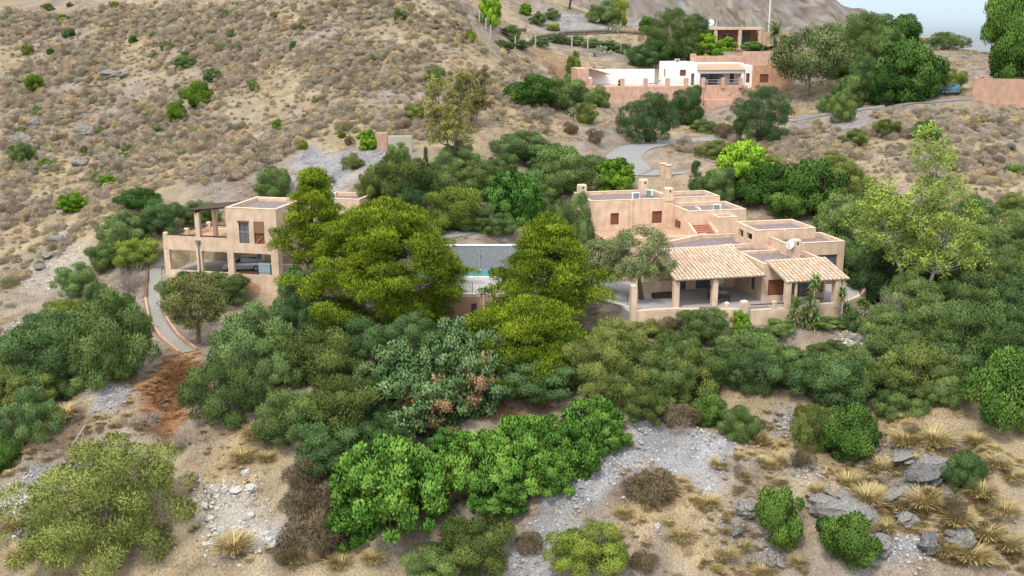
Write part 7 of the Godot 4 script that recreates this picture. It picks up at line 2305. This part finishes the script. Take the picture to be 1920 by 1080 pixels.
func hero_trees() -> void:
	pine("pine_tree", -11.3, -93.2, -3.0, 9.0, 11.7, 0.10, 3.2, 3, "largest broad yellow green pine between the carport house and the pool", Vector2(-0.3, 0.2), 210)
	pine("pine_tree", -19.2, -97.6, -1.6, 4.0, 12.6, 0.30, 2.6, 8, "taller narrow pine beside the carport house's end wall", Vector2(0.4, -0.2), 90)
	pine("pine_tree", 2.9, -89.2, -3.0, 7.0, 10.8, 0.28, 1.7, 5, "cone shaped pine in front of the pool terrace", Vector2(0.2, 0.2), 110)
	pine("pine_tree", 1.0, -82.8, -4.9, 8.2, 7.2, 0.10, 2.4, 9, "low spreading pine just below the cone shaped one", Vector2(0.2, 0.3), 120)
	var gx := 36.6
	gum_tree("gum_tree", gx, -92.6, ground(gx, -92.6) - 0.2, 15.2, 5.7, 21, "tall gum tree with bare pale trunks at the end of the villa", "white_bark", Color(0.13, 0.19, 0.04), Color(0.40, 0.50, 0.10), [
		[Vector3(0, 0, 0), Vector3(0.05, 0.2, 0), Vector3(0.06, 0.42, 0.02), Vector3(0.12, 0.62, 0), Vector3(0.30, 0.98, -0.05)],
		[Vector3(0.14, -0.04, 0.15), Vector3(0.26, 0.22, 0.15), Vector3(0.42, 0.36, 0.1), Vector3(0.55, 0.62, 0.05)],
		[Vector3(0.0, 0.1, -0.05), Vector3(-0.25, 0.30, 0), Vector3(-0.5, 0.50, 0.05), Vector3(-0.6, 0.66, 0.05)]], 74.0)
	for p in PLANTS:
		rng.seed = hash(p[6])
		var y := ground(p[1], p[2])
		if p[0] == "pal":
			palm(Vector3(p[1], y, p[2]), p[4] * 0.42, p[3] * 1.3, p[6])
		elif p[0] == "pin":
			pine("pine_tree", p[1], p[2], y, p[3], p[4] * 1.6, 0.5, 3.0, 4, p[6], Vector2.ZERO, 40)
		elif p[0] == "eua":
			gum_tree("gum_tree", p[1], p[2], y - 0.2, p[4], p[3], 31 + int(p[5]), p[6], "grey_bark", Color(0.125, 0.12, 0.038) if p[5] == 3 else Color(0.12, 0.098, 0.042), Color(0.42, 0.40, 0.12) if p[5] == 3 else Color(0.34, 0.28, 0.12), [
				[Vector3(0, 0, 0), Vector3(-0.05, 0.3, 0), Vector3(-0.25, 0.6, 0), Vector3(-0.35, 0.92, 0)], [Vector3(0.05, 0, 0), Vector3(0.15, 0.35, 0.05), Vector3(0.3, 0.62, 0), Vector3(0.35, 0.95, 0)]], 66.0)
		elif p[0] == "tre":
			round_tree(p[1], p[2], y, p[3], p[4], p[5], p[6])
	# olive pair on the terrace
	olive(11.6, -92.0, 0.0, 3.5, 7.2, 41, "grey green pepper tree on the pool terrace beside the porch", M.leaf1)
	olive(8.0, -95.2, 0.0, 2.4, 5.0, 43, "smaller grey green tree on the terrace behind the pepper tree", M.leaf1)
	var F := Vector3(10.57, 0, -87.6)
	var b := Basis(Vector3.UP, deg_to_rad(13))
	var yk := func(x: float, z: float) -> Vector3:
		var q := F + b * Vector3(x, 0, z)
		return Vector3(q.x, ground(q.x, q.z), q.z)
	yucca(yk.call(15.0, 3.6), 4.6, [[0.25, 4.5, 0.85, 0.9], [0.1, 2.7, 0.95, 0.9], [-0.4, 1.6, 0.95, 0.8], [0.5, 1.3, 0.95, 0.8], [0.0, 0.8, 0.95, 0.4]], "tallest yucca with several leaf heads before the short porch")
	yucca(yk.call(13.6, 3.4), 2.9, [[0.1, 2.6, 0.95, 1.1], [-0.3, 1.1, 0.8, 0.8]], "yucca with a skirt of dry leaves next to the tallest one")
	yucca(yk.call(18.5, 3.1), 3.2, [[-0.2, 2.9, 0.75, 0.9], [0.3, 1.6, 0.8, 0.8], [0.6, 0.6, 0.8, 0.5]], "slim yucca at the outer post of the short porch")
	yucca(yk.call(20.6, 2.4), 1.4, [[0.0, 1.4, 0.75, 0.3], [0.5, 1.0, 0.7, 0.3]], "low yucca under the paved terrace wall")
	var cr2 := yk.call(9.0, 2.4) as Vector3
	rng.seed = 5
	plant("bri", cr2.x, cr2.z, 0.85, 1.9, 3, "yellow green croton bush between the porch piers", "bush", "")
	for q in [[12.0, 3.6, 1.3, 1.2, "dark leafy ground shrub before the low timber railed wall", 0], [16.6, 3.6, 1.4, 0.9, "low green ground shrub at the foot of the short porch", 0], [17.6, 3.9, 1.0, 0.7, "smallest green ground shrub at the foot of the short porch", 2], [-2.2, 2.2, 1.5, 1.0, "dark green low shrub below the terrace's railing", 0], [1.6, 1.6, 1.2, 0.9, "dry reddish garden shrub below the first porch post", 2]]:
		var pz := yk.call(q[0], q[1]) as Vector3
		plant("fea", pz.x, pz.z, q[2], q[3], q[5], q[4], "shrub", "")
	var pl := ["prickly pear clump below the garden fence, nearest the slim light tree", "prickly pear clump below the garden fence, middle one", "prickly pear clump with pale pads at the fence end", "prickly pear clump on the garden terrace", "prickly pear with pale flowers beside the big green tree", "prickly pear beside the olive rounded shrub under the terrace wall", "prickly pear under the glossy bush by the dry slope"]
	var pr := [[17.44, -205.02, 1.64, 1.03], [22.4, -203.32, 1.83, 1.22], [25.42, -202.9, 1.42, 1.42], [20.94, -221.31, 1.76, 1.1], [32.55, -213.42, 1.49, 1.92], [8.56, -153.33, 0.62, 0.62], [3.4, -148.87, 0.76, 0.6]]
	for k in pr.size():
		prickly_pear(Vector3(pr[k][0], ground(pr[k][0], pr[k][1]), pr[k][1]), pr[k][2], pr[k][3] * 1.4, pl[k])
	var al := ["large blue green agave at the edge of the dry slope", "agave beside the salmon building", "small agave below the garden fence", "small agave by the fence end", "agave on the garden terrace"]
	var ag := [[67.71, -140.85, 1.01], [84.38, -177.59, 0.89], [15.73, -202.65, 0.81], [22.64, -200.62, 0.8], [21.62, -222.63, 0.89]]
	for k in ag.size():
		agave(Vector3(ag[k][0], ground(ag[k][0], ag[k][1]) + 0.1, ag[k][1]), ag[k][2], al[k])


func olive(x: float, z: float, y: float, r: float, h: float, seed_: int, label: String, lm: Material) -> void:
	rng.seed = seed_
	var o := thing("pepper_tree", Vector3(x, y, z), 0.0, label, "tree")
	var g := Geo.new()
	var blobs := []
	g.path([Vector3(0.25, -0.2, 0), Vector3(0.05, h * 0.18, 0), Vector3(-0.1, h * 0.34, 0)], 0.24, 0.15, 7)
	for k in 9:
		var a := TAU * k / 9.0
		var e := Vector3(cos(a) * r * 0.6, h * rng.randf_range(0.5, 0.85), sin(a) * r * 0.6)
		g.path([Vector3(-0.1, h * 0.33, 0), e * Vector3(0.5, 0.75, 0.5), e], 0.09, 0.025, 5)
	part("trunk", g.done(), M.bark, o)
	for k in 64:
		var d := rdir()
		var p := Vector3(d.x * r * 0.72, h * (0.60 + d.y * 0.28), d.z * r * 0.72)
		var s := rng.randf_range(0.5, 0.9)
		blobs.append([p, Vector3(s, s * 0.8, s), rng.randf(), 1.0, 0.0])
	for k in 16:   # weeping skirts
		var a := rng.randf() * TAU
		blobs.append([Vector3(cos(a) * r * 0.85, h * rng.randf_range(0.34, 0.5), sin(a) * r * 0.85), Vector3(0.45, 0.7, 0.45), rng.randf(), 0.8, 0.0])
	part("crown", leaves(blobs, {"len": 0.26, "wid": 0.06, "per": 300, "c1": Color(0.12, 0.155, 0.062), "c2": Color(0.26, 0.30, 0.125), "out": 0.4, "ran": 0.7, "up": -0.5, "inner": 0.3, "floor": -99.0}), M.leaf0, o)


func round_tree(x: float, z: float, y: float, r: float, h: float, tint: int, label: String) -> void:
	rng.seed = hash(label)
	var o := thing("round_tree", Vector3(x, y, z), 0.0, label, "tree")
	var g := Geo.new()
	var blobs := []
	var th := h * 0.30
	g.path([Vector3(0, -0.3, 0), Vector3(0.1, th * 0.6, 0), Vector3(0, th, 0)], 0.22, 0.15, 7)
	for k in 8:
		var a := TAU * k / 8.0
		var e := Vector3(cos(a) * r * 0.6, h * rng.randf_range(0.5, 0.8), sin(a) * r * 0.6)
		g.path([Vector3(0, th, 0), e * Vector3(0.5, 0.8, 0.5), e], 0.10, 0.03, 5)
	part("trunk", g.done(), M.grey_bark, o)
	for k in 60:
		var d := rdir()
		var p := Vector3(d.x * r * 0.75, h * (0.60 + d.y * 0.32), d.z * r * 0.75)
		var s := r * rng.randf_range(0.2, 0.34)
		blobs.append([p, Vector3(s, s * 0.75, s), rng.randf(), 1.0, 0.0])
	part("crown", leaves(blobs, {"len": 0.075 * r, "wid": 0.024 * r, "per": 300, "c1": Color(0.09, 0.12, 0.045), "c2": Color(0.21, 0.25, 0.10), "out": 0.6, "ran": 0.8, "up": 0.2, "inner": 0.4, "floor": -99.0}), M["leaf%d" % (tint if tint != 4 else 0)], o)


func loose_rocks() -> void:
	for k in ROCKS.size():
		var r: Array = ROCKS[k]
		var big: bool = r[2] > 0.55
		var mt := "rock"
		var label := ""
		var group := ""
		var shp := 0
		if k == 0:
			label = "grey layered boulder beside the tall glossy bush"
			shp = 3
		elif r[0] < -8.0 and r[1] > -78.0 and r[0] > -26.0:
			mt = "white_rock"
			label = "%s pale stone lying on the white rubble slope" % ("larger" if r[2] > 0.33 else "small")
			group = label.replace("stone", "stones")
		elif r[1] > -82.0 and r[0] > 10.0:
			mt = "rock" if k % 3 else "dark_rock"
			shp = 2 if big else 0
			var sz: String = "broad" if r[2] > 0.95 else ("small" if r[2] < 0.62 else "middling")
			label = "%s %s rock ledge on the tussock bank" % [sz, "jagged grey" if mt == "rock" else "dark slaty"]
			group = label.replace("ledge", "ledges")
		elif r[1] > -90.0:
			label = "grey stone in the diagonal rock band at the photo's left"
			group = "stones of the diagonal rock band"
			shp = 1
		else:
			var sz: String = "wide" if r[2] > 1.2 else ("small" if r[2] < 0.75 else "middling")
			label = "%s grey rock outcrop showing through the dry %s" % [sz, "hillside" if r[0] < 0.0 else "right slope"]
			group = label.replace("outcrop", "outcrops")
			shp = 2 if big else 0
		if k == 16:
			label = "egg shaped white stone standing on the straw slope"
			mt = "white_rock"
			group = ""
			shp = 0
		var grow := 1.15 if r[1] > -82.0 and r[0] > 12.0 and k != 0 and k != 16 else 1.0
		rock(r[0], r[1], r[2] * grow, r[3] * 0.8 * grow, mt, label, group, shp + (2 if grow > 1.0 else 0))


func ground_cover() -> void:
	# single straw tussocks of the near bank
	for k in TUSSOCKS.size():
		var t: Array = TUSSOCKS[k]
		var pool: Array = kinds.tus.big
		var o := part("straw_tussock", pool[k % pool.size()][0], M.dry, self, Vector3(t[0], ground(t[0], t[1]) - 0.08, t[1]), rng.randf() * TAU)
		o.scale = Vector3(t[2] * 1.25, t[3] * 2.0, t[2] * 1.25)
		var sz: String = "large arching" if t[2] > 1.05 else ("low narrow" if t[2] < 0.66 else "medium sized")
		var wh: String = "on the rocky right bank" if t[0] > 24.0 else ("on the scree slope" if t[0] > 6.0 else "near the white rubble")
		tag(o, "%s straw tussock %s" % [sz, wh], "grass tussock", "%s straw tussocks %s" % [sz, wh])
	var tm := []
	for k in kinds.tus.big:
		tm.append(k[0])
	var low := []
	for zn in [[PackedVector2Array([Vector2(27.03, -72.8), Vector2(35.6, -67.73), Vector2(32.52, -60.01), Vector2(23.27, -60.32), Vector2(22.16, -66.66)]), 1500], [PackedVector2Array([Vector2(8.88, -73.85), Vector2(22.25, -75.77), Vector2(27.31, -73.65), Vector2(22.16, -66.66), Vector2(23.27, -60.32), Vector2(5.94, -61.63), Vector2(8.79, -65.56), Vector2(7.19, -68.28)]), 700], [PackedVector2Array([Vector2(-40.71, -77.98), Vector2(-37.75, -83.07), Vector2(-30.71, -80.99), Vector2(-27.45, -76.08), Vector2(-20.24, -75.55), Vector2(-15.53, -70.09), Vector2(-11.41, -62.86), Vector2(-34.78, -64.19)]), 600]]:
		var bb := Rect2(zn[0][0], Vector2.ZERO)
		for q in zn[0]:
			bb = bb.expand(q)
		for k in zn[1]:
			var x := rng.randf_range(bb.position.x, bb.end.x)
			var z := rng.randf_range(bb.position.y, bb.end.y)
			if not in_poly(zn[0], x, z) or on_bare(x, z) or nz_c.get_noise_2d(x * 3.0, z * 3.0) < -0.12 or not free_spot(x, z):
				continue
			var s := rng.randf_range(0.18, 0.55)
			var t := rng.randf_range(0.75, 1.1)
			low.append([Vector3(x, ground(x, z) - 0.06, z), Vector3(s, s * rng.randf_range(0.5, 0.9), s), rng.randf() * TAU, Color(t, t * rng.randf_range(0.9, 1.02), t * rng.randf_range(0.8, 1.05))])
	scatter("straw_grass", tm, M.dry, low, "matted straw grass on the near bank")
	# heaps of cut branches
	var br := [[-28.54, -76.22, 1.67, 0.58], [-24.8, -74.08, 1.38, 0.57], [-34.07, -76.9, 0.67, 0.42], [35.71, -86.07, 0.92, 0.46], [30.39, -83.27, 0.8, 0.63]]
	var bl := ["heap of cut grey branches below the orange brush pile", "second heap of cut branches beside the olive green giant shrub", "small tangle of grey branches by the leaning post", "grey dead branches inside the thicket", "bleached dead brush beside the paved terrace rocks"]
	for k in br.size():
		var o := part("branch_heap", kinds.dead.big[0][0], M.twigs_vc, self, Vector3(br[k][0], ground(br[k][0], br[k][1]) - 0.05, br[k][1]), rng.randf() * TAU)
		o.scale = Vector3(br[k][2], br[k][3] * 1.6, br[k][2])
		tag(o, bl[k], "branch heap")
	# the orange brush pile: dry needles and twigs
	var og := tussock(110, Color(0.39, 0.20, 0.095), Color(0.64, 0.38, 0.20), 0.02)
	var ol := []
	for k in 720:
		var p := Vector2(rng.randfn(0.0, 0.52), rng.randfn(0.0, 0.55))
		var x: float = PATCHES[21][0] + p.x * PATCHES[21][2] * 1.1
		var z: float = PATCHES[21][1] + p.y * PATCHES[21][3] * 1.3
		var s := rng.randf_range(0.25, 0.6)
		var tone := rng.randf_range(0.7, 1.15)
		ol.append([Vector3(x, ground(x, z), z), Vector3(s, s * 0.7, s), rng.randf() * TAU, Color(tone, tone, tone)])
	scatter("orange_dead_brush", [og], M.dry, ol, "heap of rust orange dead brush below the path")
	# grey dry scrub over the hillsides
	var zones := [[PackedVector2Array([Vector2(-106.31, -223.93), Vector2(-69.49, -212.81), Vector2(-33.5, -188.11), Vector2(-9.4, -189.97), Vector2(-3.98, -176.76), Vector2(-4.07, -146.01), Vector2(-6.75, -132.07), Vector2(-17.4, -131.21), Vector2(-27.64, -128.5), Vector2(-33.63, -123.05), Vector2(-41.91, -122.9), Vector2(-49.23, -113.37), Vector2(-52.49, -103.4)]), 22000, 0.78], [PackedVector2Array([Vector2(20.48, -143.11), Vector2(32.68, -152.46), Vector2(49.08, -160.96), Vector2(76.76, -159.42), Vector2(58.17, -117.38), Vector2(54.16, -117.27), Vector2(47.84, -127.09), Vector2(37.17, -134), Vector2(26.42, -139.43)]), 3000, 0.9], [PackedVector2Array([Vector2(-1.39, -185.44), Vector2(24.18, -200.95), Vector2(12.55, -192.03), Vector2(5.33, -150.06), Vector2(5.69, -139.49), Vector2(-2.13, -139.32), Vector2(-4.43, -145.79)]), 900, 0.9], [PackedVector2Array([Vector2(8.88, -73.85), Vector2(22.25, -75.77), Vector2(27.31, -73.65), Vector2(22.16, -66.66), Vector2(23.27, -60.32), Vector2(5.94, -61.63), Vector2(8.79, -65.56), Vector2(7.19, -68.28)]), 60, 0.55], [PackedVector2Array([Vector2(27.03, -72.8), Vector2(35.6, -67.73), Vector2(32.52, -60.01), Vector2(23.27, -60.32), Vector2(22.16, -66.66)]), 60, 0.6], [PackedVector2Array([Vector2(-40.71, -77.98), Vector2(-37.75, -83.07), Vector2(-30.71, -80.99), Vector2(-27.45, -76.08), Vector2(-20.24, -75.55), Vector2(-15.53, -70.09), Vector2(-11.41, -62.86), Vector2(-34.78, -64.19)]), 60, 0.6],
		[PackedVector2Array([Vector2(-150, -235), Vector2(-112, -235), Vector2(-52, -105), Vector2(-40, -76), Vector2(-150, -70)]), 6500, 0.85], [PackedVector2Array([Vector2(46, -95), Vector2(84, -165), Vector2(125, -190), Vector2(125, -60), Vector2(40, -60)]), 3500, 0.85]]
	var scrub := []
	for zn in zones:
		var bb := Rect2(zn[0][0], Vector2.ZERO)
		for q in zn[0]:
			bb = bb.expand(q)
		for k in zn[1]:
			var x := rng.randf_range(bb.position.x, bb.end.x)
			var z := rng.randf_range(bb.position.y, bb.end.y)
			var nn := nz_c.get_noise_2d(x * 1.5 + 40.0, z * 1.5)
			if not in_poly(zn[0], x, z) or not free_spot(x, z) or on_bare(x, z) or rng.randf() > 0.54 + nn * 1.7:
				continue
			var s: float = rng.randf_range(0.45, 0.95) * zn[2] * (1.35 if rng.randf() < 0.12 else 1.0)
			var t := rng.randf_range(0.78, 1.22)
			var c := Color(t, t, t)
			var u := rng.randf()
			if u < 0.14:
				c = Color(t * 0.60, t * 0.70, t * 0.50)
			elif u < 0.26:
				c = Color(t * 1.25, t * 1.15, t * 0.85)
			elif u < 0.36:
				c = Color(t * 0.62, t * 0.55, t * 0.55)
			scrub.append([Vector3(x, ground(x, z) - 0.08, z), Vector3(s, s * rng.randf_range(1.0, 1.45), s), rng.randf() * TAU, c])
	var eye := Vector3(0, 24, 0)
	var key := func(q: Array) -> float: return q[1].x / (q[0] - eye).length() * (1.0 if absf(q[0].x) < 0.49 * -q[0].z else 0.01)
	for k in 16000:   # the small stuff between
		var x := rng.randf_range(-110.0, 100.0)
		var z := rng.randf_range(-235.0, -108.0)
		if not (in_poly(zones[0][0], x, z) or in_poly(zones[1][0], x, z) or in_poly(zones[2][0], x, z)) or on_bare(x, z) or not free_spot(x, z):
			continue
		var s := rng.randf_range(0.2, 0.42)
		var t := rng.randf_range(0.7, 1.15)
		var u := rng.randf()
		scrub.append([Vector3(x, ground(x, z) - 0.05, z), Vector3(s, s * rng.randf_range(0.9, 1.3), s), rng.randf() * TAU, Color(t, t, t) if u < 0.45 else (Color(t * 1.2, t * 1.1, t * 0.75) if u < 0.8 else Color(t * 0.55, t * 0.66, t * 0.45))])
	scrub.sort_custom(func(a, b): return key.call(a) > key.call(b))
	var gm := []
	for k in kinds.gry.big:
		gm.append(k[0])
	for k in mini(300, scrub.size()):
		var it: Array = scrub[k]
		var dark: bool = it[3].r < 0.72
		var o := part("dry_scrub_bush", gm[k % gm.size()], M.dry_tint_b if dark else (M.dry_tint_c if it[3].r > 1.12 else M.dry), self, it[0], it[2])
		o.scale = it[1]
		tag(o, "dark dry scrub bush on the open slope" if dark else ("straw coloured dry scrub bush on the open slope" if it[3].r > 1.12 else "rounded grey dry scrub bush on the open slope"), "scrub bush", "dark dry scrub bushes" if dark else ("straw coloured scrub bushes" if it[3].r > 1.12 else "rounded grey scrub bushes"))
	scatter("dry_scrub", gm, M.dry, scrub.slice(300), "grey mauve dry scrub covering the hillside")
	# straw grass and pebbles
	var gt := [tussock(22, Color(0.33, 0.245, 0.125), Color(0.57, 0.455, 0.28), 0.03), tussock(18, Color(0.30, 0.235, 0.13), Color(0.52, 0.43, 0.27), 0.03), tussock(24, Color(0.36, 0.255, 0.13), Color(0.60, 0.46, 0.27), 0.03)]
	var grass := []
	for k in 90000:
		var z := -58.0 - 185.0 * pow(rng.randf(), 1.25)
		var x := rng.randf_range(-0.56, 0.56) * (-z + 6.0)
		var d := nz_c.get_noise_2d(x * 2.0 - 90.0, z * 2.0)
		if rng.randf() > 0.5 + d * 1.4 or not free_spot(x, z) or on_bare(x, z):
			continue
		var s := rng.randf_range(0.16, 0.42) * (1.0 + 0.5 * smoothstep(90.0, 170.0, -z))
		var t := rng.randf_range(0.75, 1.15)
		var c := Color(t, t * rng.randf_range(0.92, 1.04), t * rng.randf_range(0.85, 1.1))
		if d > 0.3:
			c = Color(t * 1.05, t * 0.88, t * 0.72)
		grass.append([Vector3(x, ground(x, z) - 0.03, z), Vector3(s, s * rng.randf_range(0.7, 1.3), s), rng.randf() * TAU, c])
	scatter("dry_grass", gt, M.dry, grass, "dry straw grass growing over the slopes")
	var sf := FastNoiseLite.new()
	sf.frequency = 0.9
	var pm := []
	for k in 3:
		var g := Geo.new()
		g.blob(Vector3(k * 5.0, 0, 0), Vector3(1, 0.7, 0.85), sf, 0.7, 4, 6)
		for q in g.v.size():
			g.v[q] -= Vector3(k * 5.0, 0, 0)
		pm.append(g.done())
	var peb := []
	for k in 26000:
		var pt: Array = PATCHES[rng.randi() % PATCHES.size()]
		if int(pt[4]) in [2, 3, 4, 6] and rng.randf() < 0.8:
			continue
		var x: float = pt[0] + rng.randfn(0.0, 0.55) * pt[2]
		var z: float = pt[1] + rng.randfn(0.0, 0.55) * pt[3]
		if not free_spot(x, z):
			continue
		var s := 0.03 + 0.13 * pow(rng.randf(), 4.0) + (0.10 * pow(rng.randf(), 3.0) if int(pt[4]) == 1 else 0.0)
		var t := rng.randf_range(0.55, 1.25)
		var pc: Color = PATCH_COL[int(pt[4])] * t
		peb.append([Vector3(x, ground(x, z) + s * 0.2, z), Vector3(s, s, s), rng.randf() * TAU, pc])
	scatter("scree_stones", pm, M.twigs_vc, peb, "loose stones strewn over the scree patches")


func on_bare(x: float, z: float) -> bool:
	for p in PATCHES:
		if int(p[4]) in [0, 1, 2, 5, 7] and p[5] > 0.65:
			var ex: float = (x - p[0]) / p[2]
			var ez: float = (z - p[1]) / p[3]
			if ex * ex + ez * ez < 0.85:
				return true
	return false
